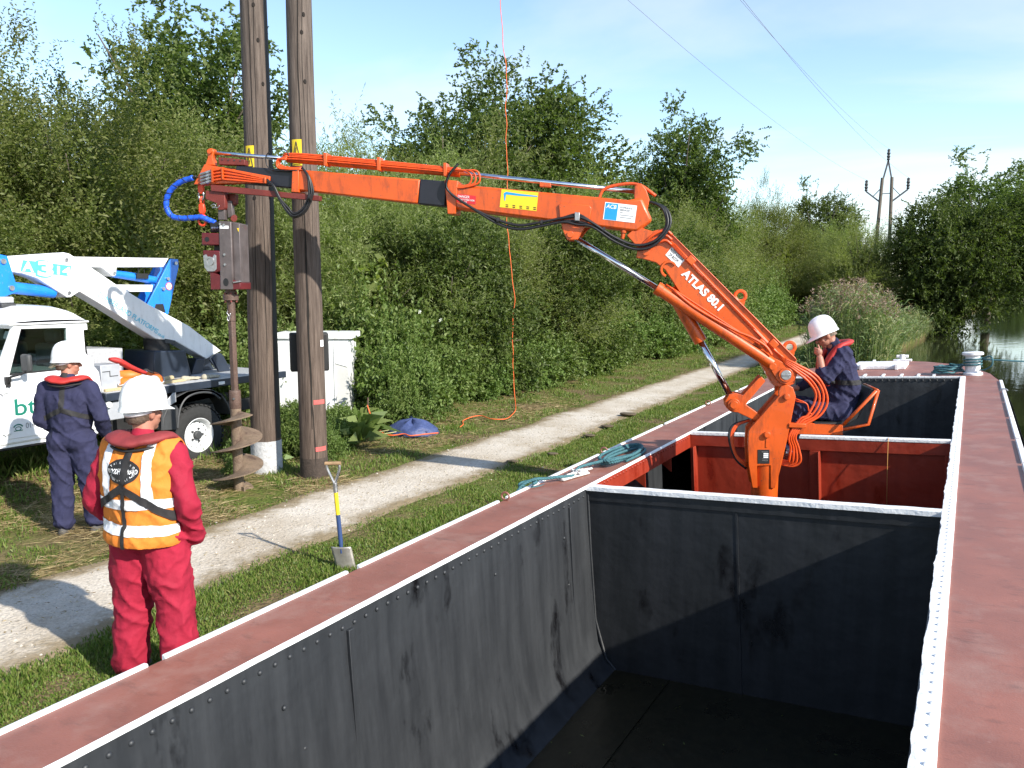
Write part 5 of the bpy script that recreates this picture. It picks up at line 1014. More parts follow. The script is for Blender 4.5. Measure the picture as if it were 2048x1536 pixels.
MB().tube([HM3 @ Vector((0.085*math.cos(a), 0.03+0.078*math.sin(a), 0.015)) for a in np.linspace(-0.3, math.pi+0.3, 16)], 0.006, 6).add([HM3 @ Vector((x, 0.112-0.3*abs(x), z)) for x, z in ((0.010, 0.030), (0.070, 0.030), (0.064, -0.008), (0.016, -0.010), (-0.010, 0.030), (-0.070, 0.030), (-0.064, -0.008), (-0.016, -0.010))], [(0, 1, 2, 3), (4, 5, 6, 7)]).build('sunglasses', M_['sunglass'], op)
# ------------------------------------------------------------------ platform truck (side faces +X, cab towards -Y)
TX = -8.83; TW = 1.76; TXr = TX-TW
tr = thing('platform_truck', (-9.7, 6.3, 0), 'white pickup truck with folded blue and white access platform parked on the verge', 'truck')
TWm = M_['truckwhite']
def tp(name, poly, x0, x1, m, parent=None, bevel=0.006):     # side profile polygon (y, z), from x0 to x1
    return MB().prism(poly, (0, 0, 0), (0, 1, 0), (0, 0, 1), (1, 0, 0), x0, x1).build(name, m, parent or tr, bevel)
# lower cab body
cab = tp('cab_body', [(4.50, 0.69), (5.70, 0.69), (5.735, 1.20), (5.715, 1.38), (5.66, 1.46), (4.46, 1.44), (4.46, 0.95)], TXr, TX-0.012, TWm, None, 0.03)
tp('bonnet', [(3.05, 0.75), (4.46, 0.75), (4.46, 1.42), (4.20, 1.44), (3.10, 1.32), (3.02, 1.20)], TXr+0.18, TX-0.18, TWm, None, 0.04)
tp('front_wing', [(3.05, 0.95), (3.25, 1.02), (3.45, 1.06), (3.95, 1.06), (4.15, 0.98), (4.25, 0.75), (4.48, 0.70), (4.48, 1.30), (3.05, 1.22)], TX-0.20, TX-0.01, TWm, None, 0.025)
tp('front_wing', [(3.05, 0.95), (3.25, 1.02), (3.45, 1.06), (3.95, 1.06), (4.15, 0.98), (4.25, 0.75), (4.48, 0.70), (4.48, 1.30), (3.05, 1.22)], TXr+0.01, TXr+0.20, TWm, None, 0.025)
tp('bumper', [(2.88, 0.55), (3.02, 0.55), (3.02, 0.72), (2.88, 0.72)], TXr+0.05, TX-0.05, M_['dkgrey'], None, 0.01)
tp('grille', [(2.98, 0.82), (3.03, 0.82), (3.03, 1.15), (2.98, 1.15)], TXr+0.30, TX-0.30, M_['dkgrey'], None, 0.01)
for x in (TX-0.2, TXr+0.2): MB().cyl((x, 3.06, 1.0), (x, 3.0, 1.0), 0.09, n=20).build('headlight', M_['steel'], tr)
# cab uprights, roof, screen
for xs in ((TX-0.085, TX-0.02), (TXr+0.02, TXr+0.085)):
    tp('windscreen_pillar', [(4.56, 1.43), (4.70, 1.43), (4.86, 1.93), (4.84, 1.985), (4.79, 1.985)], *xs, TWm, cab, 0.012)
    tp('door_post', [(5.345, 1.45), (5.52, 1.45), (5.52, 1.97), (5.35, 1.97), (5.36, 1.92)], *xs, TWm, cab, 0.012)
    tp('door_frame', [(4.84, 1.925), (5.36, 1.915), (5.36, 1.975), (4.815, 1.98)], *xs, TWm, cab, 0.006)
tp('rear_corner', [(5.52, 1.45), (5.62, 1.46), (5.60, 1.56), (5.565, 1.62), (5.56, 1.87), (5.60, 1.93), (5.60, 1.975), (5.52, 1.975)], TX-0.06, TX-0.025, TWm, cab, 0.01)
tp('rear_corner', [(5.52, 1.45), (5.66, 1.46), (5.60, 1.975), (5.52, 1.975)], TXr+0.02, TXr+0.08, TWm, cab, 0.01)
tp('rear_wall', [(5.60, 1.45), (5.66, 1.45), (5.655, 1.55), (5.60, 1.55)], TXr+0.03, TX-0.03, TWm, cab, 0.006)
tp('rear_wall', [(5.565, 1.88), (5.61, 1.88), (5.605, 1.98), (5.56, 1.98)], TXr+0.03, TX-0.03, TWm, cab, 0.006)
for y0, y1, z0, z1, nx in ((5.60, 5.612, 1.55, 1.88, 0),): tp('rear_window', [(5.60, 1.555), (5.61, 1.555), (5.585, 1.878), (5.575, 1.878)], TXr+0.09, TX-0.065, M_['glass'], cab, 0)
roof = MB()
ys_ = [4.72, 4.76, 4.85, 5.0, 5.2, 5.4, 5.52, 5.575, 5.60]; hh_ = [0.0, 0.05, 0.115, 0.160, 0.165, 0.150, 0.115, 0.06, 0.0]; vs = []; fs = []
xs_ = np.linspace(TXr+0.015, TX-0.015, 15)
for y, h in zip(ys_, hh_):
    for i, x in enumerate(xs_): e = abs(i-7)/7; vs.append((x, y, 1.985+h*(1-e**6*0.85)+0.03*(1-e*e)*(h > 0)))
for j in range(len(ys_)-1):
    for i in range(14): fs.append((j*15+i, j*15+i+1, (j+1)*15+i+1, (j+1)*15+i))
roof.add(vs, fs).build('roof', TWm, cab, smooth=60)
rf = cab.children[-1] if False else None
MB().box((TXr-0.005, 4.72, 1.968), (TX+0.005, 5.61, 1.987)).build('gutter', TWm, cab, 0.005)
MB().add([(TX-0.09, 4.63, 1.46), (TXr+0.09, 4.63, 1.46), (TXr+0.09, 4.80, 1.955), (TX-0.09, 4.80, 1.955)], [(0, 1, 2, 3)]).build('windscreen', M_['glass'], cab, smooth=0)
tp('screen_frame', [(4.60, 1.43), (4.66, 1.43), (4.67, 1.47), (4.62, 1.47)], TXr+0.03, TX-0.03, TWm, cab, 0.004)
tp('screen_frame', [(4.78, 1.93), (4.83, 1.93), (4.84, 1.985), (4.79, 1.985)], TXr+0.03, TX-0.03, TWm, cab, 0.004)
for y, z in ((4.765, 1.86), (4.70, 1.66), (4.665, 1.56)): MB().add([(TX-0.12, y, z-0.04), (TX-0.22, y, z-0.04), (TX-0.22, y+0.028, z+0.04), (TX-0.12, y+0.028, z+0.04)], [(0, 1, 2, 3)]).build('screen_sticker', M_['white'], cab, smooth=0)
# door panel, its window, handle and hinges
dr = tp('door', [(4.63, 0.755), (5.44, 0.75), (5.455, 1.44), (4.63, 1.435)], TX-0.014, TX-0.002, TWm, cab, 0.006)
tp('door', [(4.63, 0.755), (5.44, 0.75), (5.455, 1.44), (4.63, 1.435)], TXr-0.01, TXr+0.002, TWm, cab, 0.006)
tp('door_window', [(4.715, 1.45), (5.345, 1.455), (5.36, 1.915), (4.855, 1.925)], TX-0.05, TX-0.046, M_['glass'], cab, 0)
tp('door_window', [(4.715, 1.45), (5.345, 1.455), (5.36, 1.915), (4.855, 1.925)], TXr+0.046, TXr+0.05, M_['glass'], cab, 0)
tp('window_seal', [(4.70, 1.44), (5.35, 1.445), (5.35, 1.46), (4.71, 1.455)], TX-0.05, TX-0.018, M_['black'], cab, 0)
for z in (0.86, 1.30): MB().box((TX-0.002, 4.575, z-0.045), (TX+0.016, 4.66, z+0.045)).cyl((TX+0.012, 4.60, z-0.06), (TX+0.012, 4.60, z+0.06), 0.012, n=8).build('hinge', TWm, cab, 0.004)
MB().box((TX-0.002, 5.30, 1.28), (TX+0.018, 5.42, 1.31)).build('door_handle', M_['black'], cab, 0.005)
tp('sill', [(4.48, 0.665), (5.70, 0.655), (5.70, 0.70), (4.48, 0.70)], TXr+0.02, TX-0.03, TWm, cab, 0.004)
tp('cab_floor', [(4.5, 0.64), (5.68, 0.64), (5.68, 0.66), (4.5, 0.66)], TXr+0.05, TX-0.05, M_['black'], cab, 0)
# seats, wheel, dash
for x in (TX-0.45, TX-1.30):
    MB().box((x-0.24, 5.35, 0.9), (x+0.24, 5.50, 1.72)).box((x-0.24, 5.0, 0.9), (x+0.24, 5.45, 1.15)).box((x-0.13, 5.40, 1.72), (x+0.13, 5.49, 1.88)).build('seat', M_['dkgrey'], cab, 0.04)
MB().box((TXr+0.1, 4.62, 1.25), (TX-0.1, 4.82, 1.45)).build('dashboard', M_['dkgrey'], cab, 0.03)
MB().tube([(TX-1.3+0.19*math.cos(a), 4.93+0.05*math.sin(a), 1.46+0.17*math.sin(a)) for a in np.linspace(0, 2*math.pi, 21)], 0.014, 6).build('steering_wheel', M_['black'], cab)
# mirror, beacon
mi = MB().box((TX+0.05, 4.775, 1.47), (TX+0.20, 4.835, 1.665)).build('mirror', M_['dkgrey'], tr, 0.025)
MB().tube([(TX+0.0, 4.655, 1.34), (TX+0.05, 4.66, 1.38), (TX+0.07, 4.66, 1.43), (TX+0.10, 4.76, 1.455), (TX+0.12, 4.80, 1.48)], 0.014, 6).box((TX-0.0, 4.63, 1.32), (TX+0.03, 4.68, 1.43)).build('mirror_arm', M_['black'], mi)
bc = MB().box((TX-0.95, 4.90, 2.15), (TX-0.45, 5.06, 2.19)).build('beacon_base', M_['dkgrey'], tr, 0.01)
MB().box((TX-0.93, 4.905, 2.19), (TX-0.47, 5.055, 2.265)).build('beacon_lens', pm('clear beacon lens', (0.55, 0.56, 0.58), 0.15, 0.3, 0.2, 60), bc, 0.02)
# lettering on the door
green = pm('green vinyl', (0.0, 0.15, 0.105), 0.45)
Uy = Vector((0, 1, 0)); Uz = Vector((0, 0, 1))
text('bts', 0.255, (TX-0.002, 4.700, 1.005), Uy, Uz, green, cab, bold=0.002, width=0.34)
text('01440 2', 0.085, (TX-0.002, 4.815, 0.852), Uy, Uz, grey, cab, width=0.24) if False else text('0144', 0.085, (TX-0.002, 4.815, 0.852), Uy, Uz, grey, cab, width=0.13)
MB().tube([(TX+0.002, 4.735+0.045*math.cos(a), 0.875+0.03*math.sin(a)) for a in np.linspace(0.1, math.pi-0.1, 10)], 0.007, 5).tube([(TX+0.002, 4.735+0.03*math.cos(a), 0.86+0.02*math.sin(a)) for a in np.linspace(0, 2*math.pi, 13)], 0.004, 5).bar((TX+0.002, 4.69, 0.838), (TX+0.002, 4.78, 0.838), 0.006, 0.008).build('telephone_symbol', green, cab)
# chassis, load bed
MB().box((TXr+0.45, 2.95, 0.55), (TXr+0.55, 8.6, 0.72)).box((TX-0.55, 2.95, 0.55), (TX-0.45, 8.6, 0.72)).build('chassis', M_['black'], tr, 0.01)
bed = MB().box((TXr, 5.76, 1.02), (TX, 8.65, 1.115)).build('load_bed', M_['navysteel'], tr, 0.006)
MB().box((TXr+0.01, 5.77, 1.117), (TX-0.01, 8.64, 1.123)).build('bed_floor', M_['alu'], bed)
# raised tread bars of the chequer plate near the edge
tb = MB()
for i in range(110):
    for j in range(5):
        y = 5.80+0.0258*i; x = TX-0.035-0.05*j; s_ = 1 if (i+j) % 2 else -1
        tb.bar((x-0.014, y-0.008*s_, 1.1245), (x+0.014, y+0.008*s_, 1.1245), 0.005, 0.003)
tb.build('tread_pattern', M_['alu'], bed, smooth=0, kind='stuff')
MB().box((TX, 7.40, 1.045), (TX+0.012, 7.50, 1.085)).build('side_reflector', M_['white'], bed, 0.002)
# rear wheels with tyre, rim, nuts
def wheel(y, x, sgn=1):
    Mx = Matrix.Translation((x, y, 0.40)) @ Matrix.Rotation(R(90)*sgn, 4, 'Y')
    w = MB().lathe([(0.225, -0.235), (0.30, -0.24), (0.375, -0.23), (0.403, -0.19), (0.408, -0.12), (0.403, -0.045), (0.375, -0.008), (0.30, 0.004), (0.245, -0.002), (0.225, -0.012)], Mx, 44, True).build('tyre', M_['tyre'], wh := thing_part('wheel', tr), smooth=35)
    tr_ = MB()
    for k in range(36):
        a = 2*math.pi*k/36
        for zz, da in ((-0.20, 0.0), (-0.12, 0.08), (-0.045, 0.0)):
            q = Mx @ Matrix.Rotation(a+da, 4, 'Z'); tr_.box((0.398, -0.022, zz-0.028), (0.418, 0.022, zz+0.028), q)
    tr_.build('tread_blocks', M_['tyre'], wh, smooth=0)
    rm = MB().lathe([(0.226, -0.225), (0.226, -0.012), (0.232, -0.004), (0.226, 0.0), (0.205, -0.020), (0.190, -0.075), (0.165, -0.085), (0.135, -0.078), (0.095, -0.060), (0.060, -0.058), (0.05, -0.058)], Mx, 40).build('rim', M_['rimwhite'], wh, smooth=35)
    MB().lathe([(0.058, -0.06), (0.058, -0.02), (0.045, -0.008), (0.01, -0.006)], Mx, 20).build('hub', M_['dkgrey'], wh, smooth=35)
    for k in range(5): a = 2*math.pi*k/5+0.3; p = Mx @ Vector((0.088*math.cos(a), 0.088*math.sin(a), -0.06)); p2 = Mx @ Vector((0.088*math.cos(a), 0.088*math.sin(a), -0.035)); MB().cyl(p, p2, 0.014, n=6).build('wheel_nut', M_['dkgrey'], wh)
    for k in range(14): a = 2*math.pi*k/14; p = Mx @ Vector((0.172*math.cos(a), 0.172*math.sin(a), -0.086)); p2 = Mx @ Vector((0.172*math.cos(a), 0.172*math.sin(a), -0.078)); MB().cyl(p, p2, 0.009, n=8).build('vent_hole', M_['black'], wh)
def thing_part(name, parent):
    o = bpy.data.objects.new(name, None); COL.objects.link(o); o.empty_display_size = 0.1; attach(o, parent); return o
wheel(7.07, TX-0.02); wheel(3.70, TX-0.03)
wheel(7.07, TXr+0.02, -1); wheel(3.70, TXr+0.03, -1)
# mudguard arches
def arch(x0, x1):
    P_ = [(6.50, 0.56), (6.52, 0.72), (6.60, 0.86), (6.72, 0.96), (6.90, 1.015), (7.10, 1.02), (7.30, 0.99), (7.46, 0.90), (7.56, 0.76), (7.61, 0.62)]
    o_ = []; 
    for i, (y, z) in enumerate(P_): o_.append((y, z))
    inn = [(y+(7.06-y)*0.045, z-0.015) for y, z in P_[::-1]]
    return tp('mudguard', o_+inn, x0, x1, M_['dkgrey'], None, 0.01)
mg = arch(TX-0.30, TX-0.0); arch(TXr, TXr+0.30)
MB().tube(smoothpath([(TX, y, z) for y, z in ((6.72, 0.555), (6.75, 0.72), (6.80, 0.85), (6.90, 0.94), (7.08, 0.975), (7.28, 0.945), (7.42, 0.85))], 4), 0.014, 6).build('mudguard_lip', M_['dkgrey'], mg)
tp('mudflap', [(6.485, 0.56), (6.72, 0.53), (6.76, 0.80), (6.70, 0.88), (6.51, 0.86)], TX-0.02, TX-0.004, M_['dkgrey'], mg, 0.01)
tp('guard_bracket', [(6.60, 0.85), (6.72, 0.90), (6.72, 1.02), (6.68, 1.02), (6.56, 0.92)], TX-0.004, TX+0.004, M_['galv'], mg, 0.003)
tp('side_locker', [(5.77, 0.78), (6.02, 0.78), (6.02, 1.0), (5.77, 1.0)], TX-0.40, TX-0.05, M_['galv'], None, 0.01)
MB().cyl((TX-0.05, 5.80, 0.98), (TX+0.0, 5.80, 0.98), 0.035, n=12).build('filler_cap', M_['white'], tr)
tp('locker_rail', [(6.05, 0.72), (6.09, 0.72), (6.09, 1.02), (6.05, 1.02)], TX-0.12, TX-0.02, M_['black'], None, 0.004)
# tool lockers behind the cab
tl = tp('tool_locker', [(5.78, 1.124), (5.985, 1.124), (5.985, 1.20), (6.03, 1.20), (6.03, 1.445), (5.78, 1.445)], TX-0.42, TX-0.10, M_['galv'], None, 0.006)
tp('locker_step', [(5.80, 1.37), (5.90, 1.37), (5.90, 1.31), (6.00, 1.31), (6.00, 1.30), (5.89, 1.30), (5.89, 1.36), (5.80, 1.36)], TX-0.10, TX-0.097, M_['dkgrey'], tl, 0)
tp('tread_locker', [(5.80, 1.124), (6.66, 1.124), (6.66, 1.56), (5.80, 1.60)], TXr+0.15, TX-0.95, M_['alu'], None, 0.008)
# boom pedestal and brackets
B0, B1 = -9.85, -9.60
pd_ = tp('pedestal', [(6.852, 1.124), (7.471, 1.124), (7.387, 1.49), (6.901, 1.515)], -10.1, -9.45, M_['navysteel'], None, 0.015)
MB().cyl((-9.77, 7.17, 1.48), (-9.77, 7.17, 1.66), 0.17, n=24).build('turret', M_['black'], pd_)
for x0, x1 in ((-9.56, -9.52), (-9.93, -9.89)):
    tp('boom_cradle', [(7.893, 1.33), (7.95, 1.39), (8.04, 1.405), (8.09, 1.37), (8.222, 1.124), (8.005, 1.124)], x0, x1, M_['navysteel'], None, 0.01)
tp('boom_cradle', [(7.685, 1.345), (7.84, 1.335), (7.766, 1.124), (7.58, 1.124)], -9.86, -9.60, M_['navysteel'], None, 0.01)
tp('ramp_stay', [(8.06, 1.36), (8.12, 1.38), (8.62, 1.124), (8.30, 1.124)], -9.95, -9.90, M_['navysteel'], None, 0.006)
# white main boom with its bend, second arm, blue links
mbm = tp('main_boom', [(5.163, 2.718), (5.842, 2.786), (5.91, 2.774), (5.967, 2.74), (6.171, 2.618), (6.505, 2.40), (6.978, 2.125), (7.589, 1.815), (8.126, 1.426), (8.05, 1.40), (7.858, 1.326), (7.35, 1.612), (7.22, 1.634), (7.036, 1.664), (6.264, 2.157), (6.007, 2.313), (5.892, 2.243), (5.843, 2.243), (5.642, 2.381), (5.50, 2.473), (5.341, 2.526), (5.202, 2.544)], B0, B1, M_['boomwhite'], None, 0.012)
for y, z in ((5.86, 2.70), (5.865, 2.30)): MB().cyl((B1, y, z), (B1+0.02, y, z), 0.022, n=12).build('pivot_pin', M_['steel'], mbm)
tp('rest_pad', [(7.18, 1.66), (7.34, 1.625), (7.33, 1.575), (7.17, 1.60)], B0+0.02, B1+0.012, M_['dkgrey'], mbm, 0.004)
a2 = tp('upper_arm', [(5.967, 2.745), (7.509, 2.768), (7.412, 2.64), (6.702, 2.626), (6.689, 2.522), (6.66, 2.505), (6.63, 2.516), (6.483, 2.622), (6.171, 2.618)], -10.10, B0-0.01, M_['boomwhite'], None, 0.01)
MB().cyl((B0-0.02, 6.655, 2.55), (B0+0.01, 6.655, 2.55), 0.02, n=12).build('pivot_pin', M_['steel'], a2)
be = tp('link_frame', [(7.531, 2.760), (7.659, 2.757), (7.661, 2.653), (7.447, 1.98), (7.183, 1.982), (7.115, 2.028), (7.121, 2.127)], B0-0.03, B0-0.005, M_['boomblue'], None, 0.006)
tp('link_frame', [(7.531, 2.760), (7.659, 2.757), (7.661, 2.653), (7.447, 1.98), (7.183, 1.982), (7.115, 2.028), (7.121, 2.127)], -10.15, -10.12, M_['boomblue'], None, 0.006)
tp('link_web', [(7.12, 2.05), (7.45, 1.985), (7.45, 2.005), (7.13, 2.10)], -10.12, B0-0.03, M_['boomblue'], be, 0)
tp('black_pad', [(7.21, 2.01), (7.40, 2.01), (7.37, 2.13), (7.25, 2.13)], B0-0.005, B0+0.003, M_['black'], be, 0.003)
for y, z in ((7.60, 2.70), (7.46, 2.48), (7.38, 2.34)): MB().cyl((B0-0.01, y, z), (B0+0.025, y, z), 0.024, n=10).build('pivot_pin', M_['steel'], be)
sg = MB().cyl((B0-0.004, 7.48, 2.375), (B0+0.001, 7.48, 2.375), 0.055, n=28).build('round_sticker', M_['red'], be)
MB().cyl((B0+0.001, 7.48, 2.375), (B0+0.002, 7.48, 2.375), 0.045, n=28).build('sticker_face', M_['white'], sg)
MB().bar((B0+0.0032, 7.445, 2.395), (B0+0.0032, 7.515, 2.355), 0.002, 0.009).build('sticker_bar', M_['red'], sg)
MB().cyl((-9.98, 6.70, 2.55), (-9.98, 7.35, 2.46), 0.055, n=16).build('lift_ram', M_['boomblue'], tr)
MB().box((-9.95, 7.02, 2.48), (-9.90, 7.20, 2.55)).tube([(-9.92, 7.06, 2.55), (-9.92, 7.06, 2.62), (-9.92, 7.10, 2.62)], 0.006, 5).tube([(-9.92, 7.15, 2.55), (-9.92, 7.15, 2.61), (-9.92, 7.20, 2.61)], 0.006, 5).build('valve_block', M_['black'], tr)
tp('lower_arm', [(6.45, 2.398), (7.252, 2.395), (7.232, 2.300), (6.60, 2.303)], -10.08, B0-0.04, M_['boomwhite'], None, 0.006)
bl_ = tp('jib_link', [(4.45, 2.80), (5.096, 2.735), (5.155, 2.722), (5.25, 2.319), (5.06, 2.25), (4.60, 2.26)], B1, B1+0.04, M_['boomblue'], None, 0.008)
tp('jib_link', [(4.45, 2.80), (5.096, 2.735), (5.155, 2.722), (5.25, 2.319), (5.06, 2.25), (4.60, 2.26)], B0-0.04, B0, M_['boomblue'], None, 0.008)
for y, z in ((5.10, 2.66), (5.17, 2.36)): MB().cyl((B1+0.02, y, z), (B1+0.06, y, z), 0.03, n=10).build('pivot_pin', M_['steel'], bl_)
MB().cyl((-9.70, 5.20, 2.37), (-9.70, 5.74, 2.305), 0.070, n=18).build('jib_ram', M_['boomblue'], tr)
MB().cyl((-9.70, 5.74, 2.305), (-9.70, 5.86, 2.29), 0.035, n=14).build('jib_ram_rod', M_['steel'], tr)
# boom lettering
mp_ = Matrix
panel = tp('model_panel', [(5.345, 2.682), (5.50, 2.670), (5.92, 2.625), (5.89, 2.500), (5.305, 2.550)], B1, B1+0.002, M_['cyan'], mbm, 0)
Ud = Vector((0, 5.93-5.344, 2.637-2.688)).normalized()
text('A', 0.155, (B1+0.002, 5.335, 2.560), Ud, Uz, M_['white'], panel, bold=0.004, width=0.13, off=0.002)
text('14', 0.135, (B1+0.002, 5.70, 2.530), Ud, Uz, M_['white'], panel, bold=0.004, width=0.17, off=0.002)
text('3', 0.245, (B1+0.002, 5.478, 2.508), Ud, Uz, M_['cyan'], panel, bold=0.018, width=0.215, off=0.003); text('3', 0.225, (B1+0.004, 5.492, 2.516), Ud, Uz, M_['white'], panel, bold=0.010, width=0.185, off=0.004)
Uc = Vector((0, 7.036-6.264, 1.664-2.157)).normalized(); Vc = Vector((1, 0, 0)).cross(Uc)
text('CUMBERLAND PLATFORMS', 0.095, (B1, 6.225, 2.262), Uc, Vc, M_['cyan'], mbm, width=0.98)
text('.co.uk', 0.06, Vector((B1, 6.225, 2.262))+Uc*0.99, Uc, Vc, M_['cyan'], mbm, width=0.12)

# loose things on the bed
lb = thing('lifebuoy', (TX-0.28, 6.38, 1.15), 'orange lifebuoy with white grab line lying on the truck bed', 'lifebuoy')
LM = Matrix.Translation((TX-0.33, 6.36, 1.205)) @ Matrix.Rotation(R(6), 4, 'Y')
lm = pm('orange lifebuoy shell', (0.80, 0.16, 0.02), 0.5, 0, 0.1, 8)
MB().tube([LM @ Vector((0.26*math.cos(a), 0.28*math.sin(a), 0)) for a in np.linspace(0, 2*math.pi, 37)], 0.075, 12).build('ring', lm, lb, smooth=180)
for k in range(4): a0 = k*math.pi/2+0.4; MB().tube([LM @ Vector((0.26*math.cos(a0+d), 0.28*math.sin(a0+d), 0)) for d in (-0.12, 0, 0.12)], 0.078, 12).build('reflective_wrap', M_['reflect'], lb, smooth=180)
MB().tube(smoothpath([LM @ Vector((0.345*math.cos(a), 0.365*math.sin(a), 0.02*math.sin(7*a))) for a in np.linspace(0, 2*math.pi, 25)], 3), 0.009, 6).build('grab_line', M_['ropewhite'], lb, smooth=180)
rb = thing('throw_bag', (TX-0.25, 6.2, 1.28), 'red throw line bag lying across the lifebuoy on the truck', 'bag')
MB().tube(smoothpath([(TX-0.22, 5.98, 1.50), (TX-0.20, 6.08, 1.47), (TX-0.20, 6.22, 1.39), (TX-0.22, 6.38, 1.315), (TX-0.24, 6.46, 1.29)], 6), [0.035+0.05*math.sin(min(1, i/8)*1.57)*(1-i/30) for i in range(25)], 12, flat=0.55).build('bag', M_['lifered'], rb, smooth=180)
MB().tube(smoothpath([(TX-0.22, 6.42, 1.315), (TX-0.20, 6.46, 1.33), (TX-0.19, 6.50, 1.30), (TX-0.2, 6.56, 1.28)], 4), 0.012, 6).build('cord', M_['strap'], rb, smooth=180)
for nm, a, b_, w, h, lab in (('timber_plank', (TX-0.12, 5.80, 1.142), (TX-0.22, 7.0, 1.142), 0.11, 0.035, 'pale timber plank lying nearest the edge of the truck bed'), ('timber_post', (TX-0.24, 5.95, 1.155), (TX-0.42, 7.0, 1.155), 0.075, 0.06, 'round pale timber stake lying inboard of the plank on the truck bed')):
    (MB().bar(a, b_, w, h) if nm == 'timber_plank' else MB().cyl(a, b_, h*0.6, n=12)).build(nm, M_['timber'], None, 0.004, label=lab, cat='timber')
gl = thing('work_gloves', (TX-0.22, 7.3, 1.125), 'pair of pale work gloves lying on the chequer plate bed', 'gloves')
gme = pm('pale glove leather', (0.36, 0.33, 0.25), 0.85, 0, 0.2, 20, 0.3, 60)
for k, (y, x) in enumerate(((7.14, TX-0.22), (7.42, TX-0.16))):
    pr_ = [('e', (x, y, 1.15), (0.05, 0.08, 0.025), (0, 0, 0.3*k)), ('c', (x, y-0.05, 1.15), (x+0.01, y-0.12, 1.15), 0.035, 0.045)] + [('c', (x-0.03+0.02*i, y+0.05, 1.15), (x-0.04+0.027*i, y+0.13-0.01*abs(i-1.4), 1.142+0.01*(i % 2)), 0.014, 0.011) for i in range(4)] + [('c', (x+0.04, y, 1.15), (x+0.075, y+0.06, 1.143), 0.014, 0.012)]
    link('glove', remesh(pr_, 0.007, 2), gme, gl, smooth=180)
# ------------------------------------------------------------------ poles, cabinet and small things on the bank
wood = bpy.data.materials.new('weathered pole timber'); wood.use_nodes = True; t = wood.node_tree; n = t.nodes; l = t.links; b = n['Principled BSDF']; b.inputs['Roughness'].default_value = 0.85; b.inputs['Specular IOR Level'].default_value = 0.2
g = n.new('ShaderNodeTexCoord'); mp = n.new('ShaderNodeMapping'); mp.inputs['Scale'].default_value = (9, 9, 0.55); l.new(g.outputs['Object'], mp.inputs[0])
gr = n.new('ShaderNodeTexNoise'); gr.inputs['Scale'].default_value = 3.2; gr.inputs['Detail'].default_value = 9; gr.inputs['Roughness'].default_value = 0.7; l.new(mp.outputs[0], gr.inputs['Vector'])
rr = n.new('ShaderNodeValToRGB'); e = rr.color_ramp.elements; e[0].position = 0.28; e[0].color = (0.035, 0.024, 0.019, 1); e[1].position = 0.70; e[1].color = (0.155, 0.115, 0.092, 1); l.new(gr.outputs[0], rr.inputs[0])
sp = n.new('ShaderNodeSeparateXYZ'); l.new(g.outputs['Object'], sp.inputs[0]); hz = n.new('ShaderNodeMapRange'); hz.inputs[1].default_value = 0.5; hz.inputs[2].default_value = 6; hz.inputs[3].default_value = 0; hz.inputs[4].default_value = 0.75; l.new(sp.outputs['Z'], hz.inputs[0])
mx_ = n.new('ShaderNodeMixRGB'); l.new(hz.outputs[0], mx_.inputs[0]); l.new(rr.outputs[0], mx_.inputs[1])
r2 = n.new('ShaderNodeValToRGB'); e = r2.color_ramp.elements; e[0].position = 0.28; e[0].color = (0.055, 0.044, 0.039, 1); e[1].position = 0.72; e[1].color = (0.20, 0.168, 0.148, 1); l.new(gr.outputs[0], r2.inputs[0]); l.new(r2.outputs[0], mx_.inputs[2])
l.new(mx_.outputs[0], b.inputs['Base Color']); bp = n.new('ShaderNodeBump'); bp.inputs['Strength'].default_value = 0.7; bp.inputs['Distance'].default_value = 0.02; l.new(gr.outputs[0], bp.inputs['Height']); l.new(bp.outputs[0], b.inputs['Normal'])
crackm = pm('dark split in timber', (0.012, 0.009, 0.007), 0.9)
whitew = pm('white washed pole band', (0.46, 0.46, 0.47), 0.8, 0, 0.12, 16, 0.7, 26, col2=(0.30, 0.29, 0.29), lo=0.5, hi=0.75, c2scale=14)
redp = pm('faded red paint mark', (0.50, 0.10, 0.09), 0.8, 0, 0.2, 20)
def pole(loc, top, r0, r1, label, H=11.0, seed=0):
    p = thing('utility_pole', loc, label, 'pole', 'twin utility poles on the verge'); x, y, _ = loc; nz_, na = 56, 28; vs = []
    for i in range(nz_+1):
        z = H*i/nz_; tt = i/nz_; r = r0+(r1-r0)*tt
        for k in range(na):
            a = 2*math.pi*k/na; q = r*(1+0.020*noise.noise(Vector((math.cos(a)*2+seed, math.sin(a)*2, z*0.5)))+0.012*noise.noise(Vector((math.cos(a)*6, math.sin(a)*6+seed, z*0.25))))
            vs.append((x+top[0]*tt+q*math.cos(a)+0.02*noise.noise(Vector((seed, 0, z*0.35))), y+top[1]*tt+q*math.sin(a), z-0.05))
    MB().add(vs, [(i*na+k, i*na+(k+1) % na, (i+1)*na+(k+1) % na, (i+1)*na+k) for i in range(nz_) for k in range(na)] + [tuple(range(nz_*na, (nz_+1)*na))]).build('shaft', wood, p, smooth=180)
    def surf(a, z, d=0.0):
        tt = z/H; r = r0+(r1-r0)*tt+d; return Vector((x+top[0]*tt+r*math.cos(a)+0.02*noise.noise(Vector((seed, 0, z*0.35))), y+top[1]*tt+r*math.sin(a), z-0.05))
    return p, surf
def onpole(surf, a0, a1, z0, z1, d, nn=10, nzz=2):
    vs = []
    for j in range(nzz+1):
        for i in range(nn+1): vs.append(surf(a0+(a1-a0)*i/nn, z0+(z1-z0)*j/nzz, d))
    w = nn+1; return MB().add(vs, [(j*w+i, j*w+i+1, (j+1)*w+i+1, (j+1)*w+i) for j in range(nzz) for i in range(nn)])
ca = math.atan2(-0.68, 0.73)      # bearing from the poles to the camera
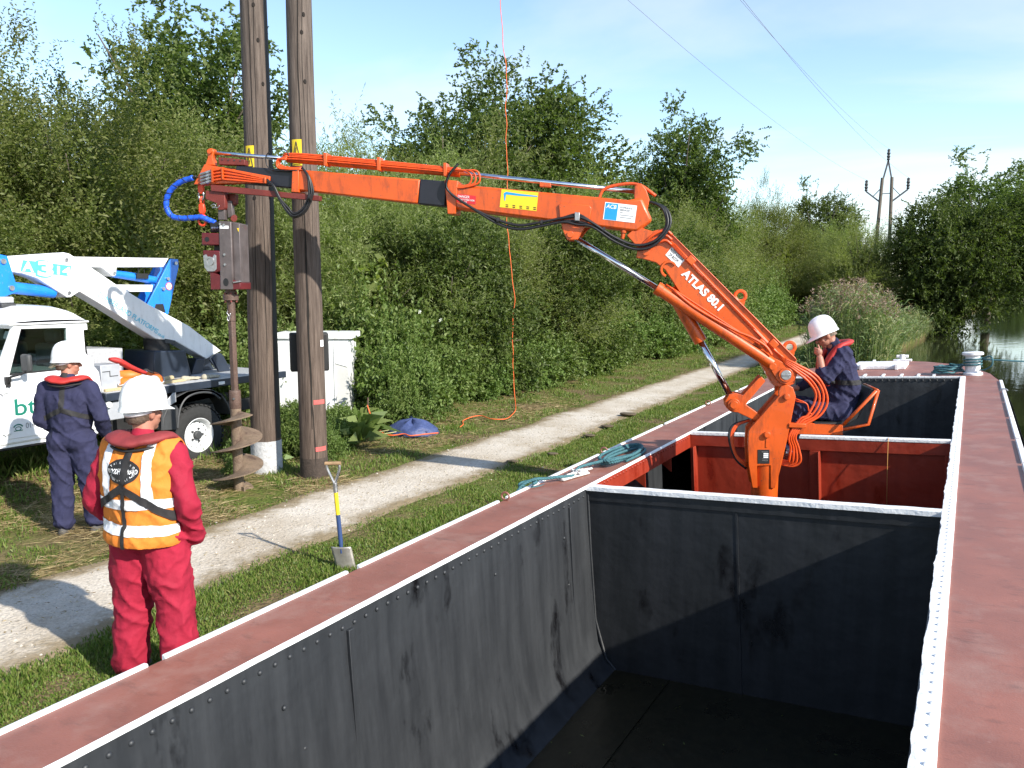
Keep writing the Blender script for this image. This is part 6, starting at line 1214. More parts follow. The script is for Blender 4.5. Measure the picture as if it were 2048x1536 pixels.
def crack(surf, p, a, z0, z1, w, seed=0, br=0.0):
    vs = []; k = 40
    for i in range(k+1):
        z = z0+(z1-z0)*i/k; aa = a+0.12*noise.noise(Vector((seed, z*1.3, 0)))+br*i/k; ww = w*math.sin(math.pi*min(1, max(0.02, i/k)))**0.5*(0.6+0.6*abs(noise.noise(Vector((z*5, seed, 1)))))
        vs += [surf(aa-ww, z, 0.004), surf(aa+ww, z, 0.004)]
    MB().add(vs, [(2*i, 2*i+1, 2*i+3, 2*i+2) for i in range(k)]).build('split', crackm, p, smooth=0)
def knots(surf, p, lst):
    for a, z in lst:
        c = surf(ca+a, z, 0.0); nrm = Vector((math.cos(ca+a), math.sin(ca+a), 0)); M = Matrix.Translation(c) @ nrm.to_track_quat('Z', 'Y').to_matrix().to_4x4()
        MB().lathe([(0.024, 0), (0.020, 0.008), (0.010, 0.006), (0.002, 0.010)], M @ Matrix.Diagonal((0.8, 1.2, 1, 1)), 10).build('knot', crackm, p, smooth=60)
def warning(surf, p, a0, a1, z0, z1):
    w = onpole(surf, a0, a1, z0, z1, 0.008, 8, 2).build('warning_sign', M_['yellow'], p, smooth=180)
    am, zl, zh = (a0+a1)/2, z0+(z1-z0)*0.22, z0+(z1-z0)*0.92; da = (a1-a0)*0.36
    def seg(A, B, th=0.010):
        P_ = [surf(A[0]+(B[0]-A[0])*k/6, A[1]+(B[1]-A[1])*k/6, 0.0105) for k in range(7)]; return MB().tube(P_, th/2, 5).build('sign_triangle', M_['black'], w)
    seg((am-da, zl), (am, zh)); seg((am, zh), (am+da, zl)); seg((am-da, zl), (am+da, zl)); seg((am, zl+0.14), (am-0.05, zl+0.07), 0.008); seg((am-0.05, zl+0.07), (am+0.03, zl+0.07), 0.008); seg((am+0.03, zl+0.07), (am, zl+0.03), 0.008)
    for k in range(2): seg((am-da, zl-0.03-0.022*k), (am+da, zl-0.03-0.022*k), 0.006)
P1, s1 = pole((-7.78, 7.23, 0), (0.08, 0.05, 0), 0.190, 0.125, 'stout timber utility pole with white painted base beside the auger', seed=1)
P2, s2 = pole((-6.98, 7.25, 0), (-0.13, 0.11, 0), 0.168, 0.130, 'split timber utility pole with red paint marks nearer the path', seed=5)
onpole(s1, 0, 2*math.pi, 0.02, 0.47, 0.006, 40, 6).build('white_band', whitew, P1, smooth=180)
crack(s1, P1, ca-0.35, 0.5, 9.5, 0.035, 2); crack(s1, P1, ca+0.25, 0.9, 4.2, 0.026, 7); crack(s1, P1, ca-0.05, 3.2, 8.0, 0.024, 4); crack(s1, P1, ca+0.5, 2.0, 3.3, 0.02, 14); crack(s1, P1, ca-0.6, 1.2, 2.9, 0.02, 15)
crack(s2, P2, ca-0.25, 3.0, 10.5, 0.06, 3, 0.18); crack(s2, P2, ca-0.10, 0.7, 3.6, 0.10, 9, -0.05); crack(s2, P2, ca+0.12, 3.4, 6.4, 0.03, 12); crack(s2, P2, ca+0.02, 0.25, 1.0, 0.045, 5); crack(s2, P2, ca+0.42, 2.7, 5.2, 0.018, 6)
knots(s1, P1, ((0.0, 5.75), (0.25, 5.35), (0.5, 4.85), (-0.35, 3.5)))
knots(s2, P2, ((0.15, 5.8), (0.28, 5.55), (0.1, 5.35), (0.25, 4.8)))
warning(s1, P1, ca-1.0, ca-0.30, 3.80, 4.12); warning(s2, P2, ca-0.95, ca-0.16, 3.84, 4.14)
onpole(s1, ca+0.78, ca+1.35, 0.5, 10.8, 0.004, 5, 30).build('cable_guard', M_['black'], P1, smooth=180)
for z in (1.0, 0.42): onpole(s2, ca+0.05, ca+1.0, z, z+0.055, 0.004, 10, 1).build('paint_mark', redp, P2, smooth=180)
onpole(s2, ca+0.1, ca+1.2, 0.02, 0.07, 0.004, 10, 1).build('paint_mark', redp, P2, smooth=180)
onpole(s2, 0, 2*math.pi, 0.0, 0.33, 0.003, 30, 2).build('tarred_base', pm('tarred timber', (0.05, 0.036, 0.028), 0.9, 0, 0.3, 14, 0.5, 40), P2, smooth=180)
bx = thing('meter_box', (-7.12, 7.55, 1.3), 'black cable box strapped behind the split utility pole', 'box')
dv = Vector((math.cos(ca), math.sin(ca), 0)); sv = Vector((-dv.y, dv.x, 0)); bc_ = Vector((-6.98, 7.25, 0))-dv*0.30
MB().box((-0.235, -0.10, 1.32), (0.235, 0.10, 1.80), Matrix.Translation(bc_) @ Matrix(((sv.x, dv.x, 0, 0), (sv.y, dv.y, 0, 0), (0, 0, 1, 0), (0, 0, 0, 1)))).build('case', M_['black'], bx, 0.02)
onpole(s2, ca+0.75, ca+1.15, 1.70, 1.78, 0.006, 4, 1).build('label', M_['white'], bx, smooth=0)

# white cabinet in the hedge bottom
cb = thing('roadside_cabinet', (-9.5, 10.1, 0.1), 'white metal cabinet with a flat lid standing behind the poles', 'cabinet')
a_, d_ = Vector((-10.04, 9.59, 0)), Vector((-8.93, 10.21, 0)); U_ = (d_-a_); Lc = U_.length; U_.normalize(); V_ = Vector((-U_.y, U_.x, 0))
CMx = Matrix(((U_.x, V_.x, 0, a_.x), (U_.y, V_.y, 0, a_.y), (0, 0, 1, 0), (0, 0, 0, 1)))
cwm = pm('white cabinet enamel', (0.76, 0.77, 0.77), 0.4, 0, 0.05, 4, col2=(0.55, 0.54, 0.50), lo=0.6, hi=0.8, c2scale=3)
MB().box((0.02, 0, 0.0), (Lc-0.04, 0.65, 1.50), CMx).build('case', cwm, cb, 0.01)
MB().box((0, -0.04, 1.50), (Lc+0.03, 0.69, 1.60), CMx).build('lid', cwm, cb, 0.012)
MB().box((0.06, -0.012, 0.15), (0.60, 0.002, 1.44), CMx).build('door', cwm, cb, 0.006); MB().box((0.64, -0.012, 0.15), (Lc-0.30, 0.002, 1.44), CMx).build('door', cwm, cb, 0.006)
MB().box((Lc-0.27, -0.004, 0.10), (Lc-0.04, -0.001, 1.42), CMx).build('side_panel', pm('greyer cabinet panel', (0.60, 0.60, 0.58), 0.5, 0, 0.1, 2), cb)  # opaque panel, greyer than the enamel, at the right end
MB().bar(CMx @ Vector((Lc-0.26, -0.01, 1.12)), CMx @ Vector((Lc-0.05, -0.01, 1.06)), 0.012, 0.05).bar(CMx @ Vector((Lc-0.28, -0.01, 0.1)), CMx @ Vector((Lc-0.28, -0.01, 1.45)), 0.012, 0.02).build('panel_rib', cwm, cb)

# spade standing in the grass
sp_ = thing('spade', (-4.44, 4.94, 0), 'digging spade with yellow and blue shaft stuck upright in the grass', 'spade')
sv = Vector((0.873, 0.487, 0)); t0 = Vector((-4.46, 4.95, -0.04)); lean = Vector((-0.075, -0.02, 1)).normalized()
def sp3(u, h, d=0.0): return t0+sv*u+lean*h+Vector((0.49, -0.87, 0))*d
vs = [];
for h, wd_, cv in ((0.0, 0.155, 0.010), (0.08, 0.165, 0.012), (0.24, 0.172, 0.016), (0.255, 0.16, 0.02)):
    for k in range(9): u = (k/8-0.5)*wd_; vs.append(sp3(u+0.035*(1-h/0.25), h, cv*(1-(2*abs(k/8-0.5))**2)+0.01))
bl2 = MB().add(vs, [(j*9+k, j*9+k+1, j*9+10+k, j*9+9+k) for j in range(3) for k in range(8)]).build('blade', pm('worn spade steel', (0.36, 0.34, 0.31), 0.45, 0.6, 0.2, 12, 0.1, 40, col2=(0.05, 0.08, 0.2), lo=0.62, hi=0.7, c2scale=8), sp_, smooth=180)
sm = bl2.modifiers.new('thickness', 'SOLIDIFY'); sm.thickness = 0.004
MB().cyl(sp3(0, 0.20, 0.02), sp3(0, 0.30, 0.01), 0.012, 0.019, n=12).cyl(sp3(0, 0.30, 0.01), sp3(0, 0.53, 0.01), 0.019, n=12).build('socket', pm('dark blue socket', (0.03, 0.06, 0.16), 0.45), sp_)
MB().cyl(sp3(0, 0.53, 0.01), sp3(0, 0.72, 0.01), 0.018, n=12).build('grip_sleeve', M_['yellow'], sp_)
MB().cyl(sp3(0, 0.72, 0.01), sp3(0, 0.80, 0.01), 0.019, n=12).tube(smoothpath([sp3(0, 0.79, 0.01), sp3(-0.025, 0.85, 0.01), sp3(-0.05, 0.92, 0.01), sp3(-0.052, 0.965, 0.01)], 4), 0.011, 8).tube(smoothpath([sp3(0, 0.79, 0.01), sp3(0.025, 0.85, 0.01), sp3(0.05, 0.92, 0.01), sp3(0.052, 0.965, 0.01)], 4), 0.011, 8).build('handle_fork', M_['steel'], sp_)
MB().cyl(sp3(-0.066, 0.965, 0.01), sp3(0.066, 0.968, 0.01), 0.0165, n=12).build('handle_grip', pm('worn ash handle', (0.30, 0.19, 0.10), 0.6, 0, 0.2, 20), sp_)

# blue tarpaulin bundle
tpn = thing('tarpaulin_bundle', (-7.75, 10.3, 0), 'crumpled dark blue tarpaulin bundle on the ground beside the hedge', 'tarpaulin')
vs = []; k = 28
for j in range(12):
    h = j/11
    for i in range(k):
        a = 2*math.pi*i/k; r = (1-h**2.2)**0.5*(1+0.16*noise.noise(Vector((math.cos(a)*2.2, math.sin(a)*2.2, h*2)))+0.28*abs(noise.noise(Vector((math.cos(a)*5, math.sin(a)*5, h*3)))))
        vs.append((-7.76+0.42*r*math.cos(a)*0.9, 10.32+0.36*r*math.sin(a), 0.23*h*(1+0.5*noise.noise(Vector((math.cos(a)*1.6, math.sin(a)*1.6, 7))))-0.01))
MB().add(vs, [(j*k+i, j*k+(i+1) % k, (j+1)*k+(i+1) % k, (j+1)*k+i) for j in range(11) for i in range(k)]+[tuple(range(11*k, 12*k))]).build('sheet', pm('blue tarpaulin', (0.045, 0.065, 0.165), 0.55, 0, 0.25, 9, 0.8, 14), tpn, smooth=50)
MB().prism([(0, 0), (0.16, 0.03), (0.34, -0.01), (0.30, -0.12), (0.08, -0.10)], (-7.65, 10.12, 0.07), (0.8, 0.3, 0), (0.2, 0.2, 0.35), (0, 0, 1), 0, 0.012).build('folded_flap', MATS['blue tarpaulin'], tpn, 0.004)
# orange rope hanging from the overhead line, its end lying on the ground
orp = thing('hanging_rope', (-8.17, 14.43, 0), 'thin orange rope hanging down from overhead and trailing on the verge', 'rope')
zs = np.linspace(9.6, 0.35, 70)
pts = [(-8.17+0.10*noise.noise(Vector((z*0.7, 2, 0)))*(1+1.2*max(0, 1-z/3.2))+0.045*noise.noise(Vector((z*2.6, 9, 0)))-0.28*(z/9.6), 14.43-0.14*(z/9.6), z) for z in zs]
pts += [(-8.05, 14.2, 0.12), (-7.75, 13.7, 0.06), (-7.35, 13.0, 0.05), (-7.1, 12.4, 0.05), (-7.0, 12.0, 0.05), (-7.2, 11.85, 0.06), (-7.5, 12.05, 0.06), (-7.6, 11.9, 0.06), (-7.55, 11.5, 0.05), (-7.35, 11.2, 0.05), (-7.25, 10.95, 0.05)]
MB().tube(smoothpath(pts, 3), 0.008, 6).build('rope', M_['ropeorange'], orp, smooth=180)
stk = thing('marker_stake', (-8.24, 9.77, 0), 'thin rusty marker stake with orange cord tied on near the cabinet', 'stake')
MB().cyl((-8.24, 9.77, 0), (-8.22, 9.78, 0.62), 0.012, n=8).build('stake', M_['augershaft'], stk)
MB().tube(smoothpath([(-8.23, 9.77, 0.5), (-8.12, 9.75, 0.30), (-7.95, 9.78, 0.08), (-7.8, 9.85, 0.04), (-7.65, 9.95, 0.06), (-7.5, 9.92, 0.05), (-7.35, 10.1, 0.06), (-7.2, 10.25, 0.07)], 5), 0.010, 6).build('cord', M_['ropeorange'], stk, smooth=180)
for k, (x, y, a, L_) in enumerate(((-8.0, 9.62, 0.6, 0.5), (-7.9, 9.75, 0.9, 0.42))):
    MB().bar((x-0.5*L_*math.cos(a), y-0.5*L_*math.sin(a), 0.05), (x+0.5*L_*math.cos(a), y+0.5*L_*math.sin(a), 0.14-0.05*k), 0.014, 0.010).build('cut_stem', pm('pale cut stem', (0.42, 0.40, 0.20), 0.7), None, label=('upper pale cut plant stem lying beside the marker stake', 'lower pale cut plant stem lying beside the marker stake')[k], cat='stem')

# far twin pole structure and the overhead wires
fp = thing('twin_pole_structure', (-5.6, 60, 0), 'distant twin timber pole structure carrying three insulators above the trees', 'pylon')
gw = pm('grey far timber', (0.14, 0.12, 0.10), 0.9)
for x0, x1, in ((-6.05, -5.68), (-4.95, -5.10)): MB().cyl((x0, 60, 0), (x1-0.12*0, 60, 9.5), 0.135, 0.105, n=10).build('pole', gw, fp)
gs = pm('grey steel arm', (0.12, 0.12, 0.13), 0.6)
MB().bar((-5.66, 60, 9.3), (-5.38, 60, 10.6), 0.10, 0.10).bar((-5.10, 60, 9.3), (-5.38, 60, 10.6), 0.10, 0.10).bar((-5.75, 60, 7.9), (-6.65, 60, 8.65), 0.10, 0.10).bar((-5.05, 60, 7.9), (-4.10, 60, 8.65), 0.10, 0.10).bar((-5.7, 60, 8.45), (-5.1, 60, 8.45), 0.05, 0.05).bar((-5.75, 60, 8.8), (-6.2, 60, 8.3), 0.05, 0.05).bar((-5.0, 60, 8.8), (-4.55, 60, 8.3), 0.05, 0.05).build('crossarm', gs, fp)
INS = [(-6.65, 60, 8.65), (-5.38, 60, 10.6), (-4.10, 60, 8.65)]
for x, y, z in INS: MB().lathe([(0.05, 0), (0.11, 0.08), (0.07, 0.16), (0.12, 0.26), (0.07, 0.36), (0.12, 0.46), (0.08, 0.56), (0.10, 0.70), (0.03, 0.76)], Matrix.Translation((x, y, z)), 10).build('insulator', M_['dkgrey'], fp)
wl_ = pm('aged conductor', (0.22, 0.24, 0.27), 0.6)
for k, ((x, y, z), (nx, ny, nz2), lab) in enumerate(zip(INS, ((-8.7, 7.0, 10.6), (-7.35, 7.25, 11.9), (-6.1, 7.5, 10.6)), ('leftmost overhead wire crossing the sky to the far twin poles', 'middle overhead wire running to the top insulator of the twin poles', 'rightmost overhead wire crossing the sky to the far twin poles'))):
    a_, b_ = Vector((nx, ny, nz2)), Vector((x, y, z+0.76)); MB().tube([a_.lerp(b_, i/24)-Vector((0, 0, 3.2*(i/24)*(1-i/24))) for i in range(25)], 0.006, 5).build('overhead_wire', wl_, None, smooth=180, label=lab, cat='wire', group='overhead wires')
# ------------------------------------------------------------------ vegetation
def leafmat(name, c0, c1, c2, trans=0.35):
    """foliage: colour varies leaf by leaf and tree by tree; light passes through the blades"""
    m = bpy.data.materials.new(name); m.use_nodes = True; t = m.node_tree; n = t.nodes; l = t.links; n.clear()
    o = n.new('ShaderNodeOutputMaterial'); ge = n.new('ShaderNodeNewGeometry'); r = n.new('ShaderNodeValToRGB'); e = r.color_ramp.elements; e.new(0.5)
    for k, c in enumerate((c0, c1, c2)): e[k].position = (0.0, 0.55, 1.0)[k]; e[k].color = (*c, 1)
    l.new(ge.outputs['Random Per Island'], r.inputs[0])
    oi = n.new('ShaderNodeObjectInfo'); mr = n.new('ShaderNodeMapRange'); mr.inputs[3].default_value = 0.82; mr.inputs[4].default_value = 1.2; l.new(oi.outputs['Random'], mr.inputs[0])
    hs = n.new('ShaderNodeHueSaturation'); l.new(r.outputs[0], hs.inputs['Color']); l.new(mr.outputs[0], hs.inputs['Value'])
    h2 = n.new('ShaderNodeMapRange'); h2.inputs[3].default_value = 0.485; h2.inputs[4].default_value = 0.51; l.new(oi.outputs['Random'], h2.inputs[0]); l.new(h2.outputs[0], hs.inputs['Hue'])
    p = n.new('ShaderNodeBsdfPrincipled'); p.inputs['Roughness'].default_value = 0.5; p.inputs['Specular IOR Level'].default_value = 0.3; l.new(hs.outputs[0], p.inputs['Base Color'])
    tr = n.new('ShaderNodeBsdfTranslucent'); g = n.new('ShaderNodeMixRGB'); g.blend_type = 'MULTIPLY'; g.inputs[0].default_value = 1; g.inputs[2].default_value = (1.0, 1.15, 0.45, 1); l.new(hs.outputs[0], g.inputs[1]); l.new(g.outputs[0], tr.inputs['Color'])
    x = n.new('ShaderNodeMixShader'); x.inputs[0].default_value = trans; l.new(p.outputs[0], x.inputs[1]); l.new(tr.outputs[0], x.inputs[2]); l.new(x.outputs[0], o.inputs[0]); return m
LW = leafmat('willow leaves', (0.165, 0.20, 0.062), (0.225, 0.265, 0.092), (0.31, 0.33, 0.16), 0.55)
LS = leafmat('sallow leaves', (0.105, 0.137, 0.036), (0.158, 0.196, 0.054), (0.245, 0.262, 0.105), 0.52)
LT = leafmat('broad tree leaves', (0.065, 0.102, 0.028), (0.105, 0.150, 0.042), (0.16, 0.205, 0.075), 0.48)
LD = leafmat('dark tree leaves', (0.056, 0.088, 0.022), (0.090, 0.130, 0.034), (0.145, 0.185, 0.06), 0.46)
LN = leafmat('nettle and bramble leaves', (0.09, 0.145, 0.032), (0.135, 0.20, 0.05), (0.20, 0.255, 0.085), 0.35)
LG = leafmat('grass blades', (0.075, 0.13, 0.018), (0.12, 0.185, 0.032), (0.235, 0.235, 0.08), 0.35)
LR = leafmat('reed blades', (0.10, 0.15, 0.05), (0.17, 0.22, 0.09), (0.28, 0.26, 0.13), 0.35)
LP = leafmat('reed plumes', (0.16, 0.10, 0.085), (0.22, 0.15, 0.12), (0.28, 0.20, 0.16), 0.3)
LY = leafmat('dry straw', (0.16, 0.11, 0.05), (0.28, 0.21, 0.10), (0.42, 0.34, 0.18), 0.2)
LF = leafmat('white bindweed petals', (0.7, 0.7, 0.7), (0.8, 0.8, 0.8), (0.85, 0.85, 0.85), 0.3)
barkm = pm('bark', (0.09, 0.075, 0.055), 0.9, 0, 0.3, 8, 0.6, 30)
def nrmz(a): return a/np.maximum(1e-9, np.linalg.norm(a, axis=1, keepdims=True))
def leaves(P, D, L, W, droop=0.12, g=rng):
    """one folded diamond per leaf"""
    n_ = len(P); D = nrmz(D); S = nrmz(np.cross(D, g.normal(size=(n_, 3))*0.75+np.array([0.45, -0.25, 0.75]))); Nn = np.cross(S, D); L = np.broadcast_to(L, n_)[:, None]; W = np.broadcast_to(W, n_)[:, None]
    V = np.empty((n_, 4, 3)); V[:, 0] = P; mid = P+D*L*0.45+Nn*W*0.25; V[:, 1] = mid+S*W*0.5; V[:, 3] = mid-S*W*0.5; V[:, 2] = P+D*L; V[:, 2, 2] -= (droop*L)[:, 0]
    return V.reshape(-1, 3)
def quads(name, V):
    me = bpy.data.meshes.new(name); nv = len(V); nf = nv//4
    me.vertices.add(nv); me.vertices.foreach_set('co', np.ascontiguousarray(V, dtype=np.float32).ravel()); me.loops.add(nv); me.loops.foreach_set('vertex_index', np.arange(nv, dtype=np.int32))
    me.polygons.add(nf); me.polygons.foreach_set('loop_start', np.arange(0, nv, 4, dtype=np.int32)); me.polygons.foreach_set('loop_total', np.full(nf, 4, dtype=np.int32)); me.update(calc_edges=True); return me
def crown(seed, rx, rz, z0, ncl, ntw, nlf, clr, twl, leaf, up, out_, rnd, shell=0.5, core=1500, lump=0.3, top_spray=0, flat=1.0):
    """leaves on twigs in clumps spread through an uneven ellipsoid"""
    g = np.random.default_rng(seed); d = nrmz(g.normal(size=(ncl, 3))); ln = np.array([1+lump*1.6*noise.noise(Vector(q*1.7)+Vector((seed, 0, 0)))+lump*noise.noise(Vector(q*4)+Vector((0, seed, 0))) for q in d])
    rad = (shell+(1-shell)*g.random(ncl)**0.6)*ln; cz = z0+rz; C = d*rad[:, None]*np.array([rx, rx*flat, rz])+np.array([0, 0, cz])
    C[:, 2] = np.maximum(C[:, 2], 0.15)
    c_i = np.repeat(np.arange(ncl), ntw); nt = len(c_i); o_ = nrmz((C-np.array([0, 0, cz*0.75]))/np.array([rx, rx, rz]))
    T0 = C[c_i]+g.normal(size=(nt, 3))*clr; TD = nrmz(o_[c_i]*out_+np.array([0, 0, up])+g.normal(size=(nt, 3))*rnd); TL = twl*(0.5+g.random(nt))
    t_i = np.repeat(np.arange(nt), nlf); f = np.tile(np.linspace(0.08, 1, nlf), nt); P = T0[t_i]+TD[t_i]*(TL[t_i]*f)[:, None]; P[:, 2] -= 0.18*TL[t_i]*f*f*(1-up)
    LDn = nrmz(TD[t_i]*0.8+g.normal(size=(len(P), 3))*0.6); L = leaf[0]*(0.6+0.7*g.random(len(P))); W = leaf[1]*(0.7+0.6*g.random(len(P)))
    V = [leaves(P, LDn, L, W, 0.12, g)]
    if core:
        q = nrmz(g.normal(size=(core, 3)))*(g.random(core)**0.45*0.72)[:, None]*np.array([rx, rx*flat, rz])+np.array([0, 0, cz]); q[:, 2] = np.maximum(q[:, 2], 0.1); V.append(leaves(q, g.normal(size=(core, 3)), 0.34*(0.6+g.random(core)), 0.20, 0.1, g))
    if top_spray:
        k = top_spray; a = g.random(k)*6.283; rr = g.random(k)**0.5*0.85; b0 = np.c_[np.cos(a)*rr*rx, np.sin(a)*rr*rx*flat, cz+rz*np.sqrt(1-rr**2)*0.92]; TL = 0.45+0.75*g.random(k); dd = nrmz(np.c_[g.normal(size=k)*0.18, g.normal(size=k)*0.18, np.ones(k)])
        nl = 26; ti = np.repeat(np.arange(k), nl); f = np.tile(np.linspace(0, 1, nl), k); P = b0[ti]+dd[ti]*(TL[ti]*f)[:, None]; V.append(leaves(P, nrmz(dd[ti]*0.7+g.normal(size=(len(P), 3))*0.55), leaf[0]*0.9, leaf[1]*0.8, 0.1, g))
    return quads('crown', np.concatenate(V))
def limbs(seed, h, r, n_, rx, rz, z0):
    mb = MB(); rd = random.Random(seed); top = z0+rz
    mb.tube(smoothpath([(0, 0, -0.1), (0.05*rx*rd.uniform(-1, 1), 0.05*rx*rd.uniform(-1, 1), h*0.5), (0.1*rx*rd.uniform(-1, 1), 0.1*rx*rd.uniform(-1, 1), h)], 5), [r*(1-0.6*i/10) for i in range(11)], 8)
    for k in range(n_):
        a = 2*math.pi*k/n_+rd.uniform(-0.4, 0.4); b0 = h*rd.uniform(0.25, 0.95); e = rd.uniform(0.5, 1.08); zt = top+rz*rd.uniform(-0.6, 0.8)
        mb.tube(smoothpath([(0, 0, b0), (rx*e*0.35*math.cos(a), rx*e*0.35*math.sin(a), b0+(zt-b0)*0.4), (rx*e*math.cos(a), rx*e*math.sin(a), zt)], 4), [r*0.5*(1-0.85*i/8) for i in range(9)], 6)
    return mb.mesh('trunk')
PROTO = {}
def proto(key, trunk, crown_me, mat, extra=None):
    for me, m in ((trunk, barkm), (crown_me, mat)): me.materials.append(m)
    trunk.polygons.foreach_set('use_smooth', [True]*len(trunk.polygons)); PROTO[key] = (trunk, crown_me)
proto('w1', limbs(1, 2.6, 0.09, 22, 2.2, 2.7, 0.1), crown(1, 2.1, 2.45, 0.0, 190, 26, 15, 0.17, 0.85, (0.125, 0.021), 0.55, 0.75, 0.42, 0.55, 2200, 0.50, 80), LW)
proto('w2', limbs(2, 2.6, 0.09, 22, 2.2, 2.7, 0.1), crown(2, 2.1, 2.45, 0.0, 170, 28, 15, 0.18, 0.95, (0.13, 0.022), 0.35, 0.85, 0.42, 0.5, 2200, 0.60, 45), LW)
proto('s1', limbs(3, 2.8, 0.10, 24, 2.2, 3.0, 0.1), crown(3, 2.15, 2.8, 0.0, 230, 24, 14, 0.17, 0.70, (0.078, 0.034), 0.95, 0.6, 0.36, 0.5, 2400, 0.50, 150), LS)
proto('s2', limbs(4, 2.8, 0.10, 24, 2.2, 3.0, 0.1), crown(4, 2.15, 2.8, 0.0, 210, 26, 14, 0.19, 0.75, (0.082, 0.035), 0.8, 0.65, 0.42, 0.45, 2400, 0.60, 110), LS)
proto('t1', limbs(5, 6.0, 0.22, 14, 2.8, 3.3, 2.6), crown(5, 2.8, 3.4, 2.4, 150, 34, 11, 0.34, 0.50, (0.14, 0.085), 0.15, 0.8, 0.75, 0.5, 700, 0.5), LT)
proto('t2', limbs(6, 6.0, 0.22, 14, 2.6, 3.6, 2.2), crown(6, 2.6, 3.7, 1.8, 150, 34, 11, 0.32, 0.42, (0.13, 0.085), 0.0, 0.8, 0.75, 0.5, 1400, 0.5), LD)
proto('b1', limbs(7, 2.6, 0.25, 12, 3.0, 3.0, 0.2), crown(7, 3.0, 3.2, 0.0, 330, 18, 12, 0.30, 0.50, (0.15, 0.08), 0.2, 0.8, 0.7, 0.45, 3000, 0.35, 40), LD)
proto('n1', limbs(8, 0.4, 0.02, 6, 0.8, 0.5, 0.0), crown(8, 0.95, 0.62, 0.0, 110, 9, 9, 0.12, 0.22, (0.085, 0.055), 0.4, 0.7, 0.6, 0.45, 500, 0.4, 0), LN)
proto('n2', limbs(9, 0.4, 0.02, 6, 0.8, 0.5, 0.0), crown(9, 0.95, 0.70, 0.0, 110, 9, 9, 0.14, 0.26, (0.10, 0.050), 0.6, 0.6, 0.6, 0.45, 500, 0.5, 26), LN)
def plant(name, key, x, y, s, label, cat, group=None, rz=None, z=None, parts=('trunk', 'crown')):
    rz = random.uniform(0, 6.28) if rz is None else rz; s = s if hasattr(s, '__len__') else (s, s, s)
    root = thing(name, (x, y, ground_z(x, y)-0.03 if z is None else z), label, cat, group, (0, 0, rz)); root.scale = s; root['_local'] = 1
    for nm, me in zip(parts, PROTO[key]):
        o = bpy.data.objects.new(nm, me); COL.objects.link(o); o.parent = root
    return root
H_L = 'sallow bushes of the thicket behind the truck'; H_R = 'willow bushes of the hedge along the path'; U_ = 'low green plants along the hedge foot'
ORD = 'first second third fourth fifth sixth seventh eighth ninth tenth eleventh twelfth thirteenth fourteenth fifteenth sixteenth seventeenth eighteenth nineteenth'.split()
# thicket behind the truck and poles
def row(kind, specs, lab, group):
    for k, (x, y, sx, sz, ky) in enumerate(specs): plant(kind, ky, x, y, (sx, sx, sz), lab % ORD[k], 'bush', group)
row('sallow_bush', ((-14.2, 1.4, 1.1, 0.90, 's1'), (-14.4, 3.8, 1.1, 0.93, 's2'), (-14.2, 6.4, 1.1, 0.92, 's1'), (-14.1, 9.0, 1.1, 0.90, 's2'), (-13.6, 11.3, 1.0, 0.82, 's1')), '%s sallow bush from the left in the tall row behind the truck', H_L)
row('sallow_bush', ((-13.0, 3.2, 0.75, 0.55, 's2'), (-13.0, 5.6, 0.7, 0.52, 's1'), (-12.8, 8.0, 0.7, 0.50, 's2'), (-12.4, 10.4, 0.6, 0.46, 's1')), '%s lower sallow bush from the left directly behind the truck', H_L)
row('sallow_bush', ((-16.5, 3.5, 1.3, 0.95, 's1'), (-16.5, 8.0, 1.3, 0.95, 's2')), '%s sallow bush from the left in the rearmost row of the thicket', H_L)
plant('tall_tree', 't2', -19.3, 15.6, (1.05, 1.05, 0.98), 'tall dark tree rising above the thicket left of the poles', 'tree')
# willow hedge along the path
row('willow_bush', ((-11.2, 13.0, 0.9, 0.78, 'w1'), (-11.6, 15.2, 1.0, 0.90, 'w2'), (-10.7, 17.6, 0.95, 0.74, 'w1'), (-11.5, 20.2, 1.05, 0.92, 'w2'), (-11.0, 23.2, 0.9, 0.66, 's1'), (-11.2, 26.5, 1.05, 0.80, 'w1'), (-11.4, 29.8, 1.1, 0.80, 'w2'), (-11.6, 33.2, 1.1, 0.95, 'w1'), (-12.0, 37.0, 1.1, 1.02, 'w2'), (-12.6, 41.0, 1.15, 1.08, 's2'), (-13.3, 45.5, 1.2, 1.15, 'w2'), (-13.2, 50.5, 1.3, 1.2, 'w1'), (-12.6, 56, 1.4, 1.25, 's1'), (-10.8, 62, 1.4, 1.2, 'w1'), (-9.0, 67, 1.4, 1.15, 'w2')), '%s willow bush of the front hedge row counting from the poles', H_R)
row('willow_bush', ((-13.4, 13.6, 1.0, 0.98, 'w2'), (-13.8, 16.6, 1.1, 1.02, 'w1'), (-13.6, 19.6, 1.15, 1.08, 'w2'), (-14.5, 24.0, 1.2, 1.0, 'w1'), (-15, 29, 1.3, 1.0, 's2'), (-15.5, 34, 1.3, 1.08, 'w2'), (-16, 40, 1.4, 1.2, 's1'), (-17, 47, 1.5, 1.3, 'w1')), '%s willow bush of the rear hedge row counting from the poles', H_R)
plant('ash_tree', 't1', -14.2, 26.6, (1.1, 1.1, 1.0), 'tall broad leaved tree behind the willow hedge above the jib', 'tree')
plant('ash_tree', 't1', -15.6, 22.9, (0.95, 0.95, 0.86), 'smaller broad leaved tree left of the taller one behind the willows', 'tree')
plant('alder_tree', 't2', -12.6, 38.6, (1.0, 1.0, 1.05), 'dark free standing tree behind the hedge above the main boom', 'tree', rz=1.0)
